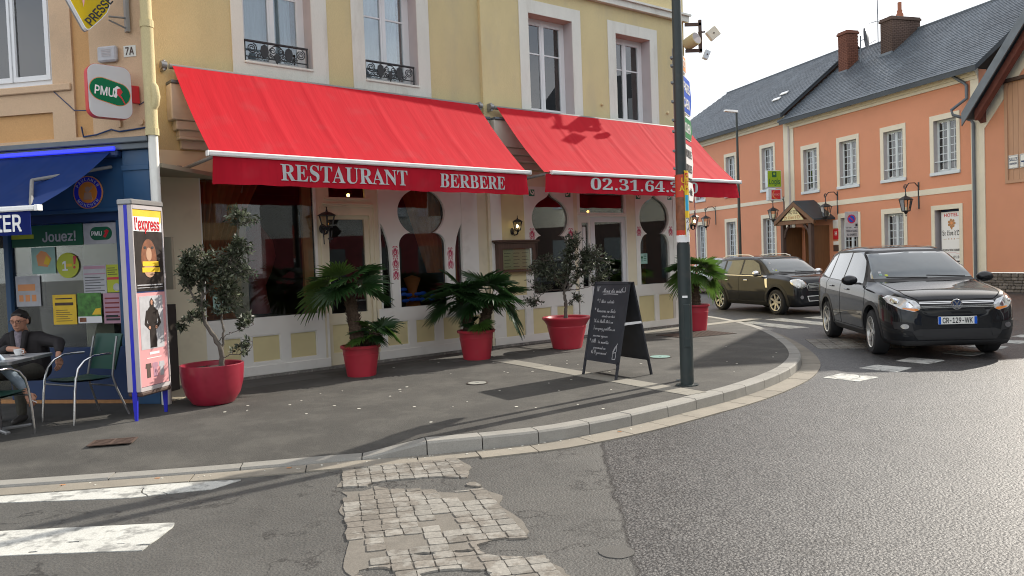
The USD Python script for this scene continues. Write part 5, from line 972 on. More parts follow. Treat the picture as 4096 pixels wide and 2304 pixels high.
# shutter box along the head of the shopfront (belongs to the building)
for k, ua, ub in ((1, -2.14, 3.10), (2, .06, 5.25)):
    sbx = rp(k, 'shutter_box', bx(ua, ub, -.20, .0, 3.62, 4.08, .01), 'shutter_box')
    rp(k, 'box_cap', bx(ua - .0, ub, -.23, .0, 4.08, 4.12, .006), 'zinc', sbx)
    rp(k, 'cornice', [bx(ua + .06, ub, -.17, 0, 3.50, 3.62, .01), bx(ua + .10, ub, -.13, 0, 3.42, 3.50, .006), bx(ua + .10, ub, -.15, 0, 3.38, 3.42, .006), bx(ua + .14, ub, -.07, 0, 3.27, 3.38, .004)], 'shutter_box', sbx)
# ------------------------------------------------------------------ bar-tabac building on the left
tab = thing('bar_building', 'peach rendered building with a dark blue cafe shopfront and lottery posters', 'building', (FT.x, FT.y, 0), FT.rz)
wallp = rectp(-7.0, -.36, 3.24, 9.2)
recess = unary_union([rectp(-1.035, -.80, 3.3, 9.2), rectp(-2.6, -1.335, 3.3, 3.62)])
win = rectp(-2.52, -1.315, 3.95, 6.4)
put('wall', wallx(wallp.difference(recess).difference(win), 0, .34), 'stucco_peach', tab)
put('recessed_panel', wallx(rectp(-1.04, -.795, 3.3, 9.2), .03, .3), 'stucco_orange_tan', tab)
put('recessed_panel', wallx(rectp(-2.6, -1.33, 3.3, 3.625), .03, .3), 'stucco_orange_tan', tab)
put('wall_end', mv(ext(Polygon([(-.36, .0), (-.02, .0), (-.80, .64), (-1.1, .64)]), 9.2 - 3.24), z=3.24), 'stucco_peach', tab)
put('shop_return', mv(ext(Polygon([(-.38, .10), (-.06, -.05), (-.82, .64), (-1.1, .64)]), 3.16 - GZ), z=GZ), 'blue_shop', tab)
put('sill_band', bx(-2.6, -1.06, -.03, .0, 3.86, 3.945, .01), 'stucco_peach', tab)
w = put('window', wallx(win.difference(rectp(-2.46, -1.375, 4.02, 6.34)), .06, .14), 'pvc_white', tab)
for p, q in ((-2.46, -1.88), (-1.90, -1.375)):
    put('sash', wallx(rectp(p, q, 4.02, 6.34).difference(rectp(p + .055, q - .055, 4.08, 6.28)), .045, .11), 'pvc_white', w)
    put('pane', wallx(rectp(p + .055, q - .055, 4.08, 6.28), .075, .08), 'glass_upper', w)
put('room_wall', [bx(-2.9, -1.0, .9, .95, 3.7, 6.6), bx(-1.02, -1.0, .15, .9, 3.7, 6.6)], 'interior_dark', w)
put('drape', mv(rot_mesh(bx(-.02, .02, 0, .02, 0, 2.2), (0, 1, 0), 5), -1.62, .3, 4.05), 'curtain_net', w)
put('drape', bx(-2.45, -2.0, .4, .42, 4.0, 6.4), 'curtain_brown', w)
# cracks and loose cable on the render
put('wall_cable', [tube([(-1.30, -.006, 3.86), (-1.1, -.006, 3.68), (-1.04, -.006, 3.62), (-.80, -.006, 3.6)], .006, 5), tube([(-.95, -.01, 3.42), (-.93, -.01, 3.30), (-.75, -.02, 3.31), (-.55, -.015, 3.36), (-.45, -.01, 3.33), (-.02, -.01, 3.36)], .010, 5), tube([(-.18, -.006, 3.62), (-.02, -.006, 3.70)], .005, 5)], 'blue_deep', tab, smooth=60)
put('junction_box', mv(cyl((0, 0, 0), (0, -.03, 0), .035, n=14), -.16, 0, 3.42), 'stucco_peach', tab); put('junction_box', bx(-.46, -.42, -.03, 0, 3.38, 3.46), 'stucco_peach', tab)
hn = put('number_plaque', bx(-.345, -.185, -.006, .0, 4.185, 4.315, .002), 'stucco_surround', tab)
put('digits', wtext(sans('7A', .085, .11), -.32, 4.21, -.0075), 'timber_dark', hn)
# shopfront fascia, pilaster, stall riser
put('fascia_moulding', [bx(-7, .0, -.16, .0, 3.17, 3.235, .01), bx(-7, .0, -.12, .0, 3.10, 3.17, .006)], 'zinc', tab)
put('fascia', [wallx(rectp(-7, -.40, 2.42, 3.10), -.02, .10)], 'blue_shop', tab)
put('fascia_rail', bx(-7, -.40, -.045, -.02, 2.40, 2.45, .006), 'blue_shop', tab)
put('pilaster', bx(-.40, -.045, -.07, .0, GZ, 3.10, .012), 'blue_shop', tab)
put('pilaster_rail', [bx(-.40, -.045, -.085, -.07, GZ, .38, .006), bx(-.40, -.045, -.085, -.07, 2.86, 2.92, .004)], 'blue_shop', tab)
put('window_head', wallx(rectp(-7, -.40, 2.30, 2.42), .0, .10), 'blue_deep', tab)
for fa in ((-2.12, -2.05, -.01, .09, .80, 2.30, .006), (-.575, -.40, -.005, .09, .80, 2.30, .006), (-4.4, -4.3, -.01, .09, .2, 2.3)): put('window_frame', bx(*fa), 'blue_shop', tab)
put('stall_riser', bx(-2.12, -.40, -.005, .09, .17, .80, .004), 'blue_deep', tab)
put('plinth', bx(-4.4, -.02, -.02, .09, GZ - .04, .17), 'wood_honey', tab)
put('shop_pane', wallx(rectp(-2.05, -.575, .80, 2.30), .04, .045), 'glass_shop', tab)
put('door_pane', wallx(rectp(-4.3, -2.12, .2, 2.30), .04, .045), 'glass_shop', tab)
put('shop_interior', [bx(-5, .0, 1.9, 1.95, .13, 3.0), bx(-5, 0, .1, 1.95, .10, .14), bx(-5, 0, .1, 1.95, 2.9, 2.95)], 'interior_beige', tab)
put('shelf_back', [bx(-2.0, -1.35, .5, .55, 1.3, 2.02), bx(-1.32, -.95, .55, .6, 1.0, 2.05), bx(-.92, -.2, .5, .55, 1.45, 2.1)], 'interior_beige', tab)
put('counter', bx(-2.05, -.45, .4, .9, .14, 1.25), 'interior_dark', tab)
put('side_wall', bx(-2.1, -2.06, .1, 1.9, .13, 2.9), 'interior_dark', tab)
# printed bands and posters in the shop window (flat prints)
def poster(name, u0, u1, z0, z1, mat, label=None, y=.030):
    p = put(name, wallx(rectp(u0, u1, z0, z1), y, y + .004), mat, tab, label=label); return p
pj = poster('window_band', -2.03, -1.045, 2.03, 2.285, 'green_dark', 'dark green band lettered Jouez!')
put('lettering', wtext(sans('Jouez!', .115, .46), -1.60, 2.085, .0285), 'poster_grey', pj)
put('stripe', wallx(rectp(-2.03, -1.72, 2.13, 2.18), .0285, .03), 'poster_lime', pj)
pp = poster('window_plate', -1.035, -.60, 2.03, 2.28, 'poster_grey', 'pale plate with the green PMU oval')
ov = LineString([(-.87, 2.155), (-.73, 2.155)]).buffer(.078)
put('oval', wallx(ov, .0285, .03), 'green_dark', pp)
put('lettering', wtext(sans('PMU', .052, .14), -.925, 2.13, .027), 'white', pp)
put('emblem', wallx(Polygon([(-.775, 2.12), (-.74, 2.16), (-.76, 2.18), (-.72, 2.20), (-.69, 2.18), (-.71, 2.15), (-.74, 2.10)]), .0270, .0285), 'red_paint', pp)
a_ = poster('poster', -1.765, -1.44, 1.70, 2.02, 'poster_mint', 'mint poster with an orange smear of ice cream cups')
put('print', [wallx(Polygon([(-1.68, 1.80), (-1.55, 1.78), (-1.49, 1.88), (-1.56, 1.96), (-1.63, 1.98), (-1.70, 1.92)]), .0285, .03)], 'orange_line', a_)
put('print', [wallx(Polygon([(-1.60, 1.82), (-1.53, 1.80), (-1.50, 1.86), (-1.56, 1.92)]), .0275, .0285)], 'poster_yellow', a_)
a_ = put('round_sticker', wallx(Point(-1.27, 1.79).buffer(.152), .026, .028), 'poster_lime', tab, label='round lime sticker with a white 1 and red exclamation mark')
put('digit', wtext(sans('1', .11), -1.36, 1.73, .0255), 'white', a_)
put('mark', wallx(unary_union([Polygon([(-1.19, 1.80), (-1.165, 1.80), (-1.145, 1.90), (-1.19, 1.90)]), Point(-1.18, 1.765).buffer(.017)]), .0245, .026), 'red_paint', a_)
put('print', [wallx(rectp(-1.30, -1.21, 1.775, 1.81), .0245, .026)], 'poster_yellow', a_)
a_ = poster('poster', -1.07, -.76, 1.44, 1.78, 'poster_grey', 'grey and pink price list poster')
put('print', [wallx(rectp(-1.06, -.77, 1.735, 1.77), .0285, .03), wallx(rectp(-1.06, -.77, 1.67, 1.685), .0285, .03)], 'poster_mauve', a_)
put('print', [wallx(rectp(-1.05, -.79 - (i % 2) * .05, 1.47 + i * .032, 1.478 + i * .032), .0285, .03) for i in range(6)], 'black_text', a_)
a_ = poster('poster', -.755, -.58, 1.45, 1.78, 'poster_lime', 'yellow poster with a red heading and a blue disc')
put('print', wallx(rectp(-.75, -.585, 1.60, 1.63), .0285, .03), 'red_paint', a_)
put('print', wallx(Point(-.63, 1.51).buffer(.045), .0285, .03), 'poster_grey', a_)
put('print', [wallx(rectp(-.74, -.61 - (i % 2) * .03, 1.66 + i * .025, 1.668 + i * .025), .0285, .03) for i in range(4)], 'black_text', a_)
a_ = poster('poster', -1.50, -1.18, 1.08, 1.44, 'poster_yellow', 'plain yellow poster with lines of dark print', .020)
put('print', [wallx(rectp(-1.47, -1.22, 1.31, 1.345), .0185, .02), *[wallx(rectp(-1.46, -1.24 - (i % 3) * .03, 1.12 + i * .026, 1.126 + i * .026), .0185, .02) for i in range(6)], wallx(rectp(-1.46, -1.23, 1.385, 1.40), .0185, .02)], 'timber_dark', a_)
a_ = poster('poster', -1.16, -.84, 1.09, 1.45, 'poster_green', 'green leafy poster with a white foot', .020)
put('print', wallx(rectp(-1.16, -.84, 1.09, 1.17), .0185, .02), 'white', a_)
put('print', wallx(rectp(-1.14, -1.05, 1.105, 1.155), .017, .0185), 'poster_brown', a_)
put('print', wallx(Polygon([(-.97, 1.19), (-.85, 1.19), (-.85, 1.27), (-.92, 1.26)]), .0185, .02), 'poster_yellow', a_)
a_ = poster('poster', -.81, -.58, 1.08, 1.44, 'poster_mauve', 'mauve poster with bold lines of type', .020)
put('print', [wallx(rectp(-.79, -.60, 1.37 - i * .055, 1.388 - i * .055), .0185, .02) for i in range(5)], 'interior_red', a_)
put('print', [wallx(rectp(-.78, -.60 - .02 * (i % 2), 1.115 + i * .04, 1.14 + i * .04), .017, .0185) for i in range(2)], 'black_text', a_)
a_ = poster('poster', -2.01, -1.67, 1.31, 1.68, 'poster_grey', 'pale blue poster with orange figures')
put('print', [wallx(rectp(-1.98, -1.74, 1.50, 1.58), .0285, .03), *[wallx(rectp(-1.97 + i * .09, -1.91 + i * .09, 1.37, 1.45), .0285, .03) for i in range(3)]], 'orange_line', a_)

# brewery roundel on the fascia: plain lettering round a ring
rd = thing('round_sign', 'round orange and blue beer sign on the dark blue cafe fascia', 'sign', (*FT.world(-.894, -.022)[:2], 2.64), FT.rz)
ring = Point(0, 0).buffer(.195, quad_segs=16)
put('disc', wallx(ring, -.012, 0), 'orange_line', rd)
put('band', wallx(Point(0, 0).buffer(.182, quad_segs=16).difference(Point(0, 0).buffer(.128, quad_segs=16)), -.015, -.012), 'blue_post', rd)
put('centre', wallx(Point(0, 0).buffer(.118, quad_segs=16), -.015, -.012), 'orange_sign', rd)
put('figure', wallx(unary_union([Point(0, .035).buffer(.034), Polygon([(-.06, -.085), (.06, -.085), (.045, .0), (-.045, .0)]), Polygon([(.03, .02), (.07, .05), (.06, .08), (.03, .05)])]), -.018, -.015), 'board_brown', rd)
def arc_text(txt, r, mid, step, h, flip):
    out = []
    for i, ch in enumerate(txt):
        a = mid + (i - (len(txt) - 1) / 2) * (step if flip else -step)
        q = sans(ch, h, None, .0015); b_ = q.bounds; q.apply_translation((-(b_[0][0] + b_[1][0]) / 2, -h / 2, 0))
        q = rot_mesh(q, (0, 0, 1), a - 90 + (180 if flip else 0)); q.apply_translation((r * math.cos(RAD(a)), r * math.sin(RAD(a)), 0)); out.append(wtext(q, 0, 0, -.015))
    return out
put('lettering', arc_text('PAULANER', .155, 90, 17, .034, False) + arc_text('MÜNCHEN', .155, 270, 17, .034, True), 'poster_grey', rd)

# blue awning
ba = thing('blue_awning', 'blue cafe awning with a white front bar and IER on its valance', 'awning', (FT.x, FT.y, 0), FT.rz)
V = []; F = []; n, mr = 60, 8
for j in range(mr + 1):
    v = j / mr
    for i in range(n + 1):
        x = i / n; V.append((-5.5 + 5.02 * x, -.14 - 1.16 * v, 3.08 + (2.375 - 3.08) * v - .05 * math.sin(math.pi * v) + .008 * math.sin(x * 60) * v))
for j in range(mr):
    for i in range(n):
        q = j * (n + 1) + i; F += [(q, q + n + 1, q + n + 2), (q, q + n + 2, q + 1)]
put('fabric', trimesh.Trimesh(np.array(V), np.array(F), process=False), 'awning_blue', ba, smooth=True)
put('front_bar', [bx(-5.6, -.47, -1.34, -1.27, 2.335, 2.39, .012)], 'alu_white', ba)
put('bar_end', bx(-.47, -.43, -1.345, -1.265, 2.33, 2.395, .006), 'white_gloss', ba)
vl = put('valance', bx(-5.5, -.54, -1.318, -1.312, 2.095, 2.335), 'valance_blue', ba)
put('lettering', wtext(sans('IER', .165, .30), -.945, 2.135, -1.3185), 'white', vl)
put('light_strip', bx(-5.5, -.40, -.185, -.155, 3.085, 3.135, .01), 'blue_neon', ba)
put('cassette', bx(-5.5, -.40, -.15, .0, 3.02, 3.10, .02), 'blue_deep', ba)
put('arm', [cyl((-.55, -.05, 2.92), (-1.0, -.75, 2.72), .02, n=8), cyl((-1.0, -.75, 2.72), (-.56, -1.28, 2.365), .02, n=8)], 'grey_paint', ba, smooth=40)

# projecting signs
def sign_glow(name, c, t):
    MATS[name] = usdkit.material(stage, '/World/Looks/' + name, {'p': ('principled_bsdf', {'base_color': c, 'roughness': .25}), 'tr': ('translucent_bsdf', {'color': tuple(min(x * 1.1, .95) for x in c)}), 'x': ('mix_closure', {'fac': t})}, [('p.BSDF', 'x.closure1'), ('tr.BSDF', 'x.closure2')], surface='x.closure')
sign_glow('sign_face_white', (.82, .82, .82), .5); sign_glow('sign_face_green', (.0, .26, .10), .5); sign_glow('sign_face_yellow', (.85, .66, .0), .5)
qx, qy = FT.world(-.27, -.15)[:2]; SGA = 46
pmu = thing('betting_sign', 'white rounded box sign with a green oval lettered PMU', 'sign', (qx, qy, 3.73), 90 - SGA)
sq = rectp(-.385 + .10, .07 - .10, -.30 + .10, .285 - .10).buffer(.10, quad_segs=6)
put('face', wallx(sq, -.06, -.055), 'sign_face_white', pmu); put('back_face', wallx(sq, .055, .06), 'sign_face_white', pmu)
put('rim', wallx(sq.buffer(.004).difference(sq.buffer(-.006)), -.054, .054), 'red_paint', pmu)
ov = LineString([(-.245, .012), (-.075, -.030)]).buffer(.125, quad_segs=10)
put('oval_border', wallx(ov.buffer(.007), -.062, -.060), 'orange_line', pmu)
put('oval', wallx(ov, -.064, -.062), 'sign_face_green', pmu)
tx = sans('PMU', .095, .20); tx = rot_mesh(tx, (0, 0, 1), -6)
put('lettering', wtext(tx, -.325, -.045, -.0655), 'white', pmu)
put('emblem', wallx(Polygon([(-.13, -.06), (-.105, -.01), (-.12, .03), (-.085, .065), (-.05, .045), (-.07, .02), (-.075, -.02), (-.10, -.075)]), -.0655, -.064), 'white', pmu)
put('emblem', wallx(unary_union([Polygon([(-.085, .03), (-.05, .04), (-.03, .0), (-.055, -.04), (-.03, -.09), (-.06, -.06), (-.09, -.03)]), LineString([(-.05, -.05), (-.01, -.13)]).buffer(.006)]), -.067, -.0655), 'red_paint', pmu)
put('mount', [bx(.07, .17, -.03, .03, -.10, .10, .006)], 'red_paint', pmu)
pr = thing('press_sign', 'yellow newsagent sign with slanting PRESSE lettering at the top left', 'sign', (qx, qy, 0), 90 - SGA)
po = Polygon([(-.66, 5.02), (-.538, 4.70), (-.385, 4.40), (-.362, 4.378), (-.335, 4.385), (-.20, 4.53), (-.142, 4.605), (-.11, 4.69), (-.105, 4.78), (-.115, 5.02)]).buffer(-.01).buffer(.01)
put('face', wallx(po.buffer(-.008), -.06, -.055), 'sign_face_yellow', pr); put('rim', wallx(po.difference(po.buffer(-.007)), -.062, .02), 'white', pr)
put('case', wallx(po.buffer(-.004), -.0545, .07), 'grey_paint', pr)
tx = rot_mesh(sans('PRESSE', .088, .40), (0, 0, 1), 53)
put('lettering', wtext(tx, -.315, 4.425, -.0615), 'black_text', pr)
put('feather', wallx(Polygon([(-.40, 4.72), (-.385, 4.62), (-.37, 4.72), (-.34, 4.80), (-.30, 4.86), (-.33, 4.86), (-.38, 4.78)]), -.0625, -.060), 'poster_pink', pr)
put('bracket', [cyl((-.1, .05, 4.60), (.10, .06, 4.62), .012, n=6), cyl((-.1, .05, 4.56), (.09, .06, 4.50), .01, n=6), bx(.08, .12, .02, .09, 4.46, 5.1)], 'steel_grey', pr)
spk = thing('siren_box', 'small white plastic siren box on the peach wall above the betting sign', 'alarm', (*FT.world(-.535, 0)[:2], 4.23), FT.rz)
put('case', bx(-.125, .125, -.06, 0, -.09, .09, .018), 'poster_grey', spk); put('grille', [bx(-.06, .06, -.063, -.06, -.03 + i * .018, -.022 + i * .018) for i in range(5)], 'hotel_reveal', spk, kind='stuff')

# poster column on blue legs
ps = thing('poster_stand', 'tall slim poster stand on blue legs beside the bowl pot', 'advertising stand', (-3.83, 8.27, 0), 79.0)
fr = put('frame', [bx(-.255, -.235, -.005, .15, .43, 2.37, .004), bx(.235, .255, -.005, .15, .43, 2.37, .004), bx(-.235, .235, -.005, .15, 2.33, 2.37), bx(-.235, .235, -.005, .15, .43, .47)], 'hotel_reveal', ps)
put('side_groove', bx(-.257, -.255, .045, .085, .43, 2.37), 'blue_post', ps)
put('cap', bx(-.265, .265, -.015, .16, 2.37, 2.43, .012), 'steel_grey', ps)
put('foot_rail', rot_mesh(bx(-.25, .25, -.012, .155, .38, .43, .015), (0, 1, 0), 0), 'timber_dark', ps)
put('backing', bx(-.235, .235, .01, .14, .47, 2.33), 'blue_deep', ps)
for sx_ in (-.245, .245): put('leg', trimesh.convex.convex_hull(np.array([(sx_ - .012, .04, .43), (sx_ + .012, .04, .43), (sx_ - .012, .10, .43), (sx_ + .012, .10, .43), (sx_ - .008, .055, .125), (sx_ + .008, .055, .125), (sx_ - .008, .085, .125), (sx_ + .008, .085, .125)])), 'blue_post', ps)
mg = put('magazine_poster', wallx(rectp(-.232, .232, 1.475, 2.325), .004, .010), 'poster_black', ps, label='dark magazine poster headed l\'express')
put('yellow_band', wallx(Polygon([(-.232, 2.255), (.20, 2.255), (.20, 2.18), (.225, 2.20), (.232, 2.325), (-.232, 2.325)]), .002, .004), 'poster_yellow', mg)
put('white_band', wallx(rectp(-.232, .232, 2.10, 2.255), .0025, .004), 'white', mg)
put('title', wtext(sans("l'express", .125, .40), -.205, 2.115, .0015), 'red_paint', mg)
put('face_print', [wallx(affinity.scale(Point(0, 1.82).buffer(1), .125, .20), .0028, .004)], 'poster_brown', mg)
put('face_print', [wallx(affinity.scale(Point(.0, 1.70).buffer(1), .09, .085), .0015, .0028), wallx(affinity.scale(Point(0, 1.86).buffer(1), .045, .07), .0015, .0028)], 'board_brown', mg)
put('eye_print', [wallx(affinity.scale(Point(s_ * .06, 1.93).buffer(1), .022, .014), .0005, .0015) for s_ in (-1, 1)], 'black_text', mg)
put('headline', [wallx(rectp(-.11, .15, 1.735, 1.785), .0, .0014), wallx(rectp(-.12, .17, 1.67, 1.72), .0, .0014)], 'poster_yellow', mg)
put('small_print', [wallx(rectp(-.21, .2, 1.53, 1.542), .0015, .003), wallx(rectp(-.21, .2, 1.505, 1.512), .0015, .003)], 'poster_grey', mg)
pk = put('fashion_poster', wallx(rectp(-.232, .232, .475, 1.455), .004, .010), 'poster_pink', ps, label='pink fashion poster with a standing model and three tops')
put('photo', wallx(rectp(-.195, .185, .86, 1.42), .002, .004), 'poster_grey', pk)
put('model_print', wallx(unary_union([Polygon([(-.055, .87), (.06, .87), (.055, 1.08), (-.05, 1.08)]), Polygon([(-.06, 1.06), (.06, 1.06), (.09, 1.25), (.045, 1.30), (-.045, 1.30), (-.09, 1.25)]), LineString([(-.08, 1.25), (-.11, 1.13), (-.05, 1.08)]).buffer(.02), LineString([(.08, 1.25), (.12, 1.13), (.06, 1.08)]).buffer(.02), Polygon([(-.035, 1.18), (.035, 1.18), (.035, 1.36), (0, 1.40), (-.035, 1.36)])]), .0008, .002), 'poster_black', pk)
put('face_print', wallx(unary_union([affinity.scale(Point(0, 1.35).buffer(1), .018, .027), Point(-.05, 1.085).buffer(.018), Point(.06, 1.085).buffer(.018)]), -.0004, .0008), 'skin', pk)
def top_print(u): return Polygon([(u - .03, .56), (u + .03, .56), (u + .03, .66), (u + .05, .66), (u + .04, .71), (u - .04, .71), (u - .05, .66), (u - .03, .66)])
for u, mt_ in ((-.10, 'timber_dark'), (.01, 'poster_mauve'), (.12, 'poster_grey')): put('top_print', wallx(top_print(u), .002, .004), mt_, pk)
put('caption', [wallx(rectp(-.07, .09, .80, .825), .002, .004), wallx(rectp(-.12, .12, .76, .768), .002, .004)], 'white', pk)

# cafe chairs, table, cups, people
def cafe_chair(loc, rz, label):
    t = thing('cafe_chair', label, 'chair', loc, rz, 'green cafe chairs with bright metal arms')
    for s_ in (-1, 1):
        put('arm_leg', tube([(s_ * .275, -.27, 0), (s_ * .27, -.245, .30), (s_ * .265, -.225, .46), (s_ * .262, -.19, .57), (s_ * .26, -.12, .645), (s_ * .258, -.02, .685), (s_ * .25, .12, .69), (s_ * .235, .20, .685)], .0125, 8), 'chrome', t, smooth=50)
        put('leg', tube([(s_ * .26, .36, 0), (s_ * .225, .25, .30), (s_ * .215, .215, .44), (s_ * .205, .25, .62), (s_ * .20, .30, .86)], .0115, 8), 'steel_grey', t, smooth=50)
    put('stretcher', [cyl((-.265, -.23, .40), (.265, -.23, .40), .010, n=6), cyl((-.222, .235, .33), (.222, .235, .33), .009, n=6)], 'steel_grey', t)
    V = []; F = []
    for i in range(9):
        a = i / 8 * 2 - 1
        for j in range(7):
            b_ = j / 6; V.append((a * (.245 - .02 * b_), -.24 + .47 * b_, .445 + .012 * a * a - .02 * math.sin(b_ * 2.6)))
    for i in range(8):
        for j in range(6): q = i * 7 + j; F += [(q, q + 7, q + 8), (q, q + 8, q + 1)]
    top = np.array(V); nV = len(V); V2 = np.vstack([top, top - (0, 0, .018)]); F2_ = F + [(c_ + nV, b2 + nV, a2 + nV) for a2, b2, c_ in F]
    put('seat', trimesh.Trimesh(V2, np.array(F2_), process=False), 'plastic_green', t, smooth=40)
    V = []
    for i in range(9):
        a = i / 8 * 2 - 1
        for j in range(7):
            b_ = j / 6; V.append((a * (.215 + .012 * b_), .245 + .10 * b_ - .035 * (1 - a * a) * -1, .50 + .38 * b_))
    top = np.array(V); V2 = np.vstack([top, top + (0, .014, 0)])
    put('backrest', trimesh.Trimesh(V2, np.array(F2_), process=False), 'plastic_green', t, smooth=40)
    return t
ch1 = cafe_chair((-4.63, 8.28, GZ), -28.6, 'empty green cafe chair with bright curved metal arms in front of the posters')
copy(ch1, 'green cafe chair at the picture\'s left edge under the person in blue sleeve', (-5.03, 7.36, .12), 172)
tb = thing('cafe_table', 'small grey cafe table with cups in front of the seated person', 'table', (-5.22, 7.80, .12), 4)
put('top', ext(rectp(-.34, .34, -.37, .37).buffer(.03), .022).apply_translation((0, 0, .715)), 'table_top', tb)
put('edge', ext(rectp(-.34, .34, -.37, .37).buffer(.034).difference(rectp(-.34, .34, -.37, .37).buffer(.03)), .03).apply_translation((0, 0, .71)), 'steel_grey', tb)
put('column', cyl((0, 0, .03), (0, 0, .715), .032, n=12), 'steel_grey', tb)
for k_ in range(4): put('foot', rot_mesh(bx(0, .30, -.025, .025, .0, .035, .01), (0, 0, 1), 45 + 90 * k_), 'steel_grey', tb)
def cup(loc, label):
    t = thing('coffee_cup', label, 'cup', loc, 0, None)
    put('bowl', lathe([(.0, .008), (.022, .008), (.03, .02), (.038, .05), (.040, .068), (.037, .068), (.034, .05), (.0, .02)], 16), 'porcelain', t, smooth=50)
    put('saucer', lathe([(.0, .0), (.04, .0), (.07, .010), (.07, .013), (.04, .006), (.0, .006)], 18), 'porcelain', t, smooth=50)
    put('handle', tube([(.037, 0, .055), (.058, 0, .052), (.058, 0, .03), (.032, 0, .024)], .005, 6), 'porcelain', t)
cup((-5.12, 8.02, .858), 'white coffee cup before the hand of the seated person')
cup((-5.06, 7.50, .858), 'white coffee cup near the table edge at the picture\'s left border')

def hand_m(wrist, d, up_, s_=1.0, curl=.6):
    """palm, four unequal bent fingers and a thumb; d = pointing direction, up_ = back of the hand"""
    d = np.array(d, float) / np.linalg.norm(d); u = np.array(up_, float); u -= d * (u @ d); u /= np.linalg.norm(u); w_ = np.cross(d, u); W = np.array(wrist, float)
    ms = chain([(W, .026 * s_), (W + d * .045 * s_, .024 * s_)], 10)
    pal = [W + d * .03 * s_ + w_ * k_ * .012 * s_ for k_ in (-2, 2)] + [W + d * .085 * s_ + w_ * k_ * .017 * s_ for k_ in (-2, 2)]
    ms.append(manifold3d.Manifold.batch_hull([sphere_m(p, .014 * s_, 10) for p in pal]))
    for k_, ln in zip((-1.5, -.5, .5, 1.5), (.062, .074, .070, .055)):
        b0 = W + d * .088 * s_ + w_ * k_ * .0195 * s_; dd = d; p = b0; js = [(p, .0098 * s_)]
        for q in range(3):
            a = curl * (q + 1) * .75; dv = d * math.cos(a) - u * math.sin(a); p = p + dv * ln / 2.7 * s_; js.append((p, (.0092 - .0008 * q) * s_))
        ms += chain(js, 8)
    p0 = W + d * .03 * s_ + w_ * -.03 * s_; p1 = p0 + (d * .6 - w_ * .8) * .035 * s_ - u * .01; p2 = p1 + (d * .9 - w_ * .2 - u * .4) * .03 * s_
    ms += chain([(p0, .015 * s_), (p1, .011 * s_), (p2, .009 * s_)], 8)
    return ms
def head_m(c, f, tilt=0):
    """head with jaw, nose, lips, brow, ears; c = centre of the skull, f = facing"""
    f = np.array(f, float) / np.linalg.norm(f); r = np.cross(f, (0, 0, 1.0)); r /= np.linalg.norm(r); u = np.cross(r, f); C = np.array(c, float)
    pt = lambda a, b, d_: C + f * a + r * b + u * d_
    ms = [manifold3d.Manifold.batch_hull([sphere_m(pt(-.025, 0, .03), .082, 18), sphere_m(pt(.025, 0, .02), .070, 18), sphere_m(pt(.03, 0, -.03), .055, 16), sphere_m(pt(.055, 0, -.085), .026, 12), sphere_m(pt(.02, .035, -.07), .026, 10), sphere_m(pt(.02, -.035, -.07), .026, 10)])]
    ms += chain([(pt(.084, 0, .005), .010), (pt(.105, 0, -.030), .013)], 10)
    ms += [sphere_m(pt(.098, s_ * .012, -.033), .009, 8) for s_ in (-1, 1)]
    ms += chain([(pt(.080, -.02, -.062), .0085), (pt(.088, 0, -.061), .010), (pt(.080, .02, -.062), .0085)], 8)
    ms += chain([(pt(.078, -.045, .028), .010), (pt(.090, -.02, .030), .011)], 8) + chain([(pt(.078, .045, .028), .010), (pt(.090, .02, .030), .011)], 8)
    for s_ in (-1, 1): ms.append(manifold3d.Manifold.batch_hull([sphere_m(pt(-.005, s_ * .083, .01), .011, 8), sphere_m(pt(-.01, s_ * .088, -.015), .010, 8), sphere_m(pt(.0, s_ * .080, -.03), .008, 8)]))
    return ms, pt
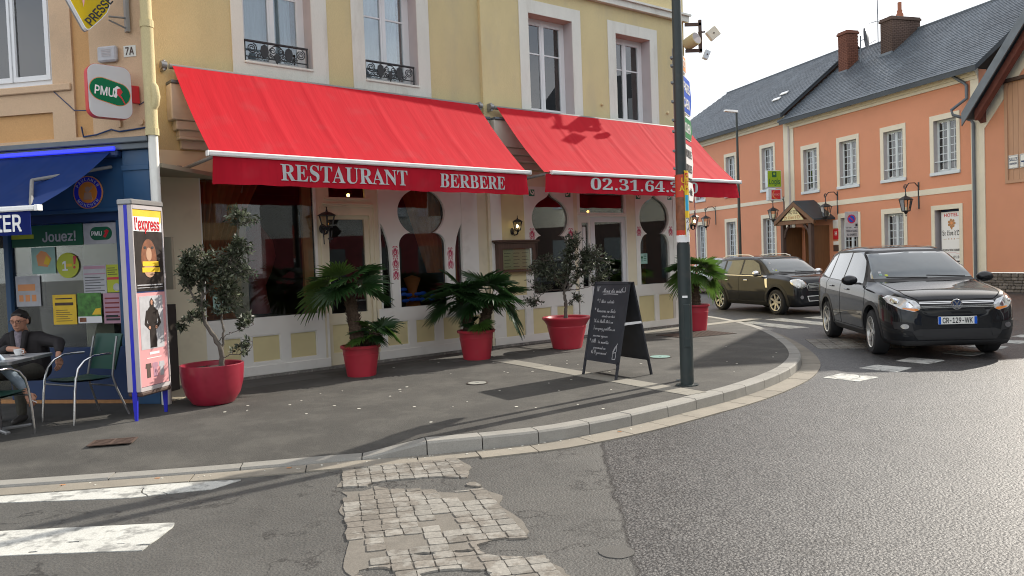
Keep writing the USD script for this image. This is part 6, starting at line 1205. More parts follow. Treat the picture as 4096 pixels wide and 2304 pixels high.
def person1():
    t = thing('person', 'dark-haired person in glasses and black jacket seated behind the cafe table', 'person', (-5.46, 8.70, .12), 0)
    o = np.array((-5.46, 8.70, .12)); q = lambda x, y, z: np.array((x, y, z)) - o
    hc = q(-5.455, 8.60, 1.185)
    hm, pt = head_m(hc, (.10, -1, -.12))
    neck = chain([(hc + (0, .035, -.08), .052), (q(-5.46, 8.68, 1.02), .058)], 14)
    rh = hand_m(q(-5.22, 8.14, .915), (1.0, -.55, .0), (.1, .2, 1), 1.0, .8)
    lh = hand_m(q(-4.93, 8.40, .80), (.25, -.3, -1), (.9, -.2, .2), 1.0, .5)
    arms = chain([(q(-5.22, 8.14, .915), .027), (q(-5.38, 8.24, .915), .032)], 10) + chain([(q(-4.93, 8.40, .80), .027), (q(-4.95, 8.46, .87), .03)], 10)
    core = chain([(q(-5.46, 8.70, 1.0), .07), (q(-5.46, 8.74, .8), .10)], 10)
    body = smoothman(union(hm + neck + rh + lh + arms + core), .011, 4)
    put('body', body, 'skin', t, smooth=True)
    coat = chain([(q(-5.63, 8.69, .985), .075), (q(-5.29, 8.69, .985), .075)]) + [manifold3d.Manifold.batch_hull([sphere_m(q(-5.60, 8.70, .96), .10), sphere_m(q(-5.32, 8.70, .96), .10), sphere_m(q(-5.56, 8.76, .62), .125), sphere_m(q(-5.36, 8.76, .62), .125)])]
    coat += chain([(q(-5.64, 8.69, .97), .078), (q(-5.72, 8.52, .80), .062), (q(-5.36, 8.23, .915), .044)]) + chain([(q(-5.28, 8.69, .97), .078), (q(-5.03, 8.60, .93), .062), (q(-4.945, 8.45, .86), .043)])
    coat += chain([(q(-5.53, 8.60, 1.05), .035), (q(-5.50, 8.56, .85), .03)]) + chain([(q(-5.39, 8.60, 1.05), .035), (q(-5.42, 8.56, .85), .03)])
    put('jacket', smoothman(union(coat), .022, 8), 'jacket_black', t, smooth=True)
    put('scarf', smoothman(union(chain([(q(-5.47, 8.60, 1.05), .045), (q(-5.45, 8.575, .94), .038), (q(-5.44, 8.57, .80), .03)])), .02, 4), 'scarf_grey', t, smooth=True)
    tr = []
    for s_ in (-1, 1): tr += chain([(q(-5.46 + s_ * .10, 8.74, .62), .10), (q(-5.46 + s_ * .15, 8.30, .63), .07), (q(-5.42 + s_ * .14, 8.28, .22), .048)])
    put('trousers', smoothman(union(tr), .025, 6), 'trousers_khaki', t, smooth=True)
    for s_ in (-1, 1): put('shoe', smoothman(union(chain([(q(-5.42 + s_ * .14, 8.30, .17), .045), (q(-5.40 + s_ * .15, 8.10, .155), .033)])), .02, 3), 'shoe', t, smooth=True)
    hair = union([manifold3d.Manifold.batch_hull([sphere_m(pt(-.035, 0, .035), .088, 18), sphere_m(pt(.0, 0, .045), .078, 16)]), *chain([(pt(-.04, -.075, .02), .03), (pt(-.05, -.07, -.03), .025)], 10), *chain([(pt(-.04, .075, .02), .03), (pt(-.05, .07, -.03), .025)], 10), manifold3d.Manifold.batch_hull([sphere_m(pt(.045, -.045, .075), .022, 10), sphere_m(pt(.05, .03, .08), .022, 10), sphere_m(pt(-.02, 0, .09), .045, 12)])])
    put('hair', smoothman(hair, .014, 3), 'hair_dark', t, smooth=True)
    put('eyes', [T(sphere_m(pt(.080, s_ * .031, .008), .0095, 8)) for s_ in (-1, 1)], 'black_text', t)
    gl = []
    f_ = pt(1, 0, 0) - pt(0, 0, 0); r_ = pt(0, 1, 0) - pt(0, 0, 0); u_ = pt(0, 0, 1) - pt(0, 0, 0)
    for s_ in (-1, 1):
        c_ = pt(.098, s_ * .034, .006); gl.append(tube([c_ + r_ * .027 * math.cos(a) + u_ * .019 * math.sin(a) for a in np.linspace(0, 2 * np.pi, 15)], .0022, 5)); gl.append(tube([c_ + r_ * s_ * .026, pt(0, s_ * .088, .012)], .002, 5))
    gl.append(tube([pt(.10, -.008, .008), pt(.10, .008, .008)], .002, 5))
    put('glasses', gl, 'timber_dark', t)
person1()
def person2():
    t = thing('person', 'person at the left edge, only a blue-sleeved arm holding a cigarette in view', 'person', (-5.12, 7.38, .12), 0)
    o = np.array((-5.12, 7.38, .12)); q = lambda x, y, z: np.array((x, y, z)) - o
    hc = q(-5.40, 7.46, 1.36); hm, pt = head_m(hc, (-.5, .8, 0))
    wr = q(-4.915, 7.80, .50); hd = hand_m(wr, (.45, .1, -.85), (.7, -.5, .3), 1.0, .55)
    core = chain([(hc + (.02, -.03, -.08), .052), (q(-5.33, 7.40, 1.18), .058)], 12) + chain([(q(-5.32, 7.40, 1.15), .07), (q(-5.22, 7.40, .8), .10)], 10) + chain([(wr, .027), (q(-4.95, 7.79, .57), .031)], 10) + hand_m(q(-5.45, 7.75, .90), (.2, 1, 0), (0, 0, 1), 1.0, .5) + chain([(q(-5.45, 7.75, .90), .027), (q(-5.46, 7.68, .90), .03), (q(-5.50, 7.50, 1.0), .04)], 8)
    put('body', smoothman(union(hm + core + hd), .011, 4), 'skin', t, smooth=True)
    sh = [manifold3d.Manifold.batch_hull([sphere_m(q(-5.46, 7.44, 1.10), .09), sphere_m(q(-5.20, 7.36, 1.10), .09), sphere_m(q(-5.28, 7.40, .68), .13), sphere_m(q(-5.14, 7.36, .68), .13)])]
    sh += chain([(q(-5.19, 7.40, 1.10), .075), (q(-5.10, 7.66, .86), .058), (q(-4.95, 7.79, .575), .046)]) + chain([(q(-5.48, 7.46, 1.08), .07), (q(-5.55, 7.52, .90), .055), (q(-5.46, 7.69, .90), .042)])
    put('shirt', smoothman(union(sh), .022, 7), 'sleeve_blue', t, smooth=True)
    tr = []
    for s_ in (-1, 1): tr += chain([(q(-5.16 + s_ * .09, 7.36, .66), .11), (q(-5.42 + s_ * .12, 7.62, .64), .075), (q(-5.44 + s_ * .12, 7.60, .22), .05)])
    put('jeans', smoothman(union(tr), .025, 6), 'jeans', t, smooth=True)
    for s_ in (-1, 1): put('shoe', smoothman(union(chain([(q(-5.44 + s_ * .12, 7.58, .17), .045), (q(-5.52 + s_ * .12, 7.74, .155), .033)])), .02, 3), 'shoe', t, smooth=True)
    put('hair', smoothman(union([manifold3d.Manifold.batch_hull([sphere_m(pt(-.03, 0, .035), .09, 16), sphere_m(pt(.01, 0, .05), .076, 14)])]), .016, 3), 'hair_dark', t, smooth=True)
    return t
person2()
cg = thing('cigarette', 'white cigarette between the fingers of the blue-sleeved hand', 'cigarette', (-4.853, 7.80, .42), 0)
put('paper', cyl((-.03, 0, .012), (.035, .0, -.018), .0042, n=8), 'white', cg); put('tip', cyl((.035, 0, -.018), (.041, 0, -.0208), .0042, n=8), 'orange_line', cg)
# ------------------------------------------------------------------ lamps and menu case on the shopfront
def lantern(name, label, loc, rz, w, h, arm, up_arm, lit, cat='wall lantern', group=None, scroll=False):
    """glazed wall lantern: cage of bars, hipped lid, finial, wall plate and arm; loc is the wall point, -y is outward"""
    t = thing(name, label, cat, loc, rz, group)
    y = -arm; n = 6
    ang = [2 * math.pi * k / n for k in range(n)]
    top = [(w * math.cos(a), y + w * math.sin(a), h * .28) for a in ang]; bot = [(w * .62 * math.cos(a), y + w * .62 * math.sin(a), -h * .30) for a in ang]
    put('cage', [*[cyl(a, b, w * .07, n=5) for a, b in zip(top, bot)], *[cyl(top[i], top[(i + 1) % n], w * .08, n=5) for i in range(n)], *[cyl(bot[i], bot[(i + 1) % n], w * .08, n=5) for i in range(n)], mv(lathe([(0, -h * .36), (w * .55, -h * .33), (w * .64, -h * .29), (0, -h * .27)], 12), 0, y, 0)], 'iron_black', t, smooth=40)
    V = np.array([*top, *bot]); F = []
    for i in range(n): F += [(i, (i + 1) % n, (i + 1) % n + n), (i, (i + 1) % n + n, i + n)]
    put('glass', trimesh.Trimesh(V, np.array(F), process=False), 'glass_lantern', t)
    put('lid', mv(lathe([(0, h * .56), (w * .10, h * .54), (w * .16, h * .46), (w * .62, h * .40), (w * .95, h * .33), (w * 1.22, h * .27), (w * 1.1, h * .26), (0, h * .30)], n), 0, y, 0), 'iron_black', t)
    put('finial', mv(lathe([(0, h * .70), (w * .09, h * .66), (w * .05, h * .60), (w * .12, h * .56), (0, h * .54)], 8), 0, y, 0), 'iron_black', t)
    put('tail', mv(lathe([(0, -h * .58), (w * .10, -h * .53), (w * .05, -h * .47), (w * .26, -h * .41), (w * .3, -h * .35), (0, -h * .34)], 10), 0, y, 0), 'iron_black', t, smooth=50)
    if up_arm:
        put('arm', [tube([(0, -.012, h * .9), (0, -arm * .30, h * 1.12), (0, -arm * .75, h * 1.10), (0, -arm, h * .86), (0, -arm, h * .66)], w * .08, 6), spiral(0, h * .93, w * .1, w * .42, .5, 1.6, -arm, w * .06)], 'iron_black', t, smooth=50)
        put('wall_plate', bx(-w * .15, w * .15, -.02, 0, -h * .2, h * 1.15, .006), 'iron_black', t)
    else:
        put('arm', [tube([(0, -.01, -h * .35), (0, -arm * .4, -h * .62), (0, -arm * .85, -h * .58), (0, -arm, -h * .42)], w * .13, 7), spiral(0, -h * .3, w * .05, w * .28, 0, 1.4, -arm * .45, w * .06)], 'iron_black', t, smooth=50)
        put('wall_plate', mv(sc(trimesh.creation.icosphere(2, 1.0), w * .45, .018, h * .24), 0, -.008, -h * .35), 'iron_black', t, smooth=True)
    if lit: put('bulb', mv(sc(trimesh.creation.icosphere(2, w * .26), 1, 1, 1.5), 0, y, -h * .03), 'bulb_lantern', t, smooth=True)
    return t
lantern('wall_lantern', 'black lit carriage lantern above the wooden menu case', (*F2.world(.50, -.01)[:2], 2.26), F2.rz, .085, .26, .17, False, True)
l1 = lantern('wall_lantern', 'dark house-shaped lantern with hanging figures left of the first door', (*F1.world(-.02, -.01)[:2], 2.33), F1.rz, .125, .30, .16, False, False)
put('hanging_charms', [cyl((dx, -.16, z0), (dx + dd, -.16, z0 - l), .012, .008, n=5) for dx, dd, z0, l in ((-.07, .01, -.14, .20), (.03, .0, -.14, .17), (.07, -.01, -.14, .10))] + [bx(-.0, .08, -.165, -.155, -.27, -.25)], 'iron_black', l1)
lantern('wall_lantern', 'lit lantern at the far corner of the restaurant behind the sign post', (*F2.world(5.36, -.02)[:2], 2.36), F2.rz, .085, .30, .10, False, True)
mc = thing('menu_case', 'dark wooden menu case with yellowed menu sheets under the lit lantern', 'menu case', (*F2.world(.545, -.008)[:2], 1.72), F2.rz)
put('case', wallx(rectp(-.43, .40, -.27, .27).difference(rectp(-.335, .335, -.235, .145)), -.10, 0), 'wood_dark', mc)
put('roof', [bx(-.50, .46, -.16, 0, .262, .295, .008), bx(-.46, .43, -.13, 0, .235, .262, .006)], 'wood_dark', mc)
put('backing', wallx(rectp(-.335, .335, -.235, .145), -.03, 0), 'wood_honey', mc)
mn = put('menu_sheet', wallx(rectp(-.31, .31, -.22, .13), -.034, -.030), 'panel_yellow', mc)
put('print', [wallx(rectp(-.26 + c * .2, -.12 + c * .2 - (r % 2) * .03, .06 - r * .06, .068 - r * .06), -.0352, -.034) for c in range(3) for r in range(5)], 'timber_dark', mn)
put('pane', wallx(rectp(-.335, .335, -.235, .145), -.085, -.082), 'glass_shop', mc)

# ------------------------------------------------------------------ dark lamp post with clamped signs and a torn poster wrap
PX, PY = 2.0, 9.03
lp = thing('lamp_post', 'dark green steel lamp post at the kerb with posters wrapped round it', 'lamp post', (PX, PY, GZ), 0)
put('shaft', tube([(0, 0, -.02), (0, 0, .9), (0, 0, 1.62), (0, 0, 1.66), (0, 0, 7.6)], [.078, .0765, .075, .066, .040], 20), 'post_green', lp, smooth=40)
put('base_flange', lathe([(.0, .015), (.13, .012), (.13, .0), (.0, 0)], 18), 'post_green', lp)
put('door_frame', [bx(-.035, .035, -.083, -.06, .45, .95, .006)], 'post_green', lp)
put('lamp_arm', tube([(0, 0, 7.55), (-.1, -.15, 7.75), (-.35, -.55, 7.85)], [.03, .028, .025], 8), 'post_green', lp, smooth=50)
put('lamp_head', mv(bx(-.30, .30, -.1, .1, -.05, .04, .03), -.55, -.85, 7.85), 'grey_paint', lp)
put('label_plate', rot_mesh(bx(-.03, .03, -.0785, -.0755, 1.02, 1.045), (0, 0, 1), -12), 'white', lp)
def wrap(name, z0, z1, a0, a1, mat, r=.0725, flare=0.0, seed=0, par=None):
    """sheet wrapped on the shaft between the angles a0..a1 (degrees, 270 faces the road)"""
    n, k = 18, 10; V = []; F = []
    for j in range(k + 1):
        for i in range(n + 1):
            a = RAD(a0 + (a1 - a0) * i / n); z = z0 + (z1 - z0) * j / k; zz = z if 0 < j < k else z + .012 * (meshkit.fbm(np.array([i * .6, j, seed]), 3) - .5)
            rr = r - .0006 * (z - 1.0) * 9 * .1 + flare * max(0, (abs(i / n - .5) - .40)) * (1 + .5 * math.sin(j * 2.0 + seed)); V.append((rr * math.cos(a), rr * math.sin(a), zz))
    for j in range(k):
        for i in range(n): q = j * (n + 1) + i; F += [(q, q + 1, q + n + 2), (q, q + n + 2, q + n + 1)]
    return put(name, trimesh.Trimesh(np.array(V), np.array(F), process=False), mat, par or lp, smooth=True)
p1 = wrap('poster', 1.74, 2.44, 180, 283, 'poster_brown', .0735, .03, 1)
wrap('red_heading', 2.18, 2.435, 182, 282, 'poster_red', .0742, .0, 1, p1)
p2 = wrap('poster', 1.72, 2.48, 280, 345, 'poster_yellow', .0752, .05, 2)
wrap('red_heading', 2.26, 2.455, 283, 343, 'poster_red', .0760, 0, 2, p2)
wrap('blue_burst', 2.02, 2.20, 286, 338, 'poster_cyan', .0758, 0, 3, p2)
wrap('white_foot', 1.745, 1.94, 284, 340, 'white', .0758, 0, 4, p2)
wrap('torn_foot', 1.66, 1.745, 185, 335, 'white', .0765, .02, 5)
wrap('red_foot', 1.735, 1.80, 186, 335, 'poster_red', .0755, 0, 6)
def on_shaft(mesh, zc, adeg, r=.0765):
    """bend lettering round the shaft"""
    m = mesh.copy(); v = m.vertices.copy(); a = RAD(adeg) + v[:, 0] / r; rr = r + v[:, 2]
    m.vertices = np.c_[rr * np.cos(a), rr * np.sin(a), zc + v[:, 1]]; return m
for txt, z, a, par, mt in (('UE', 2.34, 252, p1, 'poster_yellow'), ('AIS', 2.25, 238, p1, 'poster_yellow'), ('CIR', 2.375, 288, p2, 'poster_yellow'), ('DE', 2.285, 290, p2, 'poster_yellow'), ('ZOO', 1.88, 288, p2, 'black_text'), ('4', 1.765, 290, p2, 'black_text')):
    h = .105 if txt == '4' else .058
    put('lettering', on_shaft(sans(txt, h, None, .0006), z, a), mt, par)

sp_ = thing('sign_post', 'grey post behind the dark lamp post carrying five direction signs', 'sign post', (2.05, 9.40, GZ), 0)
put('shaft', tube([(0, 0, -.02), (0, 0, 3.98)], .038, 12), 'post_grey', sp_, smooth=40)
put('foot', bx(-.10, .10, -.008, .008, .0, .012), 'post_grey', sp_)
SB = 23.0
def dsign(z0, z1, mat, border, label, texts, L0=-.06, L1=.64, point=True, tcol='white'):
    zc = (z0 + z1) / 2; h = (z1 - z0) / 2
    t = thing('direction_sign', label, 'road sign', (2.05 + .045 * math.cos(RAD(SB)), 9.40 - .045 * math.sin(RAD(SB)), 0), 90 - SB, 'direction signs on the grey post')
    tip = [(L1, zc)] if point else []
    out = Polygon([(L0, z0), (L1 - (.10 if point else 0), z0), *tip, (L1 - (.10 if point else 0), z1), (L0, z1)]).buffer(-.012).buffer(.012, quad_segs=3)
    put('panel', wallx(out, -.022, .0), border, t)
    put('field', wallx(out.buffer(-.012), -.0245, -.022), mat, t)
    for txt, u, z, hh, w in texts: put('lettering', wtext(sans(txt, hh, w), u, z, -.0265), tcol, t)
    put('clamp', [bx(-.045, .045, .0, .10, zc + h * .5 - .012, zc + h * .5 + .012), bx(-.045, .045, .0, .10, zc - h * .5 - .012, zc - h * .5 + .012)], 'post_grey', t)
dsign(3.86, 4.05, 'orange_sign', 'white', 'small orange plate topmost on the sign post', [('ITI', .02, 3.92, .08, .2)], -.05, .30, False)
dsign(3.37, 3.82, 'blue_sign', 'white', 'blue arrow sign reading PARIS and CAEN', [('PARIS', .10, 3.63, .11, .40), ('CAEN', .10, 3.44, .11, .36)])
pt_ = stage.GetPrimAtPath('/World/direction_sign_001')
put('motorway_symbol', [wallx(unary_union([rectp(-.02, -.01, 3.45, 3.70), rectp(.035, .045, 3.45, 3.70), rectp(-.04, .065, 3.60, 3.62)]), -.0265, -.0245)], 'white', str(pt_.GetPath()))
dsign(3.06, 3.33, 'green_sign', 'white', 'green arrow sign ending in the letters UEN', [('ROUEN', .06, 3.14, .11, .42)])
dsign(2.58, 3.00, 'white', 'black_text', 'large white arrow sign with two place names', [('DEAUVILLE', .0, 2.84, .09, .52), ('TOURVILLES', .0, 2.66, .09, .52)], tcol='black_text')
dsign(2.30, 2.55, 'white', 'black_text', 'lower white arrow sign beside the yellow poster', [('Centre-ville', .0, 2.38, .085, .50)], tcol='black_text')

# ------------------------------------------------------------------ chalkboard
cb = thing('chalkboard', 'black folding chalkboard with a handwritten lunch menu on the pavement', 'chalkboard', (1.20, 9.98, GZ), 0)
fl, fr_ = np.array((.88, 10.15)) - (1.20, 9.98), np.array((1.242, 9.526)) - (1.20, 9.98); rr_ = np.array((1.755, 9.933)) - (1.20, 9.98); rl = fl + (rr_ - fr_)
HB = 1.20
tl, tr_ = (fl + rl) / 2 , (fr_ + rr_) / 2
def boardpanel(bl, br, tl_, tr2, name, inset):
    """one leaf of the board: corner points at ground and top"""
    A, B, C, D = (np.array((*bl, 0.0)), np.array((*br, 0.0)), np.array((*tr2, HB)), np.array((*tl_, HB)))
    nrm = np.cross(B - A, D - A); nrm /= np.linalg.norm(nrm)
    pt = lambda u, v: A * (1 - u) * (1 - v) + B * u * (1 - v) + C * u * v + D * (1 - u) * v
    def slab(u0, u1, v0, v1, t0, t1):
        q = [pt(u0, v0), pt(u1, v0), pt(u1, v1), pt(u0, v1)]; return trimesh.convex.convex_hull(np.array([p + nrm * t for p in q for t in (t0, t1)]))
    pn = put(name, slab(.035, .965, .175, .985, -.008, .004), 'board_slate', cb)
    put('rail', slab(0, 1, .975, 1.0, -.012, .010), 'board_slate', cb); put('rail', slab(.0, 1, .16, .18, -.012, .010), 'board_slate', cb)
    for u0, u1 in ((0, .045), (.955, 1)): put('leg', slab(u0, u1, .0, 1.0, -.012, .010), 'board_slate', cb)
    return pt, nrm, pn
off = .03 * (fr_ - rr_) / np.linalg.norm(fr_ - rr_)
ptf, nf_, pnl = boardpanel(fl, fr_, tl + off, tr_ + off, 'front_leaf', 0)
ptb, nb_, pnl2 = boardpanel(rr_, rl, tr_ - off, tl - off, 'rear_leaf', 0)
put('strap', trimesh.convex.convex_hull(np.array([ptf(1.0, .56), ptf(1.0, .585), ptb(0, .56), ptb(0, .585), ptf(1.0, .56) - .004, ptb(0, .585) - .004])), 'white', cb)
EX, EY = ptf(1, .5) - ptf(0, .5), ptf(.5, 1) - ptf(.5, 0); LX, LY = np.linalg.norm(EX), np.linalg.norm(EY); EX, EY = EX / LX, EY / LY
sgn = 1 if nf_ @ np.array((.0, -1, 0)) > 0 else -1
def chalk(mesh, u, v, name='chalk_writing'):
    m = mesh.copy(); x = m.vertices; m.vertices = ptf(u, v) + np.outer(x[:, 0], EX) + np.outer(x[:, 1], EY) + np.outer(x[:, 2] + .0045, nf_ * sgn)
    return put(name, m, 'chalk', pnl)
for txt, u, v, h in (('Menu du midi', .27, .885, .062), ('* 1 Brick salade', .14, .775, .048), ('* Couscous ou Tabo', .10, .675, .050), ('viande au choix', .34, .625, .040), ('14 de Rosé Rôti ou', .12, .565, .044), ('3 merguez grillées ou', .14, .490, .044), ('morceau agneau', .16, .415, .042), ('* thé à la menthe', .08, .350, .048), ('gourmand ou', .22, .290, .042), ('Café gourmand', .16, .238, .044)):
    g_, w_ = glyphs('script', txt, h, .001, .70)
    mx = (.93 - u) * LX
    if g_.bounds[1][0] > mx: g_.apply_scale((mx / g_.bounds[1][0], 1, 1))
    chalk(g_, u, v)
def stroke(pts, r=.004): return ext(LineString(pts).buffer(r), .001)
chalk(stroke([(0, 0), (.13, .006), (.30, .004)]), .30, .868, 'chalk_mark')
chalk(trimesh.util.concatenate([stroke([(0, 0), (0, .075), (.06, .09), (.06, .0), (0, 0)]), stroke([(-.005, .09), (.03, .15), (.075, .20)]), stroke([(.0, .08), (.06, .17), (.065, .10)])]), .80, .205, 'chalk_mark')
chalk(trimesh.util.concatenate([stroke([(0, .0), (0, .06), (.03, .0), (.03, .06)], .003), stroke([(.045, .05), (.06, .06)], .003)]), .10, .90, 'chalk_mark')
chalk(stroke([(0, .06), (-.02, .02), (.02, .0), (.05, .005), (.05, .06)], .003), .84, .895, 'chalk_mark')

# wrought scroll stand glimpsed left of the chalkboard
ws = thing('iron_scroll', 'black wrought-iron scroll stand just behind the chalkboard', 'stand', (*F2.world(2.25, -.55)[:2], GZ), F2.rz)
put('stem', cyl((0, 0, 0), (0, 0, 1.18), .010, n=6), 'iron_black', ws)
put('scrolls', [spiral(.06 * (1 if i % 2 else -1), .12 + i * .2, .012, .062, 0, 1.7 * (1 if i % 2 else -1), 0, .008) for i in range(6)], 'iron_black', ws, smooth=50, kind='stuff')

# ------------------------------------------------------------------ floodlight bracket on the corner
fb = thing('floodlight_bracket', 'rusty corner bracket carrying a drum siren and two floodlights', 'bracket', (3.865, 16.70, 0), 0)
put('frame', [bx(0, .35, -.03, .03, 6.48, 6.54), bx(.29, .35, -.03, .03, 5.92, 6.60), bx(0, .35, -.03, .03, 5.93, 5.99), cyl((.32, -.01, 6.34), (.42, -.03, 6.34), .018, n=6), bx(.285, .355, -.035, .035, 6.32, 6.36)], 'timber_dark', fb)
drum = fb2 = thing('siren_drum', 'pale yellow drum loudspeaker hung inside the corner bracket', 'loudspeaker', (4.0, 16.66, 6.15), 35)
put('shell', mv(rot_mesh(lathe([(.0, -.17), (.12, -.16), (.135, -.10), (.135, .13), (.125, .135), (.0, .13)], 20), (0, 1, 0), 0), 0, 0, 0).apply_transform(trimesh.transformations.rotation_matrix(RAD(75), (1, 0, 0))), 'stucco_yellow', drum, smooth=40)
put('face', rot_mesh(lathe([(.0, .137), (.122, .137)], 20), (1, 0, 0), 75), 'hotel_reveal', drum)
put('yoke', tube([(.13, 0, 0), (.20, .0, -.06), (.26, .05, -.14), (.05, .02, -.17), (-.13, 0, -.02)], .007, 5), 'steel_grey', drum)
for lab, loc, (sx_, sz_), tilt in (('beige square floodlight tilted at the top of the corner bracket', (4.44, 16.64, 6.29), (.125, .11), 38), ('small grey floodlight hanging below the corner bracket', (4.29, 16.64, 5.85), (.055, .10), -24)):
    t = thing('floodlight', lab, 'floodlight', loc, 8)
    put('body', rot_mesh(bx(-sx_, sx_, -.05, .05, -sz_, sz_, .012), (0, 1, 0), -tilt if sx_ > .1 else tilt * -1), 'hotel_cream' if sx_ > .1 else 'hotel_frame', t)
    put('knob', cyl((0, -.062, 0), (0, -.05, 0), .016, n=8), 'timber_dark', t)
    put('yoke', cyl((-.10 if sx_ > .1 else 0, 0, .05), (-.03 if sx_ > .1 else -.01, 0, .0), .010, n=5), 'steel_grey', t)
cb_ = thing('hanging_cable', 'pale cable hanging down the restaurant corner behind the sign post', 'cable', (3.93, 16.66, 0), 0)
put('cable', tube([(0, 0, 3.3), (.02, 0, 2.9), (.03, -.02, 2.5), (.06, -.02, 2.3), (.02, -.02, 2.15), (.03, 0, 1.6), (.02, 0, .3)], .012, 6), 'poster_pink', cb_, smooth=50)
# ------------------------------------------------------------------ potted plants
def pot_rim(r, h, mat, lip=.04):
    return lathe([(0, .0), (r * .74, .0), (r * .76, .02), (r * .92, h * .70), (r * .935, h * .72), (r * .915, h * .735), (r * .945, h - lip), (r * 1.04, h - lip), (r * 1.06, h - .012), (r * 1.03, h), (r * .96, h), (r * .93, h - .05), (0, h - .05)], 40)
def add_pot(t, r, h, mat='pot_red', prof=None):
    put('pot', lathe(prof, 44) if prof else pot_rim(r, h, mat), mat, t, smooth=42)
    z = h - .05; n = 26; rg_ = random.Random(int(r * 1000)); V = [(0, 0, z + .012)]; F = []
    for k, rr in enumerate((.35, .7, .93)):
        for i in range(n): V.append((r * rr * math.cos(i * 2 * math.pi / n), r * rr * math.sin(i * 2 * math.pi / n), z + rg_.uniform(-.008, .014)))
    for i in range(n): F.append((0, 1 + i, 1 + (i + 1) % n))
    for k in range(2):
        for i in range(n): a = 1 + k * n + i; b = 1 + k * n + (i + 1) % n; F += [(a, a + n, b + n), (a, b + n, b)]
    put('soil', trimesh.Trimesh(np.array(V), np.array(F), process=False), 'soil', t, smooth=True)

def fan_frond(base, d, petiole, rad, spread, nseg, droop, rg_):
    """palmate leaf: a stalk and a fan of narrow folded segments"""
    d = np.array(d, float) / np.linalg.norm(d); b = np.array(base, float)
    side = np.cross(d, (0, 0, 1.0)); side = side / max(np.linalg.norm(side), 1e-6); up_ = np.cross(side, d)
    pts = [b + d * petiole * t - np.array((0, 0, droop * .25 * petiole * t * t)) for t in np.linspace(0, 1, 6)]
    st = tube(pts, [.009, .008, .007, .007, .006, .006], 5); hub = pts[-1]; d2 = pts[-1] - pts[-2]; d2 /= np.linalg.norm(d2)
    side = np.cross(d2, (0, 0, 1.0)); side /= max(np.linalg.norm(side), 1e-6); up_ = np.cross(side, d2)
    tilt = rg_.uniform(.45, 1.0); d2, up_ = d2 * math.cos(tilt) - up_ * math.sin(tilt), up_ * math.cos(tilt) + d2 * math.sin(tilt)
    roll = rg_.uniform(-.5, .5); side, up_ = side * math.cos(roll) + up_ * math.sin(roll), up_ * math.cos(roll) - side * math.sin(roll)
    V, F = [], []
    for k in range(nseg):
        a = spread * (k / (nseg - 1) - .5) * 2 + rg_.uniform(-.03, .03)
        L = rad * (1 - .28 * abs(a / spread) ** 2) * rg_.uniform(.88, 1.06)
        dr = d2 * math.cos(a) + side * math.sin(a)
        w = rad * .052; pw = np.cross(dr, up_); pw /= np.linalg.norm(pw)
        dz = np.array((0, 0, -1.0)); tipdroop = droop * rg_.uniform(.5, 1.2)
        i0 = len(V); rows = ((.05, .25), (.35, 1.0), (.68, .85), (.90, .42), (1.0, .02))
        for t, ww in rows:
            c_ = hub + dr * L * t + up_ * (.10 * L * abs(math.sin(a)) * t) + dz * tipdroop * L * max(0, t - .45) ** 2 * 1.4
            V += [c_ - pw * w * ww + up_ * .004, c_ - up_ * w * ww * .45, c_ + pw * w * ww + up_ * .004]
        for q in range(len(rows) - 1):
            o = i0 + q * 3
            for s_ in (0, 1): F += [(o + s_, o + s_ + 1, o + s_ + 4), (o + s_, o + s_ + 4, o + s_ + 3)]
    return st, trimesh.Trimesh(np.array(V), np.array(F), process=False)

def palm(label, loc, pot, trunks, fronds, seed, light=.2):
    """pot = (radius, height); trunks = [(dx, dy, height, radius, lean)]; fronds = [(trunk, n, petiole, fan radius, (elev lo, hi))]"""
    rg_ = random.Random(seed); t = thing('potted_palm', label, 'potted palm', loc, 0, None)
    add_pot(t, *pot); tops = []
    for dx, dy, h, r, lean in trunks:
        z0 = pot[1] - .06; n = 24; prof = []
        pts = [(dx + lean * (k / n) ** 1.3 * h, dy, z0 + h * k / n) for k in range(n + 1)]
        rr = [r * (1.12 - .25 * k / n) * (1 + .13 * (k % 2)) * rg_.uniform(.93, 1.07) for k in range(n + 1)]
        tr = put('trunk', tube(pts, rr, 12), 'bark_palm', t)
        fib = []
        for k in range(int(60 * h / .5)):
            q = rg_.random(); a = rg_.uniform(0, 6.283); p = np.array(pts[min(int(q * n), n)]); o = np.array((math.cos(a), math.sin(a), .0)); fib.append(cyl(p + o * r * .9, p + o * r * rg_.uniform(1.15, 1.5) + (0, 0, rg_.uniform(.03, .10)), .010, .002, n=4, caps=False))
        put('leaf_stubs', fib, 'bark_palm', tr, kind='stuff')
        tops.append(pts[-1])
    for ti, n, pet, rad, (e0, e1) in fronds:
        az0 = rg_.uniform(0, 6.28)
        for k in range(n):
            a = az0 + k * 2.39996; e = RAD(e1 - (e1 - e0) * (k + .5) / n) + rg_.uniform(-.12, .12)
            d = (math.cos(a) * math.cos(e), math.sin(a) * math.cos(e), math.sin(e))
            st, fan = fan_frond(np.array(tops[ti]) + (0, 0, -.03 * rg_.random()), d, pet * rg_.uniform(.8, 1.15), rad * rg_.uniform(.85, 1.1), rg_.uniform(1.5, 1.9), 24, rg_.uniform(.15, .5) + (.3 if e < .15 else 0), rg_)
            mt = 'leaf_palm_light' if rg_.random() < light else 'leaf_palm'
            f_ = put('frond', fan, mt, t); put('stalk', st, 'leaf_palm_light', f_)
    return t
palm('tall fan palm with two trunks in a red pot before the first door', (-2.14, 10.83, GZ), (.265, .43), [(-.04, 0, .80, .080, -.12), (.17, .02, .22, .06, .25), (.10, -.06, .16, .05, .1)], [(0, 11, .32, .44, (8, 66)), (1, 7, .16, .32, (5, 60)), (2, 3, .12, .28, (10, 50))], 21, .34)
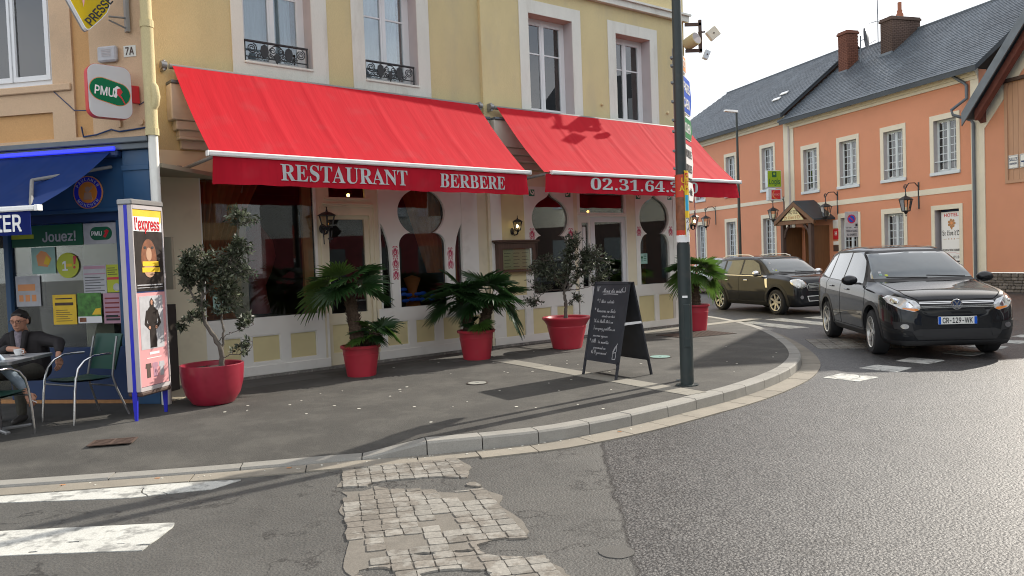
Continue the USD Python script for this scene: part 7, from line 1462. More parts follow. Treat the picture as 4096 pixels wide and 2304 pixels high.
palm('bushy dark fan palm in a red pot under the menu case', (-.59, 12.22, GZ), (.285, .46), [(-.10, 0, .46, .080, -.14), (.10, .03, .46, .078, .28), (.02, -.10, .12, .05, .1)], [(0, 14, .32, .48, (8, 85)), (1, 14, .32, .48, (8, 85)), (2, 3, .10, .30, (20, 60))], 5, .06)
palm('sunlit fan palm in a red pot at the far corner of the restaurant', (3.66, 15.5, GZ), (.245, .52), [(0, 0, .62, .075, -.05)], [(0, 15, .30, .44, (-8, 70))], 33, .75)

def olive(label, loc, potargs, stems, seed, nleaf, blobs, tips=.12):
    """stems = list of polylines (trunk first) with radii; crown grown as twigs inside the blobs"""
    rg_ = random.Random(seed); nr = np.random.default_rng(seed)
    t = thing('potted_olive', label, 'potted olive tree', loc, 0, None)
    add_pot(t, **potargs)
    for pts, r0, r1 in stems:
        P_ = np.array(pts, float); s_ = np.linspace(0, 1, len(P_)); ss = np.linspace(0, 1, 22); q = np.stack([PchipInterpolator(s_, P_[:, k])(ss) for k in range(3)], 1)
        q[1:-1] += nr.normal(0, .006, (20, 3)); put('trunk' if r0 > .02 else 'limb', tube(q, np.linspace(r0, r1, 22) * nr.uniform(.92, 1.1, 22), 8), 'bark_olive', t, smooth=60)
    twigs, LV, LF, TV, TF = [], [], [], [], []
    skel = np.vstack([np.array([np.array(p[i]) + (np.array(p[i + 1]) - np.array(p[i])) * f for i in range(len(p) - 1) for f in (0, .35, .7)] + [p[-1]]) for p, a, b in stems])
    wts = np.array([b[4] for b in blobs], float); wts /= wts.sum(); nt = nleaf // 11
    for _ in range(nt):
        b = blobs[rg_.choices(range(len(blobs)), wts)[0]]
        v = nr.normal(size=3); v /= np.linalg.norm(v); rad = rg_.random() ** .42
        p = np.array(b[:3]) + v * rad * np.array(b[3])
        o = skel[np.argmin(((skel - p) ** 2).sum(1) + .15 * (skel[:, 2] - p[2] + .1) ** 2)]
        dirn = p - o; L = np.linalg.norm(dirn) + 1e-6; dirn /= L; L = min(L, .22); st_ = p - dirn * L
        mid = (st_ + p) / 2 + nr.normal(0, .015, 3); twigs.append(tube([st_, mid, p], [.0045, .003, .0012], 4, False))
        tip = rg_.random() < tips
        n = rg_.randint(9, 13)
        for i in range(n):
            f = .15 + .85 * i / n; c_ = st_ * (1 - f) + p * f + (mid - (st_ + p) / 2) * 2 * f * (1 - f)
            w_ = nr.normal(size=3); w_ -= dirn * (w_ @ dirn) * .7; w_ /= np.linalg.norm(w_); ld = dirn * .55 + w_ * .8; ld /= np.linalg.norm(ld)
            ll = rg_.uniform(.042, .076); sd = np.cross(ld, nr.normal(size=3)); sd /= np.linalg.norm(sd); hw = ll * .16
            A_, F_ = (TV, TF) if tip else (LV, LF); i0 = len(A_); A_ += [c_, c_ + ld * ll * .5 + sd * hw, c_ + ld * ll, c_ + ld * ll * .5 - sd * hw]; F_ += [(i0, i0 + 1, i0 + 2), (i0, i0 + 2, i0 + 3)]
    put('twigs', twigs, 'bark_olive', t, kind='stuff')
    put('foliage', trimesh.Trimesh(np.array(LV), np.array(LF), process=False), 'leaf_olive', t, kind='stuff')
    if TV: put('young_leaves', trimesh.Trimesh(np.array(TV), np.array(TF), process=False), 'leaf_olive_tip', t, kind='stuff')
    return t
bowl = [(0, 0), (.20, 0), (.23, .015), (.30, .12), (.335, .25), (.348, .38), (.352, .455), (.345, .462), (.325, .455), (.32, .40), (0, .40)]
O1 = np.array((-3.50, 8.98))
olive('sparse grey olive tree with a twisted trunk in a wide dark red bowl pot', (O1[0], O1[1], GZ), dict(r=.345, h=.45, mat='pot_bowl_red', prof=bowl),
      [([(.10, 0, .38), (.12, 0, .55), (.08, .0, .72), (-.03, .0, .90), (-.08, 0, 1.08), (-.06, 0, 1.30), (-.04, .02, 1.52)], .036, .012), ([(.12, 0, .60), (.14, .02, .80), (.12, .05, 1.05), (.16, .05, 1.3)], .016, .008), ([(-.08, 0, 1.10), (-.18, -.03, 1.28), (-.24, -.02, 1.45), (-.22, 0, 1.62)], .013, .006), ([(-.06, 0, 1.25), (.10, .05, 1.42), (.25, .05, 1.62), (.34, .05, 1.85), (.36, .05, 2.15)], .012, .005), ([(.10, .0, .72), (.22, -.03, .80), (.36, -.05, .84), (.52, -.05, .90)], .006, .003), ([(.10, 0, .5), (.25, -.04, .56), (.42, -.05, .58), (.5, -.05, .70)], .006, .003), ([(-.06, 0, .98), (-.2, 0, 1.0), (-.34, 0, .93)], .006, .003)],
      7, 6800, [(-.10, 0, 1.66, (.22, .2, .20), 10), (.10, .05, 1.50, (.30, .24, .26), 17), (.24, .05, 1.25, (.18, .16, .20), 6), (.36, .05, 1.78, (.20, .16, .14), 5), (.36, .05, 2.16, (.15, .12, .16), 5), (.58, .03, 2.12, (.08, .06, .06), .7), (.48, .03, 1.50, (.15, .12, .12), 3.2), (-.25, 0, 1.50, (.12, .1, .22), 3.4), (-.20, 0, 1.02, (.14, .1, .08), 1.6), (.42, -.05, .98, (.12, .1, .14), 2.0), (.36, -.05, .66, (.20, .12, .10), 1.6), (-.32, 0, .90, (.07, .06, .05), 1.0), (.06, .02, 1.12, (.14, .12, .12), 1.4), (-.12, 0, 1.2, (.12, .1, .14), 1.6)], .16)
deep = [(0, 0), (.235, 0), (.25, .02), (.33, .36), (.335, .375), (.33, .39), (.375, .47), (.41, .50), (.415, .525), (.40, .54), (.35, .535), (.33, .50), (0, .49)]
olive('wide twiggy olive bush in a red rimmed pot left of the chalkboard', (.905, 13.23, GZ), dict(r=.345, h=.54, mat='pot_red', prof=deep),
      [([(0, 0, .48), (-.01, 0, .62), (.0, 0, .78), (-.02, .0, .95), (.02, 0, 1.12)], .036, .018), ([(-.01, 0, .98), (.14, 0, 1.10), (.28, .0, 1.28), (.38, 0, 1.55)], .018, .006), ([(.0, 0, 1.05), (-.16, 0, 1.18), (-.30, 0, 1.35), (-.36, 0, 1.55)], .014, .005), ([(.0, 0, 1.08), (.06, .05, 1.35), (.10, .05, 1.62), (.14, .05, 1.9)], .013, .005), ([(.05, 0, .98), (.25, -.03, 1.0), (.45, -.03, 1.05)], .010, .004), ([(-.05, 0, 1.0), (-.25, -.03, 1.0), (-.42, -.03, .92), (-.5, -.03, .78)], .008, .003), ([(.0, 0, .72), (.08, -.02, .80), (.16, -.02, .86)], .006, .003)],
      19, 6000, [(0.0, 0, 1.36, (0.64, 0.34, 0.324), 19), (0.37, 0, 1.6, (0.358, 0.22, 0.281), 8), (0.158, 0, 1.8, (0.256, 0.18, 0.173), 4.5), (-0.422, 0, 1.22, (0.282, 0.2, 0.238), 6), (0.634, 0, 1.35, (0.282, 0.18, 0.259), 6), (-0.554, -0.03, 0.84, (0.179, 0.1, 0.13), 1.8), (0.185, -0.02, 0.84, (0.154, 0.1, 0.108), 1.5), (0.686, -0.03, 1.06, (0.154, 0.1, 0.086), 1.2)], .10)
# ------------------------------------------------------------------ cars
def car_shell(C, d=0.0, nx=84):
    """closed body lofted along x (front +); d swells it outward"""
    S = np.array(C['st'], float)[::-1]            # x, half width, z bottom, z belt, z top, roof half width
    xs = S[:, 0]; f = [PchipInterpolator(xs, S[:, k]) for k in range(1, 6)]
    x0, x1 = xs[0], xs[-1]
    q = np.linspace(0, 1, nx); e = .5 - .5 * np.cos(np.pi * q); X = x0 + (x1 - x0) * (.45 * q + .55 * e)
    rings = []
    for x in X:
        w, zb, zl, zt, wr = (float(g_(x)) for g_ in f)
        w += d; zt += d; wr += d; zb -= d * .3
        zl = min(zl, zt - .02)
        zm = zb + (zl - zb) * .52
        pr = [(0, zb), (w * .80, zb), (w * .90, zb + .02), (w * .965, zb + .10), (w, zm - .08), (w, zm + .02), (w * .992, zm + (zl - zm) * .55), (w * .975, zl - .03), (w * .945, zl + .004)]
        hgt = zt - zl
        for t, k in ((.22, .0), (.5, .0), (.75, .0), (.90, .012)): pr.append((w * .945 + (wr - w * .945) * t ** .95 + k, zl + hgt * t * (.985 if t > .8 else 1)))
        pr += [(wr * .93, zt - .012 * min(hgt / .3, 1)), (wr * .72, zt - .002), (wr * .38, zt + .006), (0, zt + .008)]
        rings.append(pr)
    R = np.array(rings); n = R.shape[1]
    full = np.concatenate([R, R[:, -2:0:-1] * np.array((-1, 1))], 1); m_ = full.shape[1]
    xo = X + np.where(X > (x0 + x1) / 2, d, -d) * np.clip(np.abs(2 * (X - (x0 + x1) / 2) / (x1 - x0)) ** 6, 0, 1)
    V = np.array([(xo[i], *full[i, j]) for i in range(nx) for j in range(m_)]); F = []
    for i in range(nx - 1):
        for j in range(m_):
            a, b = i * m_ + j, i * m_ + (j + 1) % m_; F += [(a, b, b + m_), (a, b + m_, a + m_)]
    V = np.vstack([V, (xo[0], 0, full[0, :, 1].mean()), (xo[-1], 0, full[-1, :, 1].mean())]); c0, c1 = len(V) - 2, len(V) - 1
    for j in range(m_): F += [(c0, (j + 1) % m_, j), (c1, (nx - 1) * m_ + j, (nx - 1) * m_ + (j + 1) % m_)]
    tm = trimesh.Trimesh(V, np.array(F), process=False)
    if tm.volume < 0: tm.invert()
    return manifold3d.Manifold(manifold3d.Mesh(tm.vertices.astype(np.float32), tm.faces.astype(np.uint32)))
def mani(tm):
    tm = trimesh.Trimesh(tm.vertices, tm.faces, process=True)
    if tm.volume < 0: tm.invert()
    return manifold3d.Manifold(manifold3d.Mesh(tm.vertices.astype(np.float32), tm.faces.astype(np.uint32)))
def side_prism(poly, y0=.25, y1=1.3, both=True):
    m = ext(poly, y1 - y0); m.apply_transform(WM); a = mv(m, 0, -y0, 0); b = mv(m, 0, y1, 0)
    return mani(a) + mani(b) if both else mani(a)
def front_prism(poly, x0, x1):
    """polygon in (y, z) extruded along x"""
    m = ext(poly, x1 - x0); v = m.vertices.copy(); m.vertices = np.c_[v[:, 2] + x0, v[:, 0], v[:, 1]]; return mani(m)
def boxm(*a): return mani(bx(*a))
def wheel(t, x, y, r, w, spokes, side, steer=0.0, rimr=.70):
    o = (x, y, r)
    def R(m): return mv(rot_mesh(rot_mesh(m, (1, 0, 0), -90 * side), (0, 0, 1), steer), *o)
    ty = put('wheel', R(lathe([(r * rimr, -w / 2), (r * .90, -w / 2), (r * .97, -w * .42), (r, -w * .3), (r, w * .3), (r * .97, w * .42), (r * .90, w / 2), (r * rimr, w / 2), (r * rimr * .97, w * .2), (r * rimr * .9, -w * .1)], 36)), 'tyre', t, smooth=35)
    rr = r * rimr
    rim = [R(lathe([(rr * .90, w * .30), (rr * .93, w * .49), (rr * 1.0, w * .515), (rr * 1.02, w * .47)], 36)), R(lathe([(0, w * .42), (rr * .16, w * .42), (rr * .20, w * .34), (rr * .2, w * .1)], 16))]
    for k in range(spokes):
        a = k * 2 * math.pi / spokes
        sp = trimesh.convex.convex_hull(np.array([(rr * .12, s_ * rr * .13, w * z_) for s_ in (-1, 1) for z_ in (.25, .40)] + [(rr * .95, s_ * rr * .105, w * z_) for s_ in (-1, 1) for z_ in (.30, .46)]))
        rim.append(R(rot_mesh(sp, (0, 0, 1), math.degrees(a))))
    put('rim', rim, 'alloy', ty, smooth=30)
    put('hub_back', R(lathe([(0, w * .05), (rr * .95, w * .05)], 20)), 'car_void', ty)
def seam(sh, poly_line, r=.004): return sh ^ side_prism(LineString(poly_line).buffer(r, quad_segs=1))

def build_car(t, C):
    body, hole = car_shell(C), None
    inner = car_shell(C, -.05)
    for x in (C['ax_f'], C['ax_r']):
        cy = manifold3d.Manifold.cylinder(2.4, C['arch'], C['arch'], 40).translate((0, 0, -1.2)).rotate((90, 0, 0)).translate((x, 0, C['wr'] + .02))
        core = boxm(x - .6, x + .6, -.56, .56, -.1, 1.2)
        body = body - (cy - core)
    bm = T(body); bm.merge_vertices()
    put('body', bm, C['paint'], t, smooth=32)
    S = {d: car_shell(C, d) - inner for d in (.003, .005, .008)}
    def part(name, man, mat, par=None, sm=30):
        mm = T(man)
        if len(mm.faces) == 0: return None
        mm.merge_vertices(); return put(name, mm, mat, par or t, smooth=sm)
    def split_sides(man):
        L_, R_ = man ^ boxm(-4, 4, .0, 3, -1, 3), man ^ boxm(-4, 4, -3, .0, -1, 3); return L_, R_
    return S, part, split_sides

def plate_m(t, x, z, text, blue=True):
    pl = put('number_plate', bx(x, x + .012, -.26, .26, z - .055, z + .055, .004), 'plate_white', t)
    def fx(m): v = m.vertices.copy(); m = m.copy(); m.vertices = np.c_[v[:, 2], v[:, 0], v[:, 1]]; return m
    tx = sans(text, .074, .40, .0015); tx = mv(fx(tx), x + .0122, -.20, z - .036)
    put('lettering', tx, 'black_text', pl)
    for y0, y1 in ((-.257, -.222), (.222, .257)): put('blue_band', bx(x + .012, x + .0135, y0, y1, z - .052, z + .052), 'blue_sign', pl)

# --- black SUV turning at the corner
fx_, fy_ = -.139, -.990; ang = math.degrees(math.atan2(fy_, fx_))
vw = thing('black_suv', 'black SUV with a white number plate turning at the corner', 'car', (6.62, 13.25, 0), ang)
CV = dict(paint='paint_black', ax_f=1.302, ax_r=-1.302, wr=.345, arch=.405, st=[
    # x, w, zb, zbelt, ztop, wr
    (2.225, .46, .34, .52, .66, .40), (2.205, .60, .27, .60, .78, .52), (2.16, .71, .23, .68, .875, .60), (2.06, .805, .20, .78, .945, .66), (1.90, .868, .20, .88, .985, .70), (1.60, .895, .21, .955, 1.030, .70), (1.25, .903, .22, .985, 1.085, .70), (1.02, .904, .22, 1.00, 1.125, .70), (.80, .904, .22, 1.01, 1.265, .68), (.52, .904, .22, 1.02, 1.435, .645), (.25, .904, .22, 1.03, 1.57, .615), (-.05, .904, .22, 1.04, 1.640, .60), (-.6, .904, .22, 1.055, 1.672, .60), (-1.2, .903, .22, 1.075, 1.655, .595), (-1.75, .895, .22, 1.10, 1.60, .575), (-1.98, .87, .24, 1.11, 1.545, .555), (-2.08, .845, .25, 1.10, 1.36, .60), (-2.16, .815, .26, 1.03, 1.12, .66), (-2.22, .74, .32, .80, .98, .60), (-2.245, .60, .40, .60, .80, .50)])
S, part, sides = build_car(vw, CV)
# side glass: three lights each side, pillars between
lights = [[(.70, 1.075), (-.36, 1.09), (-.36, 1.565), (.10, 1.575), (.40, 1.44)], [(-.42, 1.092), (-1.22, 1.115), (-1.26, 1.56), (-.42, 1.572)], [(-1.29, 1.118), (-1.76, 1.17), (-1.70, 1.36), (-1.60, 1.49), (-1.32, 1.555)]]
trimw = S[.003] ^ side_prism(Polygon([(.86, 1.04), (-1.86, 1.13), (-1.82, 1.38), (-1.68, 1.535), (-1.3, 1.60), (-.3, 1.612), (.15, 1.60), (.48, 1.46)]), .5)
for q in sides(trimw): part('window_trim', q, 'trim_black')
for pl in lights:
    for q in sides(S[.005] ^ side_prism(Polygon(pl), .5)): part('side_window', q, 'car_glass')
part('windscreen_trim', S[.003] ^ front_prism(Polygon([(-.80, 1.105), (.80, 1.105), (.655, 1.585), (.0, 1.60), (-.655, 1.585)]), .12, 1.25), 'trim_black')
ws_ = part('windscreen', S[.005] ^ front_prism(Polygon([(-.745, 1.15), (.745, 1.15), (.615, 1.545), (.0, 1.562), (-.615, 1.545)]), .16, 1.2), 'car_glass')
for i, (y, z, mt_) in enumerate(((-.60, 1.245, 'poster_grey'), (-.60, 1.21, 'cover_green'), (-.52, 1.20, 'poster_lime'))):
    st_ = S[.008] ^ front_prism(rectp(y - .022, y + .022, z - .014, z + .014) if i < 2 else affinity.scale(Point(y, z).buffer(.022), 1.2, .7), .3, 1.2); part('sticker', st_, mt_, ws_)
part('rear_window', S[.005] ^ front_prism(Polygon([(-.60, 1.17), (.60, 1.17), (.52, 1.48), (-.52, 1.48)]), -2.4, -1.9), 'car_glass')
for k, (a, b) in enumerate((((.60, 1.148), (.05, 1.165)), ((.05, 1.142), (-.55, 1.150)))):
    put('wiper', cyl((1.02 - abs(a[0] if False else 0) * .0, a[0], a[1] + .01), (.985, b[0], b[1] + .02), .009, n=5), 'trim_black', vw)
# bonnet shut line, grille band with chrome strips, badge, lower intake, lamps
hl = Polygon([(.50, .735), (.56, .705), (.72, .745), (.845, .83), (.86, .90), (.80, .935), (.66, .90), (.54, .86), (.49, .80)])
for k, q in enumerate((hl, affinity.scale(hl, -1, 1, origin=(0, 0)))):
    h_ = part('headlight', S[.005] ^ front_prism(q, 1.55, 2.5), 'lamp_lens')
    inn = q.buffer(-.022)
    cy_ = .62 if k == 0 else -.62
    part('reflector', S[.008] ^ front_prism(unary_union([Point(cy_, .805).buffer(.045), Point(cy_ + (.15 if k == 0 else -.15), .86).buffer(.045)]).intersection(inn), 1.5, 2.5), 'lamp_inner', h_)
    part('indicator', S[.008] ^ front_prism(Polygon([(abs(cy_) * 0 + s_, z) for s_, z in ((.51, .728), (.56, .712), (.70, .748), (.70, .762), (.53, .752))]) if k == 0 else affinity.scale(Polygon([(.51, .728), (.56, .712), (.70, .748), (.70, .762), (.53, .752)]), -1, 1, origin=(0, 0)), 1.5, 2.5), 'lamp_amber', h_)
part('grille', S[.003] ^ front_prism(Polygon([(-.50, .745), (.50, .745), (.505, .855), (-.505, .855)]), 1.9, 2.5), 'trim_black')
for z in (.762, .782, .822, .842): part('chrome_strip', S[.008] ^ front_prism(rectp(-.498, .498, z - .0045, z + .0045), 1.9, 2.5), 'chrome')
part('lower_intake', S[.003] ^ front_prism(Polygon([(-.52, .30), (.52, .30), (.60, .42), (.50, .455), (-.50, .455), (-.60, .42)]), 1.9, 2.5), 'trim_black')
for s_ in (-1, 1):
    part('fog_surround', S[.003] ^ front_prism(Polygon([(s_ * .58, .42), (s_ * .80, .46), (s_ * .82, .56), (s_ * .60, .54)]), 1.5, 2.5), 'trim_black')
    part('fog_light', S[.008] ^ front_prism(affinity.scale(Point(s_ * .69, .495).buffer(1), .05, .036), 1.5, 2.5), 'lamp_inner')
part('lower_lip', S[.003] ^ front_prism(rectp(-.9, .9, .18, .285), 1.6, 2.5), 'trim_black')
bd = put('badge', mv(rot_mesh(trimesh.util.concatenate([lathe([(.060, 0), (.064, .010), (.074, .010), (.078, 0)], 28), lathe([(0, .002), (.06, .002)], 24)]), (0, 1, 0), 90), 2.208, 0, .80), 'chrome', vw, smooth=40)
def fxy(poly, x, d_): m = ext(poly, d_); v = m.vertices.copy(); m.vertices = np.c_[v[:, 2] + x, v[:, 0], v[:, 1] + .80]; return m
put('badge_field', fxy(Point(0, 0).buffer(.060), 2.209, .003), 'blue_deep', bd)
put('badge_letters', [fxy(LineString([(-.032, .052), (0, -.0), (.032, .052)]).buffer(.0065), 2.212, .006), fxy(LineString([(-.056, .020), (-.026, -.052), (0, -.008), (.026, -.052), (.056, .020)]).buffer(.0065), 2.212, .006)], 'chrome', bd)
plate_m(vw, 2.222, .575, 'CR-129-WK')
for s_ in (-1, 1):
    mrr = put('mirror', mv(sc(trimesh.creation.icosphere(3, 1), .085, .125, .082), .70, s_ * 1.03, 1.13), 'paint_black', vw, smooth=True)
    put('mirror_arm', bx(.66, .74, s_ * .86, s_ * .96, 1.06, 1.09, .01), 'trim_black', mrr)
    for x, z in ((.02, .96), (-.92, .985)): put('door_handle', mv(bx(-.09, .09, -.012, .012, -.014, .014, .01), x, s_ * .902, z), 'paint_black', vw)
    tl_ = S[.005] ^ side_prism(Polygon([(-2.0, 1.0), (-2.3, .98), (-2.3, 1.13), (-2.02, 1.15)]), .3) ^ boxm(-3, 3, 0 if s_ > 0 else -2, 2 if s_ > 0 else 0, 0, 2)
    part('tail_light', tl_, 'lamp_red')
for ln in ([(1.02, .40), (.98, .95), (.90, 1.04)], [(-.38, .36), (-.40, 1.08)], [(-1.2, .50), (-1.35, .78), (-1.28, 1.10)], [(1.0, .36), (-.9, .36)]):
    for q in sides(seam(S[.003], ln)): part('door_seam', q, 'car_void')
for x in (1.302, -1.302):
    rg2 = Point(x, .365).buffer(.462, quad_segs=12).difference(Point(x, .365).buffer(.40, quad_segs=12)).intersection(rectp(x - 1, x + 1, .22, 2))
    for q in sides((S[.005] ^ side_prism(rg2, .5))): part('arch_trim', q, 'trim_black')
for q in sides(S[.005] ^ side_prism(rectp(-.90, .90, .19, .335), .5)): part('sill_trim', q, 'trim_black')
part('bonnet_seam', S[.003] ^ front_prism(unary_union([LineString([(s_ * .50, .87), (s_ * .64, .95), (s_ * .70, 1.08)]).buffer(.004) for s_ in (-1, 1)] + [LineString([(-.5, .87), (.5, .87)]).buffer(.004)]), 1.0, 2.4), 'car_void')
for x, st_ in ((1.302, -4), (-1.302, 0)):
    for s_ in (-1, 1): wheel(vw, x, s_ * .785, .345, .225, 5, s_, st_)

# --- dark crossover hatchback behind it
fx_, fy_ = .30, -.954; ang = math.degrees(math.atan2(fy_, fx_))
mi = thing('dark_hatchback', 'dark grey crossover hatchback with chrome mirror caps waiting behind the SUV', 'car', (7.27, 21.70, 0), ang)
CM = dict(paint='paint_mini', ax_f=1.297, ax_r=-1.297, wr=.325, arch=.385, st=[
    (2.02, .50, .36, .52, .68, .42), (2.0, .62, .28, .62, .80, .52), (1.93, .75, .22, .74, .90, .60), (1.80, .82, .20, .84, .955, .66), (1.55, .868, .20, .91, 1.0, .68), (1.2, .888, .21, .945, 1.03, .69), (.98, .892, .21, .955, 1.06, .69), (.78, .894, .21, .96, 1.20, .675), (.52, .894, .21, .965, 1.375, .65), (.28, .894, .21, .97, 1.478, .635), (-.05, .894, .21, .975, 1.52, .625), (-.7, .894, .21, .985, 1.535, .615), (-1.3, .888, .21, 1.0, 1.51, .60), (-1.72, .872, .22, 1.01, 1.455, .585), (-1.86, .855, .24, 1.01, 1.36, .59), (-1.96, .83, .26, 1.0, 1.12, .64), (-2.04, .76, .30, .82, .98, .60), (-2.08, .62, .40, .62, .80, .50)])
S, part, sides = build_car(mi, CM)
for q in sides(S[.003] ^ side_prism(Polygon([(.80, 1.005), (-1.75, 1.045), (-1.66, 1.33), (-1.5, 1.42), (-.3, 1.46), (.18, 1.43), (.48, 1.31)]), .5)): part('window_trim', q, 'trim_black')
for pl in ([(.62, 1.03), (-.28, 1.045), (-.28, 1.435), (.10, 1.425), (.38, 1.32)], [(-.36, 1.045), (-1.12, 1.055), (-1.15, 1.42), (-.36, 1.435)], [(-1.22, 1.057), (-1.68, 1.07), (-1.62, 1.31), (-1.48, 1.40), (-1.24, 1.415)]):
    for q in sides(S[.005] ^ side_prism(Polygon(pl), .5)): part('side_window', q, 'car_glass')
part('windscreen_trim', S[.003] ^ front_prism(Polygon([(-.79, 1.04), (.79, 1.04), (.66, 1.475), (-.66, 1.475)]), .2, 1.2), 'trim_black')
ws_ = part('windscreen', S[.005] ^ front_prism(Polygon([(-.73, 1.085), (.73, 1.085), (.625, 1.44), (-.625, 1.44)]), .22, 1.2), 'car_glass')
for y, z, mt_ in ((-.58, 1.17, 'poster_grey'), (-.58, 1.135, 'cover_green'), (-.51, 1.14, 'poster_lime'), (-.52, 1.33, 'poster_grey')):
    part('sticker', S[.008] ^ front_prism(rectp(y - .024, y + .024, z - .014, z + .014), .3, 1.2), mt_, ws_)
for a, b in (((.55, 1.075), (.0, 1.085)), ((.0, 1.07), (-.5, 1.08))): put('wiper', cyl((1.0, a[0], a[1]), (.97, b[0], b[1] + .02), .009, n=5), 'trim_black', mi)
for q in sides(S[.008] ^ side_prism(LineString([(.85, .995), (-1.80, 1.035)]).buffer(.010), .5)): part('chrome_belt', q, 'chrome')
for s_ in (-1, 1):
    he = affinity.rotate(affinity.scale(Point(s_ * .625, .80).buffer(1), .165, .118), s_ * 14)
    part('headlight_ring', S[.005] ^ front_prism(he, 1.3, 2.4), 'chrome')
    h_ = part('headlight', S[.008] ^ front_prism(he.buffer(-.022), 1.3, 2.4), 'lamp_lens')
    part('fog_light', S[.008] ^ front_prism(Point(s_ * .60, .46).buffer(.045), 1.3, 2.4), 'lamp_inner')
    mrr = put('mirror', mv(sc(trimesh.creation.icosphere(3, 1), .075, .115, .078), .66, s_ * 1.0, 1.07), 'chrome', mi, smooth=True)
    put('mirror_arm', bx(.62, .70, s_ * .85, s_ * .94, 1.0, 1.03, .01), 'trim_black', mrr)
    put('roof_rail', tube([(.0, s_ * .60, 1.515), (-.2, s_ * .60, 1.565), (-.7, s_ * .595, 1.58), (-1.3, s_ * .58, 1.555), (-1.5, s_ * .575, 1.50)], .014, 6), 'alu_white', mi, smooth=50)
    for x in (.0, -.92): put('door_handle', mv(bx(-.085, .085, -.014, .014, -.016, .016, .01), x, s_ * .888, .885), 'chrome', mi)
    sc_ = S[.005] ^ side_prism(Polygon([(.98, .70), (.90, .70), (.84, .93), (.94, .95)]), .3) ^ boxm(-3, 3, 0 if s_ > 0 else -2, 2 if s_ > 0 else 0, 0, 2)
    part('side_scuttle', sc_, 'chrome')
part('grille', S[.003] ^ front_prism(Polygon([(-.42, .62), (.42, .62), (.46, .72), (.38, .80), (-.38, .80), (-.46, .72)]), 1.6, 2.4), 'trim_black')
for z in (.655, .69, .725, .76): part('chrome_strip', S[.008] ^ front_prism(rectp(-.40, .40, z - .006, z + .006), 1.6, 2.4), 'chrome')
part('grille_ring', S[.008] ^ front_prism(Polygon([(-.42, .615), (.42, .615), (.47, .72), (.39, .81), (-.39, .81), (-.47, .72)]).difference(Polygon([(-.41, .63), (.41, .63), (.452, .72), (.38, .795), (-.38, .795), (-.452, .72)])), 1.6, 2.4), 'chrome')
part('lower_intake', S[.003] ^ front_prism(Polygon([(-.40, .36), (.40, .36), (.44, .48), (-.44, .48)]), 1.6, 2.4), 'trim_black')
part('intake_ring', S[.008] ^ front_prism(Polygon([(-.41, .35), (.41, .35), (.455, .49), (-.455, .49)]).difference(Polygon([(-.395, .365), (.395, .365), (.435, .475), (-.435, .475)])), 1.6, 2.4), 'alu_white')
for x in (1.297, -1.297):
    rg2 = Point(x, .345).buffer(.455, quad_segs=12).difference(Point(x, .345).buffer(.38, quad_segs=12)).intersection(rectp(x - 1, x + 1, .21, 2))
    for q in sides(S[.005] ^ side_prism(rg2, .5)): part('arch_trim', q, 'trim_black')
for ln in ([(.92, .40), (.90, .90)], [(-.32, .36), (-.33, 1.03)], [(-1.15, .5), (-1.22, 1.04)]):
    for q in sides(seam(S[.003], ln)): part('door_seam', q, 'car_void')
for q in sides(S[.005] ^ side_prism(rectp(-.88, .88, .18, .33), .5)): part('sill_trim', q, 'trim_black')
for x in (1.297, -1.297):
    for s_ in (-1, 1): wheel(mi, x, s_ * .775, .325, .22, 7, s_, 0)

# --- silver hatchback parked beyond, seen from behind
si = thing('silver_hatchback', 'silver hatchback parked farther along by the hotel, seen from behind', 'car', (8.62, 32.6, 0), 112)
CS = dict(paint='paint_silver', ax_f=1.26, ax_r=-1.26, wr=.31, arch=.365, st=[
    (1.98, .50, .34, .50, .62, .40), (1.95, .66, .26, .58, .72, .54), (1.85, .78, .20, .68, .80, .60), (1.5, .845, .19, .82, .91, .66), (1.1, .865, .20, .88, .98, .68), (.9, .868, .20, .89, 1.06, .67), (.45, .87, .20, .90, 1.33, .62), (.1, .87, .20, .91, 1.43, .585), (-.5, .87, .20, .93, 1.465, .575), (-1.2, .86, .20, .96, 1.42, .56), (-1.6, .845, .21, .98, 1.33, .56), (-1.85, .82, .24, .98, 1.10, .60), (-1.98, .76, .28, .86, .97, .60), (-2.04, .62, .36, .62, .80, .50)])
S, part, sides = build_car(si, CS)
for pl in ([(.55, .97), (-.25, .99), (-.25, 1.36), (.05, 1.35), (.30, 1.24)], [(-.32, .99), (-1.1, 1.02), (-1.15, 1.33), (-.32, 1.365)]):
    for q in sides(S[.005] ^ side_prism(Polygon(pl), .5)): part('side_window', q, 'car_glass')
part('rear_window', S[.005] ^ front_prism(Polygon([(-.66, 1.03), (.66, 1.03), (.56, 1.36), (-.56, 1.36)]), -2.4, -1.3), 'car_glass')
part('windscreen', S[.005] ^ front_prism(Polygon([(-.68, 1.0), (.68, 1.0), (.56, 1.37), (-.56, 1.37)]), .2, 1.2), 'car_glass')
for s_ in (-1, 1):
    part('tail_light', S[.005] ^ front_prism(Polygon([(s_ * .52, .82), (s_ * .86, .80), (s_ * .86, .96), (s_ * .60, .96)]), -2.4, -1.75), 'lamp_red')
    part('bumper_trim', S[.005] ^ side_prism(rectp(-2.2, -1.75, .42, .47), .3) ^ boxm(-3, 3, 0 if s_ > 0 else -2, 2 if s_ > 0 else 0, 0, 2), 'trim_black')
    put('mirror', mv(sc(trimesh.creation.icosphere(2, 1), .07, .10, .065), .62, s_ * .96, 1.0), 'paint_silver', si, smooth=True)
part('number_plate', S[.008] ^ front_prism(rectp(-.26, .26, .62, .73), -2.4, -1.7), 'plate_white')
for x in (1.26, -1.26):
    for s_ in (-1, 1): wheel(si, x, s_ * .74, .31, .20, 6, s_, 0)
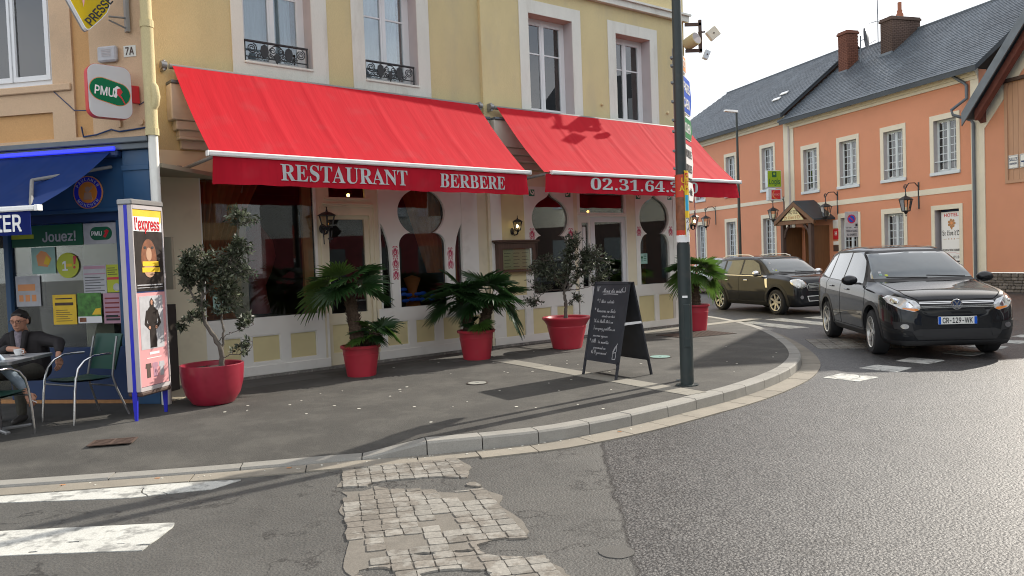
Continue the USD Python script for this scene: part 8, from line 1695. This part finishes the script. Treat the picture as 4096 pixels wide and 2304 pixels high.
# ------------------------------------------------------------------ hotel across the junction
hot = thing('hotel', 'long salmon-pink hotel with cream window surrounds and slate roof', 'building', (FH.x, FH.y, 0), FH.rz)
def leafvar(name, c, rough, var, spec=.4):
    c = np.array(c)
    MATS[name] = usdkit.material(stage, '/World/Looks/' + name, {'g': ('geometry', {}), 'r': ('rgb_ramp', {'ramp': [(0, tuple(c * (1 - var))), (1, tuple(c * (1 + var)))]}), 'n': ('noise_texture', {'scale': .7, 'detail': 6.0}), 'r2': ('rgb_ramp', {'ramp': [(.3, (.75, .75, .75)), (.7, (1.22, 1.22, 1.2))]}), 'x': ('mix', {'mix_type': 'multiply', 'fac': 1.0}), 'p': ('principled_bsdf', {'roughness': rough, 'specular_ior_level': spec})},
        [('g.random_per_island', 'r.fac'), ('g.position', 'n.vector'), ('n.fac', 'r2.fac'), ('r.color', 'x.color1'), ('r2.color', 'x.color2'), ('x.color', 'p.base_color')], surface='p.BSDF')
leafvar('slate_tiles', (0.125, 0.15, 0.18), .42, .26, .6)
leafvar('brickwork_red', (0.22, 0.088, 0.058), .9, .30); leafvar('brickwork_brown', (0.13, 0.085, 0.068), .9, .28)
UR = [(-9.32, -8.085), (-6.985, -5.665), (-4.50, -3.205), (-2.075, -.775)]       # upper windows, right part
GR = [(-6.985, -5.665), (-4.52, -3.213)]
UL = [(-12.40, -11.20), (-15.53, -14.42), (-18.58, -17.45)]
wallR = rectp(-10.25, .0, 0, 7.62)
openings = []
def wopen(a, b, c, d): openings.append((a, b, c, d)); return rectp(a, b, c, d)
for a, b in UR: wallR = wallR.difference(wopen(a + .165, b - .145, 4.30, 6.175))
for a, b in GR: wallR = wallR.difference(wopen(a + .155, b - .165, 1.02, 2.95))
DO = (-1.92, -.855, .95, 2.93); wallR = wallR.difference(rectp(*DO))
wallR = wallR.difference(rectp(-9.35, -7.75, 0, 2.62))
put('wall', wallx(wallR, 0, .35), 'stucco_salmon', hot)
wallL = rectp(-24.0, -10.25, 0, 7.85); opl = []
for a, b in UL: opl.append((a + .15, b - .13, 4.68, 6.70)); wallL = wallL.difference(rectp(*opl[-1]))
for a, b in [(-12.42, -11.22), (-15.62, -14.48), (-18.57, -17.45)]: opl.append((a + .15, b - .13, 1.05, 3.27)); wallL = wallL.difference(rectp(*opl[-1]))
put('wall', wallx(wallL, 0, .35), 'stucco_salmon', hot)
put('end_wall', [bx(-24.0, -23.65, .35, 8.2, 0, 7.85)], 'stucco_salmon', hot)
# cream surrounds, sills, casements with every pane
def hotel_window(o, sur, slate_sill=True, rail=True, rows=6):
    a, b, c, d = o; sa, sb_, sc_, sd2 = sur
    s_ = put('window_surround', wallx(rectp(sa, sb_, sc_, sd2).difference(rectp(a, b, c, d)), -.025, 0), 'hotel_cream', hot)
    put('reveal', [bx(a - .002, a + .003, 0, .22, c, d), bx(b - .003, b + .002, 0, .22, c, d), bx(a, b, 0, .22, d - .003, d + .002)], 'hotel_reveal', s_)
    if slate_sill: put('sill', bx(sa + .0, sb_ - .0, -.06, .22, c - .12, c, .012), 'hotel_frame', s_)
    w = put('window', wallx(rectp(a, b, c, d).difference(rectp(a + .05, b - .05, c + .05, d - .05)), .16, .24), 'hotel_frame', hot)
    mid = (a + b) / 2; put('meeting_stile', bx(mid - .035, mid + .035, .145, .22, c + .05, d - .05), 'hotel_frame', w)
    bars = []
    for p, q in ((a + .05, mid - .035), (mid + .035, b - .05)):
        p2, q2, z0, z1 = p + .03, q - .03, c + .10, d - .08
        bars += [bx(p, p2, .165, .21, c + .05, d - .05), bx(q2, q, .165, .21, c + .05, d - .05), bx(p, q, .165, .21, c + .05, z0), bx(p, q, .165, .21, z1, d - .05)]
        bars.append(bx((p2 + q2) / 2 - .012, (p2 + q2) / 2 + .012, .17, .20, z0, z1))
        zs = np.linspace(z0, z1, rows + 1)
        for z in zs[1:-1]: bars.append(bx(p2, q2, .172, .198, z - .012, z + .012))
        for i in range(rows):
            for u0, u1 in ((p2, (p2 + q2) / 2 - .012), ((p2 + q2) / 2 + .012, q2)):
                put('pane', bx(u0, u1, .184, .187, zs[i] + .012, zs[i + 1] - .012), 'glass_upper', w)
    put('glazing_bars', bars, 'hotel_frame', w)
    put('curtain', drape(a + .06, a + .30, c + .08, d - .08, .40, .012, 3), 'curtain_net', w, smooth=True)
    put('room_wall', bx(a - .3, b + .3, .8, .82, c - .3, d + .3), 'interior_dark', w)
    if rail: put('guard_rail', bx(a - .02, b + .02, .02, .05, c + .36, c + .395), 'hotel_frame', w)
for (a, b), o in zip(UR, openings[:4]): hotel_window(o, (a, b, 4.18, 6.37))
for (a, b), o in zip(GR, openings[4:6]): hotel_window(o, (a, b, .9, 3.15), rail=False)
for (a, b), o in zip(UL, opl[:3]): hotel_window(o, (a, b, 4.56, 6.87))
for o in opl[3:]: hotel_window(o, (o[0] - .15, o[1] + .13, .93, 3.45), rail=False, rows=7)
# hotel panel in the blind opening at the right
s_ = put('window_surround', wallx(rectp(-2.075, -.715, .80, 3.10).difference(rectp(*DO)), -.025, 0), 'hotel_cream', hot)
put('reveal', [bx(DO[0] - .002, DO[0] + .003, 0, .3, DO[2], DO[3]), bx(DO[1] - .003, DO[1] + .002, 0, .3, DO[2], DO[3])], 'hotel_reveal', s_)
put('sill', bx(-2.02, -.75, -.05, .3, .84, .95, .012), 'hotel_reveal', s_)
put('blind_back', bx(DO[0], DO[1], .28, .33, DO[2], DO[3]), 'blue_deep', s_)
bp = thing('hotel_sign', 'tall white hotel panel with gold emblem in the blind window beside the drainpipe', 'sign', (FH.x, FH.y, 0), FH.rz)
put('board', bx(-1.74, -.865, .10, .13, .98, 2.84, .006), 'white', bp)
put('heading', wtext(sans('HOTEL', .115, .62), -1.61, 2.665, .0985), 'red_paint', bp)
put('emblem', wallx(unary_union([Point(-1.29, 2.42).buffer(.085)] + [Point(-1.29 + .12 * math.cos(a), 2.42 + .12 * math.sin(a)).buffer(.05) for a in np.linspace(0, 2 * np.pi, 8)[:-1]] + [Polygon([(-1.36, 2.33), (-1.22, 2.33), (-1.27, 2.20), (-1.31, 2.20)])]), .0985, .10), 'wood_honey', bp)
put('emblem_heart', wallx(Point(-1.29, 2.43).buffer(.055), .097, .0985), 'orange_line', bp)
gm, _ = glyphs('fraktur', "Le Lion d'Or", .17, .0015); gm.apply_scale((.80 / gm.bounds[1][0], 1, 1)); put('name_lettering', wtext(gm, -1.70, 1.985, .0985), 'black_text', bp)
put('stars', [wallx(Polygon([(u + .035 * math.cos(a) * (1 if k % 2 == 0 else .42), 1.86 + .035 * math.sin(a) * (1 if k % 2 == 0 else .42)) for k, a in enumerate(np.linspace(math.pi / 2, math.pi * 2.5, 11)[:-1])]), .0985, .10) for u in (-1.42, -1.30, -1.18)] + [wallx(rectp(-1.65, -1.5, 1.855, 1.865), .0985, .1), wallx(rectp(-1.1, -.95, 1.855, 1.865), .0985, .1)], 'wood_honey', bp)
put('caption', wtext(sans('RESERVATION CHAMBRE', .075, .78), -1.70, 1.42, .0985), 'black_text', bp)
put('arc', wallx(LineString([(-1.66 + .035 * i, 1.30 + .07 * math.sin(math.pi * i / 20)) for i in range(21)]).buffer(.006), .0985, .10), 'poster_pink', bp)
put('number', wtext(sans('.01.55', .085, .34), -1.26, 1.16, .0985), 'black_text', bp)
put('foot_strip', wallx(rectp(-1.12, -.90, 1.02, 1.07), .0985, .10), 'black_text', bp)
# bands, cornice, pilasters, gutter
put('string_band', wallx(rectp(-9.70, -.31, 3.52, 3.73), -.02, 0), 'hotel_cream', hot)
put('string_band', wallx(rectp(-24, -10.55, 3.99, 4.17), -.02, 0), 'hotel_cream', hot)
put('pilaster', bx(-10.50, -10.13, -.05, 0, 0, 7.6), 'hotel_cream', hot)
put('pilaster', bx(-10.05, -9.80, -.035, 0, 0, 7.5), 'hotel_cream', hot)
put('pilaster', bx(-.31, .0, -.035, 0, .0, 7.55), 'hotel_cream', hot)
put('joint_pipe', tube([(-10.09, -.05, 7.6), (-10.09, -.05, .1)], .05, 8), 'hotel_reveal', hot, smooth=50)
for u0, u1, z in ((-10.25, .0, 7.30), (-24, -10.25, 7.60)):
    put('cornice', [bx(u0, u1, -.06, 0, z, z + .12), bx(u0, u1, -.12, 0, z + .12, z + .22), bx(u0, u1, -.20, 0, z + .22, z + .34, .01)], 'hotel_cream', hot)
def gutter(u0, u1, y, z, r=.075):
    return tube([(u0, y, z), (u1, y, z)], r, 10)
put('gutter_pipe', gutter(-10.5, .02, -.30, 7.71), 'zinc', hot, smooth=40); put('gutter_pipe', gutter(-24, -10.2, -.30, 8.03), 'zinc', hot, smooth=40)
put('drainpipe', tube([(-.85, -.28, 7.68), (-.80, -.22, 7.52), (-.50, -.10, 7.25), (-.42, -.08, 7.15), (-.42, -.08, 6.70), (-.62, -.55, 6.32), (-.60, -.5, 6.15), (-.22, -.12, 5.92), (-.15, -.10, 5.80), (-.15, -.10, .1)], .052, 10), 'zinc', hot, smooth=50)
# roofs: laid slates as real leaves on a deck
SL = .775
def slope_roof(u0, u1, y0, z0, y1, name, uhip=None):
    z1 = z0 + (y1 - y0) * SL; ln = math.hypot(y1 - y0, z1 - z0)
    q = np.array([(u0, y0, z0), (u1, y0, z0), (u1, y1, z1), ((uhip if uhip is not None else u0), y1, z1)])
    deck = np.vstack([q, q - (0, 0, .18)]); f = [(0, 1, 2), (0, 2, 3), (4, 6, 5), (4, 7, 6), (0, 4, 5), (0, 5, 1), (1, 5, 6), (1, 6, 2), (2, 6, 7), (2, 7, 3), (3, 7, 4), (3, 4, 0)]
    r = put(name, trimesh.Trimesh(deck, np.array(f), process=False), 'slate', hot)
    rg_ = random.Random(int(u0 * 10)); dv = np.array((0, (y1 - y0) / ln, (z1 - z0) / ln)); nv = np.array((0, -dv[2], dv[1])); V, F = [], []
    rows = int(ln / .155); w = .235
    for i in range(rows):
        t = i / rows; lo = u0 if uhip is None else u0 + (uhip - u0) * t
        u = lo + (.5 * w if i % 2 else 0)
        while u < u1 - .03:
            a, b = u + .005, min(u + w - .005, u1); l = .178; p = np.array((0, y0, z0)) + dv * (t * ln); tk = rg_.uniform(.008, .016); dz = rg_.uniform(-.006, .003)
            i0 = len(V)
            for uu in (a, b): V += [p + dv * dz + nv * (tk + .014) + (uu, 0, 0), p + dv * dz + nv * .003 + (uu, 0, 0), p + dv * l + nv * .006 + (uu, 0, 0)]
            F += [(i0, i0 + 3, i0 + 5), (i0, i0 + 5, i0 + 2), (i0 + 1, i0 + 3, i0), (i0 + 1, i0 + 4, i0 + 3), (i0, i0 + 2, i0 + 1), (i0 + 3, i0 + 4, i0 + 5)]
            u += w
    put('slates', trimesh.Trimesh(np.array(V), np.array(F), process=False), 'slate_tiles', r, kind='stuff')
    return z1
zr = slope_roof(-10.30, .25, -.42, 7.68, 3.95, 'roof')
zl = slope_roof(-24.2, -10.18, -.42, 8.02, 4.0, 'roof', -21.2)
back = np.array([(-10.3, 3.95, zr), (.25, 3.95, zr), (.25, 8.3, 7.7), (-10.3, 8.3, 7.7)]); put('rear_roof', (back, np.array([[0, 1, 2], [0, 2, 3]])), 'slate', hot)
back = np.array([(-21.2, 4.0, zl), (-10.18, 4.0, zl), (-10.18, 8.3, 7.9), (-24.2, 8.3, 7.9)]); put('rear_roof', (back, np.array([[0, 1, 2], [0, 2, 3]])), 'slate', hot)
back = np.array([(-24.2, -.42, 8.02), (-21.2, 4.0, zl), (-24.2, 8.3, 7.9)]); put('hip_roof', (back, np.array([[0, 1, 2]])), 'slate', hot)
put('gable_infill', trimesh.convex.convex_hull(np.array([(-10.19, .0, 7.6), (-10.19, 8, 7.6), (-10.19, 4.0, zl - .15), (-10.25, .0, 7.6), (-10.25, 8, 7.6), (-10.25, 4.0, zl - .15)])), 'slate', hot)
put('ridge_cap', [cyl((-10.3, 3.95, zr + .02), (.25, 3.95, zr + .02), .055, n=8), cyl((-21.2, 4.0, zl + .02), (-10.2, 4.0, zl + .02), .055, n=8)], 'zinc', hot, smooth=40)
put('verge_flashing', [tube([(-10.16, -.42, 8.05), (-10.16, 4.0, zl + .02)], .035, 6)], 'zinc', hot)
for u, y in ((-12.3, 1.0), (-12.15, 1.35)):
    z = 8.02 + (y + .42) * SL; put('roof_vent', rot_mesh(bx(u - .28, u + .28, y - .10, y + .10, z + .03, z + .09, .02), (1, 0, 0), 38, (u, y, z)), 'alu_white', hot)
# brick chimneys laid course by course
def chimney(u0, u1, y0, y1, z0, z1, mat, over=.06):
    c = put('chimney', bx(u0 + .02, u1 - .02, y0 + .02, y1 - .02, z0, z1), 'mortar', hot); br = []; rg_ = random.Random(int(abs(u0) * 7)); zz = z0; k = 0
    while zz < z1 - .02:
        sh = .11 if k % 2 else 0
        for f0, f1, yy, nrm in ((u0, u1, y0, 0), (u0, u1, y1, 0)):
            u = f0 - sh
            while u < f1 - .02:
                a, b = max(u, f0), min(u + .215, f1); br.append(bx(a, b - .008, yy - .012 + rg_.uniform(-.003, .003), yy + .03, zz, zz + .066)); u += .225
        for xx in (u0, u1):
            y = y0 - sh
            while y < y1 - .02:
                a, b = max(y, y0), min(y + .215, y1); br.append(bx(xx - .03 if xx == u1 else xx - .012, xx + .012 if xx == u1 else xx + .03, a, b - .008, zz, zz + .066)); y += .225
        zz += .075; k += 1
    put('brickwork', br, mat, c, kind='stuff')
    put('chimney_cap', [bx(u0 - over, u1 + over, y0 - over, y1 + over, z1, z1 + .10, .015), bx(u0 - .03, u1 + .03, y0 - .03, y1 + .03, z1 + .10, z1 + .16, .01)], mat, c)
    put('lead_apron', [bx(u0 - .04, u1 + .04, y0 - .10, y0 - .015, z0 + .62 - .5, z0 + .30)], 'zinc', c)
    return c
chimney(-9.50, -8.92, 2.35, 2.95, 9.55, 11.5, 'brickwork_red')
c2_ = chimney(-7.10, -6.45, 2.55, 4.05, 9.75, 11.4, 'brickwork_brown')
put('chimney_pot', mv(lathe([(.16, 0), (.15, .2), (.10, .28), (.12, .34), (.085, .40), (.085, .72), (0, .72)], 14), -6.78, 3.3, 11.55), 'terracotta', c2_, smooth=50)
an = thing('roof_antenna', 'thin television aerial strapped to the brown brick chimney', 'antenna', (*FH.world(-7.2, 2.5)[:2], 10.6), FH.rz)
put('mast', cyl((0, 0, 0), (0, 0, 2.6), .02, n=6), 'zinc', an); put('boom', [cyl((-.5, 0, 1.0), (.9, .3, .9), .014, n=5), *[cyl((-.4 + i * .25, -.2, .98), (-.4 + i * .25, .2, .98), .007, n=4) for i in range(5)]], 'zinc', an)
dsh = thing('satellite_dish', 'grey satellite dish seen edge on between the two chimneys', 'satellite dish', (*FH.world(-8.25, 2.5)[:2], 10.0), 72)
put('pole', cyl((0, 0, 0), (0, 0, 1.2), .025, n=6), 'zinc', dsh); put('dish', mv(rot_mesh(lathe([(.0, .09), (.2, .075), (.40, .02), (.50, -.04), (.40, .0), (0, .07)], 26), (1, 0, 0), 82), 0, -.25, 1.05), 'zinc', dsh, smooth=60); put('arm', [cyl((0, 0, 1.0), (0, -.2, 1.02), .02, n=5), cyl((0, -.25, .75), (0, -.65, .95), .012, n=5)], 'zinc', dsh)

# timbered entrance porch
po = thing('entrance_porch', 'dark timber entrance porch with a gabled slate roof and cream hotel board', 'porch', (FH.x, FH.y, 0), FH.rz)
YF = -1.0
def gable_pts(dz, e=0): return [(-9.88 - e, 2.98 + dz), (-8.50, 3.78 + dz), (-7.18 + e, 2.92 + dz)]
for a, b in ((gable_pts(0)[0], gable_pts(0)[1]), (gable_pts(0)[1], gable_pts(0)[2])):
    q = np.array([(a[0], YF - .10, a[1]), (b[0], YF - .10, b[1]), (b[0], .0, b[1] + .02), (a[0], .0, a[1] + .02)]); put('roof_slope', trimesh.convex.convex_hull(np.vstack([q, q + (0, 0, .07)])), 'slate', po)
g1, g2, g3 = gable_pts(-.02)
put('barge_board', [trimesh.convex.convex_hull(np.array([(x, y, z + d_) for (x, z) in (a, b) for y in (YF - .13, YF - .09) for d_ in (-.16, .03)])) for a, b in ((g1, g2), (g2, g3))], 'porch_wood', po)
put('tie_beam', bx(-9.85, -7.25, YF - .08, YF + .06, 2.80, 2.98, .01), 'porch_wood', po)
sgb = put('sign_board', wallx(P((-9.35, 3.02), (-7.85, 2.98), (-8.52, 3.58)), YF - .10, YF - .07), 'panel_yellow', po, label='cream triangular board lettered HOTEL le Lion d\'Or')
put('lettering', wtext(sans('HOTEL', .15, .62), -8.86, 3.27, YF - .1015), 'timber_dark', sgb)
gm, _ = glyphs('fraktur', "Le Lion d'Or", .15, .0015); gm.apply_scale((1.12 / gm.bounds[1][0], 1, 1)); put('lettering', wtext(gm, -9.17, 3.05, YF - .1015), 'wood_honey', sgb)
for u in (-9.45, -7.55): put('post', bx(u - .09, u + .09, YF - .04, YF + .14, 0, 2.82, .015), 'timber_dark', po)
for u, s_ in ((-9.36, 1), (-7.64, -1)): put('brace', tube([(u, YF + .05, 2.25), (u + s_ * .10, YF + .05, 2.52), (u + s_ * .35, YF + .05, 2.78)], .06, 6), 'timber_dark', po)
put('side_panel', [bx(-7.62, -7.56, YF + .10, .0, 0, 2.7)], 'porch_wood', po); put('side_panel', [bx(-9.44, -9.38, YF + .10, .0, 0, 2.7)], 'porch_wood', po)
pd_ = put('door', wallx(rectp(-9.30, -7.80, 0, 2.60).difference(rectp(-8.55, -7.98, .3, 2.45)), .10, .15), 'porch_wood', po)
put('red_frame', wallx(rectp(-8.62, -7.91, .22, 2.52).difference(rectp(-8.52, -8.01, .32, 2.42)), .05, .10), 'interior_red', pd_); put('pane', wallx(rectp(-8.52, -8.01, .32, 2.42), .12, .125), 'car_glass', pd_)
put('notice', [wallx(rectp(-9.05, -8.85, 2.15, 2.38), .09, .10), wallx(rectp(-9.0, -8.8, 1.45, 1.62), .09, .10)], 'hotel_reveal', pd_, kind='stuff')

# gabled wing at the right edge
gw = thing('gabled_wing', 'salmon gabled building at the right edge with brown boarded opening and dark barge boards', 'building', (FH.x, FH.y, 0), FH.rz)
AP = (4.6, 11.55); E0 = (-.05, 6.05)
gpoly = Polygon([(.0, .67), (9.2, .67), (9.2, 6.1), (4.6, 11.4), (.0, 6.1)]).difference(rectp(1.05, 4.4, 3.66, 6.92))
put('wall', wallx(gpoly, .0, .35), 'stucco_salmon_gable', gw)
put('corner_trim', [bx(.0, .21, -.03, 0, .67, 6.2)], 'hotel_cream', gw)
put('rake_trim', wallx(Polygon([(.21, 5.55), (.21, 6.2), (4.6, 11.25), (4.6, 10.6)]).difference(rectp(.95, 4.5, 3.6, 6.98)), -.025, 0), 'hotel_cream', gw)
fr_w = put('board_frame', wallx(rectp(.98, 4.5, 3.60, 7.0).difference(rectp(1.08, 4.4, 3.70, 6.90)), -.04, .02), 'board_brown', gw)
for i in range(18): put('plank', bx(1.08 + i * .185, 1.08 + i * .185 + .178, .005 + (i % 3) * .003, .05, 3.70, 6.90), 'board_brown', fr_w)
put('tie_beam', bx(.70, 4.6, -.09, -.0, 6.90, 7.02, .01), 'timber_dark', gw)
for s_ in (-1, 1):
    def mp_(u): return 4.6 + (u - 4.6) * s_
    a, b = (mp_(E0[0] + .06), E0[1] + .03), (4.6, AP[1])
    q = np.array([(a[0], -.75, a[1]), (b[0], -.75, b[1]), (b[0], 8.0, b[1]), (a[0], 8.0, a[1])]); put('roof_slope', trimesh.convex.convex_hull(np.vstack([q, q - (0, 0, .20)])), 'slate', gw)
    put('barge_board', trimesh.convex.convex_hull(np.array([(p[0], y, p[1] + d_) for p in (a, b) for y in (-.80, -.75) for d_ in (-.42, .02)])), 'zinc', gw)
    put('rafter', trimesh.convex.convex_hull(np.array([(p[0] + s_ * 0, y, p[1] + d_) for p in ((a[0] + s_ * .30, a[1] + .34), b) for y in (-.55, -.32) for d_ in (-.62, -.30)])), 'timber_red', gw)
put('bracket', trimesh.convex.convex_hull(np.array([(.08, -.03, 5.75), (.30, -.03, 5.75), (.08, -.55, 6.25), (.30, -.55, 6.25), (.08, -.03, 6.4), (.30, -.03, 6.4)])), 'timber_red', gw)
pl_ = put('plinth', bx(.05, 9.2, -.10, .3, 0, .62), 'mortar', gw)
rg_ = random.Random(17); z = .0; row = 0
while z < .62:
    h = rg_.uniform(.085, .13); u = .05 - rg_.uniform(0, .15)
    while u < 3.2:
        L = rg_.uniform(.14, .36); a = max(u, .05)
        if a + .04 < u + L: put('stone', mv(bx(a, u + L - .018, -.13 - rg_.uniform(0, .03), -.08, z, min(z + h - .016, .64), .018)), 'stone_rubble', pl_)
        u += L
    z += h
for u, txt, label in ((1.095, ('SALLES', 'SEMINAIRES'), 'white plate lettered SALLES SEMINAIRES on the brown boards'), (1.50, ('T',), 'white plate with a dark arrow mark beside the SALLES plate')):
    t = thing('wall_plate', label, 'sign', (*FH.world(u, -.012)[:2], 4.29), FH.rz)
    put('plate', bx(0, .35, -.012, 0, -.22, .22, .006), 'plate_white', t)
    put('border', wallx(rectp(.015, .335, -.205, .205).difference(rectp(.025, .325, -.195, .195)), -.0135, -.012), 'blue_deep', t)
    if len(txt) == 2: put('lettering', wtext(sans(txt[0], .105, .29), .03, .03, -.0135), 'blue_deep', t); put('small_lettering', wtext(sans(txt[1], .06, .27), .04, -.09, -.0135), 'blue_deep', t)
    else: put('arrow', wallx(unary_union([rectp(.05, .34, -.05, .0), rectp(.14, .20, -.18, .0)]), -.0135, -.012), 'blue_deep', t)
# lanterns, projecting signs, plaques, street lamp, no-parking sign
for u, z, label in ((-2.64, 3.55, 'ornate black wall lantern on a scroll bracket right of the porch, nearest the drainpipe'), (-7.0, 3.62, 'ornate black wall lantern on a scroll bracket just right of the porch roof'), (-10.62, 3.72, 'ornate black wall lantern on a scroll bracket just left of the porch roof'), (-16.5, 3.72, 'ornate black wall lantern far left on the hotel wall beside the sign post')):
    lantern('hotel_lantern', label, (*FH.world(u, 0)[:2], z - .36), FH.rz, .23, .74, .62, True, False)
def proj_sign(z0, z1, w, label):
    a = RAD(FH.ang); t = thing('projecting_sign', label, 'sign', (*FH.world(-10.45, -.12)[:2], 0), FH.rz)
    put('box', bx(-.09, .09, -.18 - w, -.18, z0, z1, .012), 'hotel_frame', t); return t
def to_plus(poly, x, d_, y0):
    """flat print on a face that looks along the facade (+x): polygon in (s, z), s from the outer edge inward"""
    m = ext(poly, d_); v = m.vertices; m.vertices = np.c_[v[:, 2] + x, v[:, 0] + y0, v[:, 1]]; return m
def txt_plus(mesh, x, y, z): v = mesh.vertices; m = mesh.copy(); m.vertices = np.c_[v[:, 2] + x, v[:, 0] + y, v[:, 1] + z]; return m
lg = proj_sign(4.62, 5.42, .78, 'lime green square hotel chain sign projecting above the red one')
put('face', to_plus(rectp(.03, .75, 4.65, 5.39), .09, .004, -.96), 'lime_sign', lg); put('emblem', to_plus(rectp(.26, .50, 5.10, 5.36).difference(Point(.38, 5.26).buffer(.06)), .094, .003, -.96), 'green_dark', lg)
gl_ = sans('Logis', .24, .60, .003); put('lettering', txt_plus(gl_, .094, -.87, 4.78), 'green_dark', lg)
cs = proj_sign(4.02, 4.56, .74, 'white sign with a red square and yellow arc projecting below the lime sign')
put('face', to_plus(rectp(.17, .66, 4.08, 4.50), .09, .004, -.92), 'red_paint', cs); put('arc', to_plus(Point(.40, 4.29).buffer(.19).difference(Point(.45, 4.31).buffer(.18)), .094, .003, -.92), 'orange_line', cs); put('lettering', txt_plus(sans('CONTACT', .085, .42, .003), .097, -.72, 4.25), 'poster_pink', cs)
for z, h, mt_, label in ((2.72, .36, 'white', 'small white plaque topmost right of the porch'), (2.28, .44, 'red_paint', 'red hotel plaque with a white H right of the porch'), (1.90, .16, 'white', 'narrow white plaque under the red hotel plaque'), (1.68, .26, 'timber_dark', 'dark plaque lowest of those right of the porch')):
    t = thing('wall_plaque', label, 'plaque', (*FH.world(-7.13, -.012)[:2], z), FH.rz); put('plate', bx(-.17, .17, -.015, .01, -h / 2, h / 2, .006), mt_, t)
    if h == .44: put('letter', wtext(sans('H', .16), -.07, -.04, -.0165), 'white', t)
sl = thing('street_lamp', 'slim dark street lamp with a flat pale head before the hotel', 'street lamp', (10.0, 34.0, 0), 0)
put('pole', tube([(0, 0, 0), (0, 0, 1.6), (0, 0, 7.7)], [.085, .07, .045], 12), 'post_green', sl, smooth=40); put('head', trimesh.convex.convex_hull(np.array([(.05, -.08, 7.70), (.05, .08, 7.70), (-.52, -.12, 7.78), (-.52, .12, 7.78), (.05, -.06, 7.80), (.05, .06, 7.80), (-.52, -.10, 7.84), (-.52, .10, 7.84)])), 'alu_white', sl)
npz = thing('no_parking_sign', 'white no-parking sign with hours plate on a grey post before the hotel', 'road sign', (12.87, 29.0, 0), 8)
put('post', cyl((.05, .05, 0), (.05, .05, 3.02), .04, n=10), 'post_grey', npz, smooth=40)
put('panel', [bx(-.46, .07, -.02, .0, 2.42, 3.01, .008)], 'poster_grey', npz)
put('disc', wallx(Point(-.20, 2.74).buffer(.165), -.022, -.02), 'red_paint', npz); put('disc_field', wallx(Point(-.20, 2.74).buffer(.125), -.024, -.022), 'blue_sign', npz); put('slash', wallx(LineString([(-.30, 2.84), (-.10, 2.64)]).buffer(.018).intersection(Point(-.20, 2.74).buffer(.14)), -.026, -.024), 'red_paint', npz)
put('truck_symbol', wallx(rectp(-.05, .04, 2.46, 2.56), -.022, -.02), 'black_text', npz)
h2 = put('hours_plate', bx(-.46, .07, -.02, .0, 2.06, 2.40, .008), 'poster_grey', npz)
for i, tx_ in enumerate(('7H30 DU LUNDI', 'AU SAMEDI')): put('lettering', wtext(sans(tx_, .075, .46 - .08 * i), -.43 + .04 * i, 2.26 - i * .14, -.0215), 'black_text', h2)
# houses over the road behind the viewer, seen only mirrored in glass and paintwork
def mirror_house(label, x, y, ang, L, H, wallmat, lowmat):
    f = Frame(x, y, ang); t = thing('street_house', label, 'house', (x, y, 0), f.rz, 'houses across the road')
    w = rectp(0, L, 0, H); wins = []
    n = int(L // 2.6)
    for i in range(n):
        for z in (3.9, 6.7): wins.append((1.0 + i * 2.6, z))
    for u, z in wins: w = w.difference(rectp(u, u + 1.05, z, z + 1.7))
    put('wall', wallx(w, 0, .3), wallmat, t); put('shopfront', bx(.2, L - .2, -.08, 0, .1, 3.1, .02), lowmat, t)
    for i in range(n): put('shop_window', bx(.8 + i * 2.6, 2.6 + i * 2.6, -.10, -.08, .7, 2.5), 'car_glass', t)
    for u, z in wins:
        q = put('window', bx(u, u + 1.05, .12, .16, z, z + 1.7), 'car_glass', t); put('shutter', [bx(u - .5, u - .02, -.05, 0, z, z + 1.7, .01), bx(u + 1.07, u + 1.55, -.05, 0, z, z + 1.7, .01)], 'hotel_frame', q)
    put('roof', trimesh.convex.convex_hull(np.array([(-.2, -.4, H), (L + .2, -.4, H), (-.2, 8, H), (L + .2, 8, H), (-.2, 3.8, H + 3.4), (L + .2, 3.8, H + 3.4)])), 'slate', t)
mirror_house('cream house next to the gabled wing, mirrored in the far shop door', *FH.world(9.7, 0)[:2], 162.5, 9.0, 7.0, 'hotel_cream', 'timber_dark')
mirror_house('white house with a red shopfront across the road, mirrored in the shop windows', 22.6, 8.6, -170, 10.0, 7.6, 'stucco_surround', 'interior_red')
mirror_house('yellow house with a dark shopfront across the road, mirrored in the shop windows', 20.2, -2.0, -145, 10.0, 8.0, 'stucco_yellow', 'wood_dark')
mirror_house('pale house with a blue shopfront behind the viewer, mirrored in the cafe window', 13.6, -11.0, -115, 13.0, 7.6, 'stucco_surround', 'blue_deep')
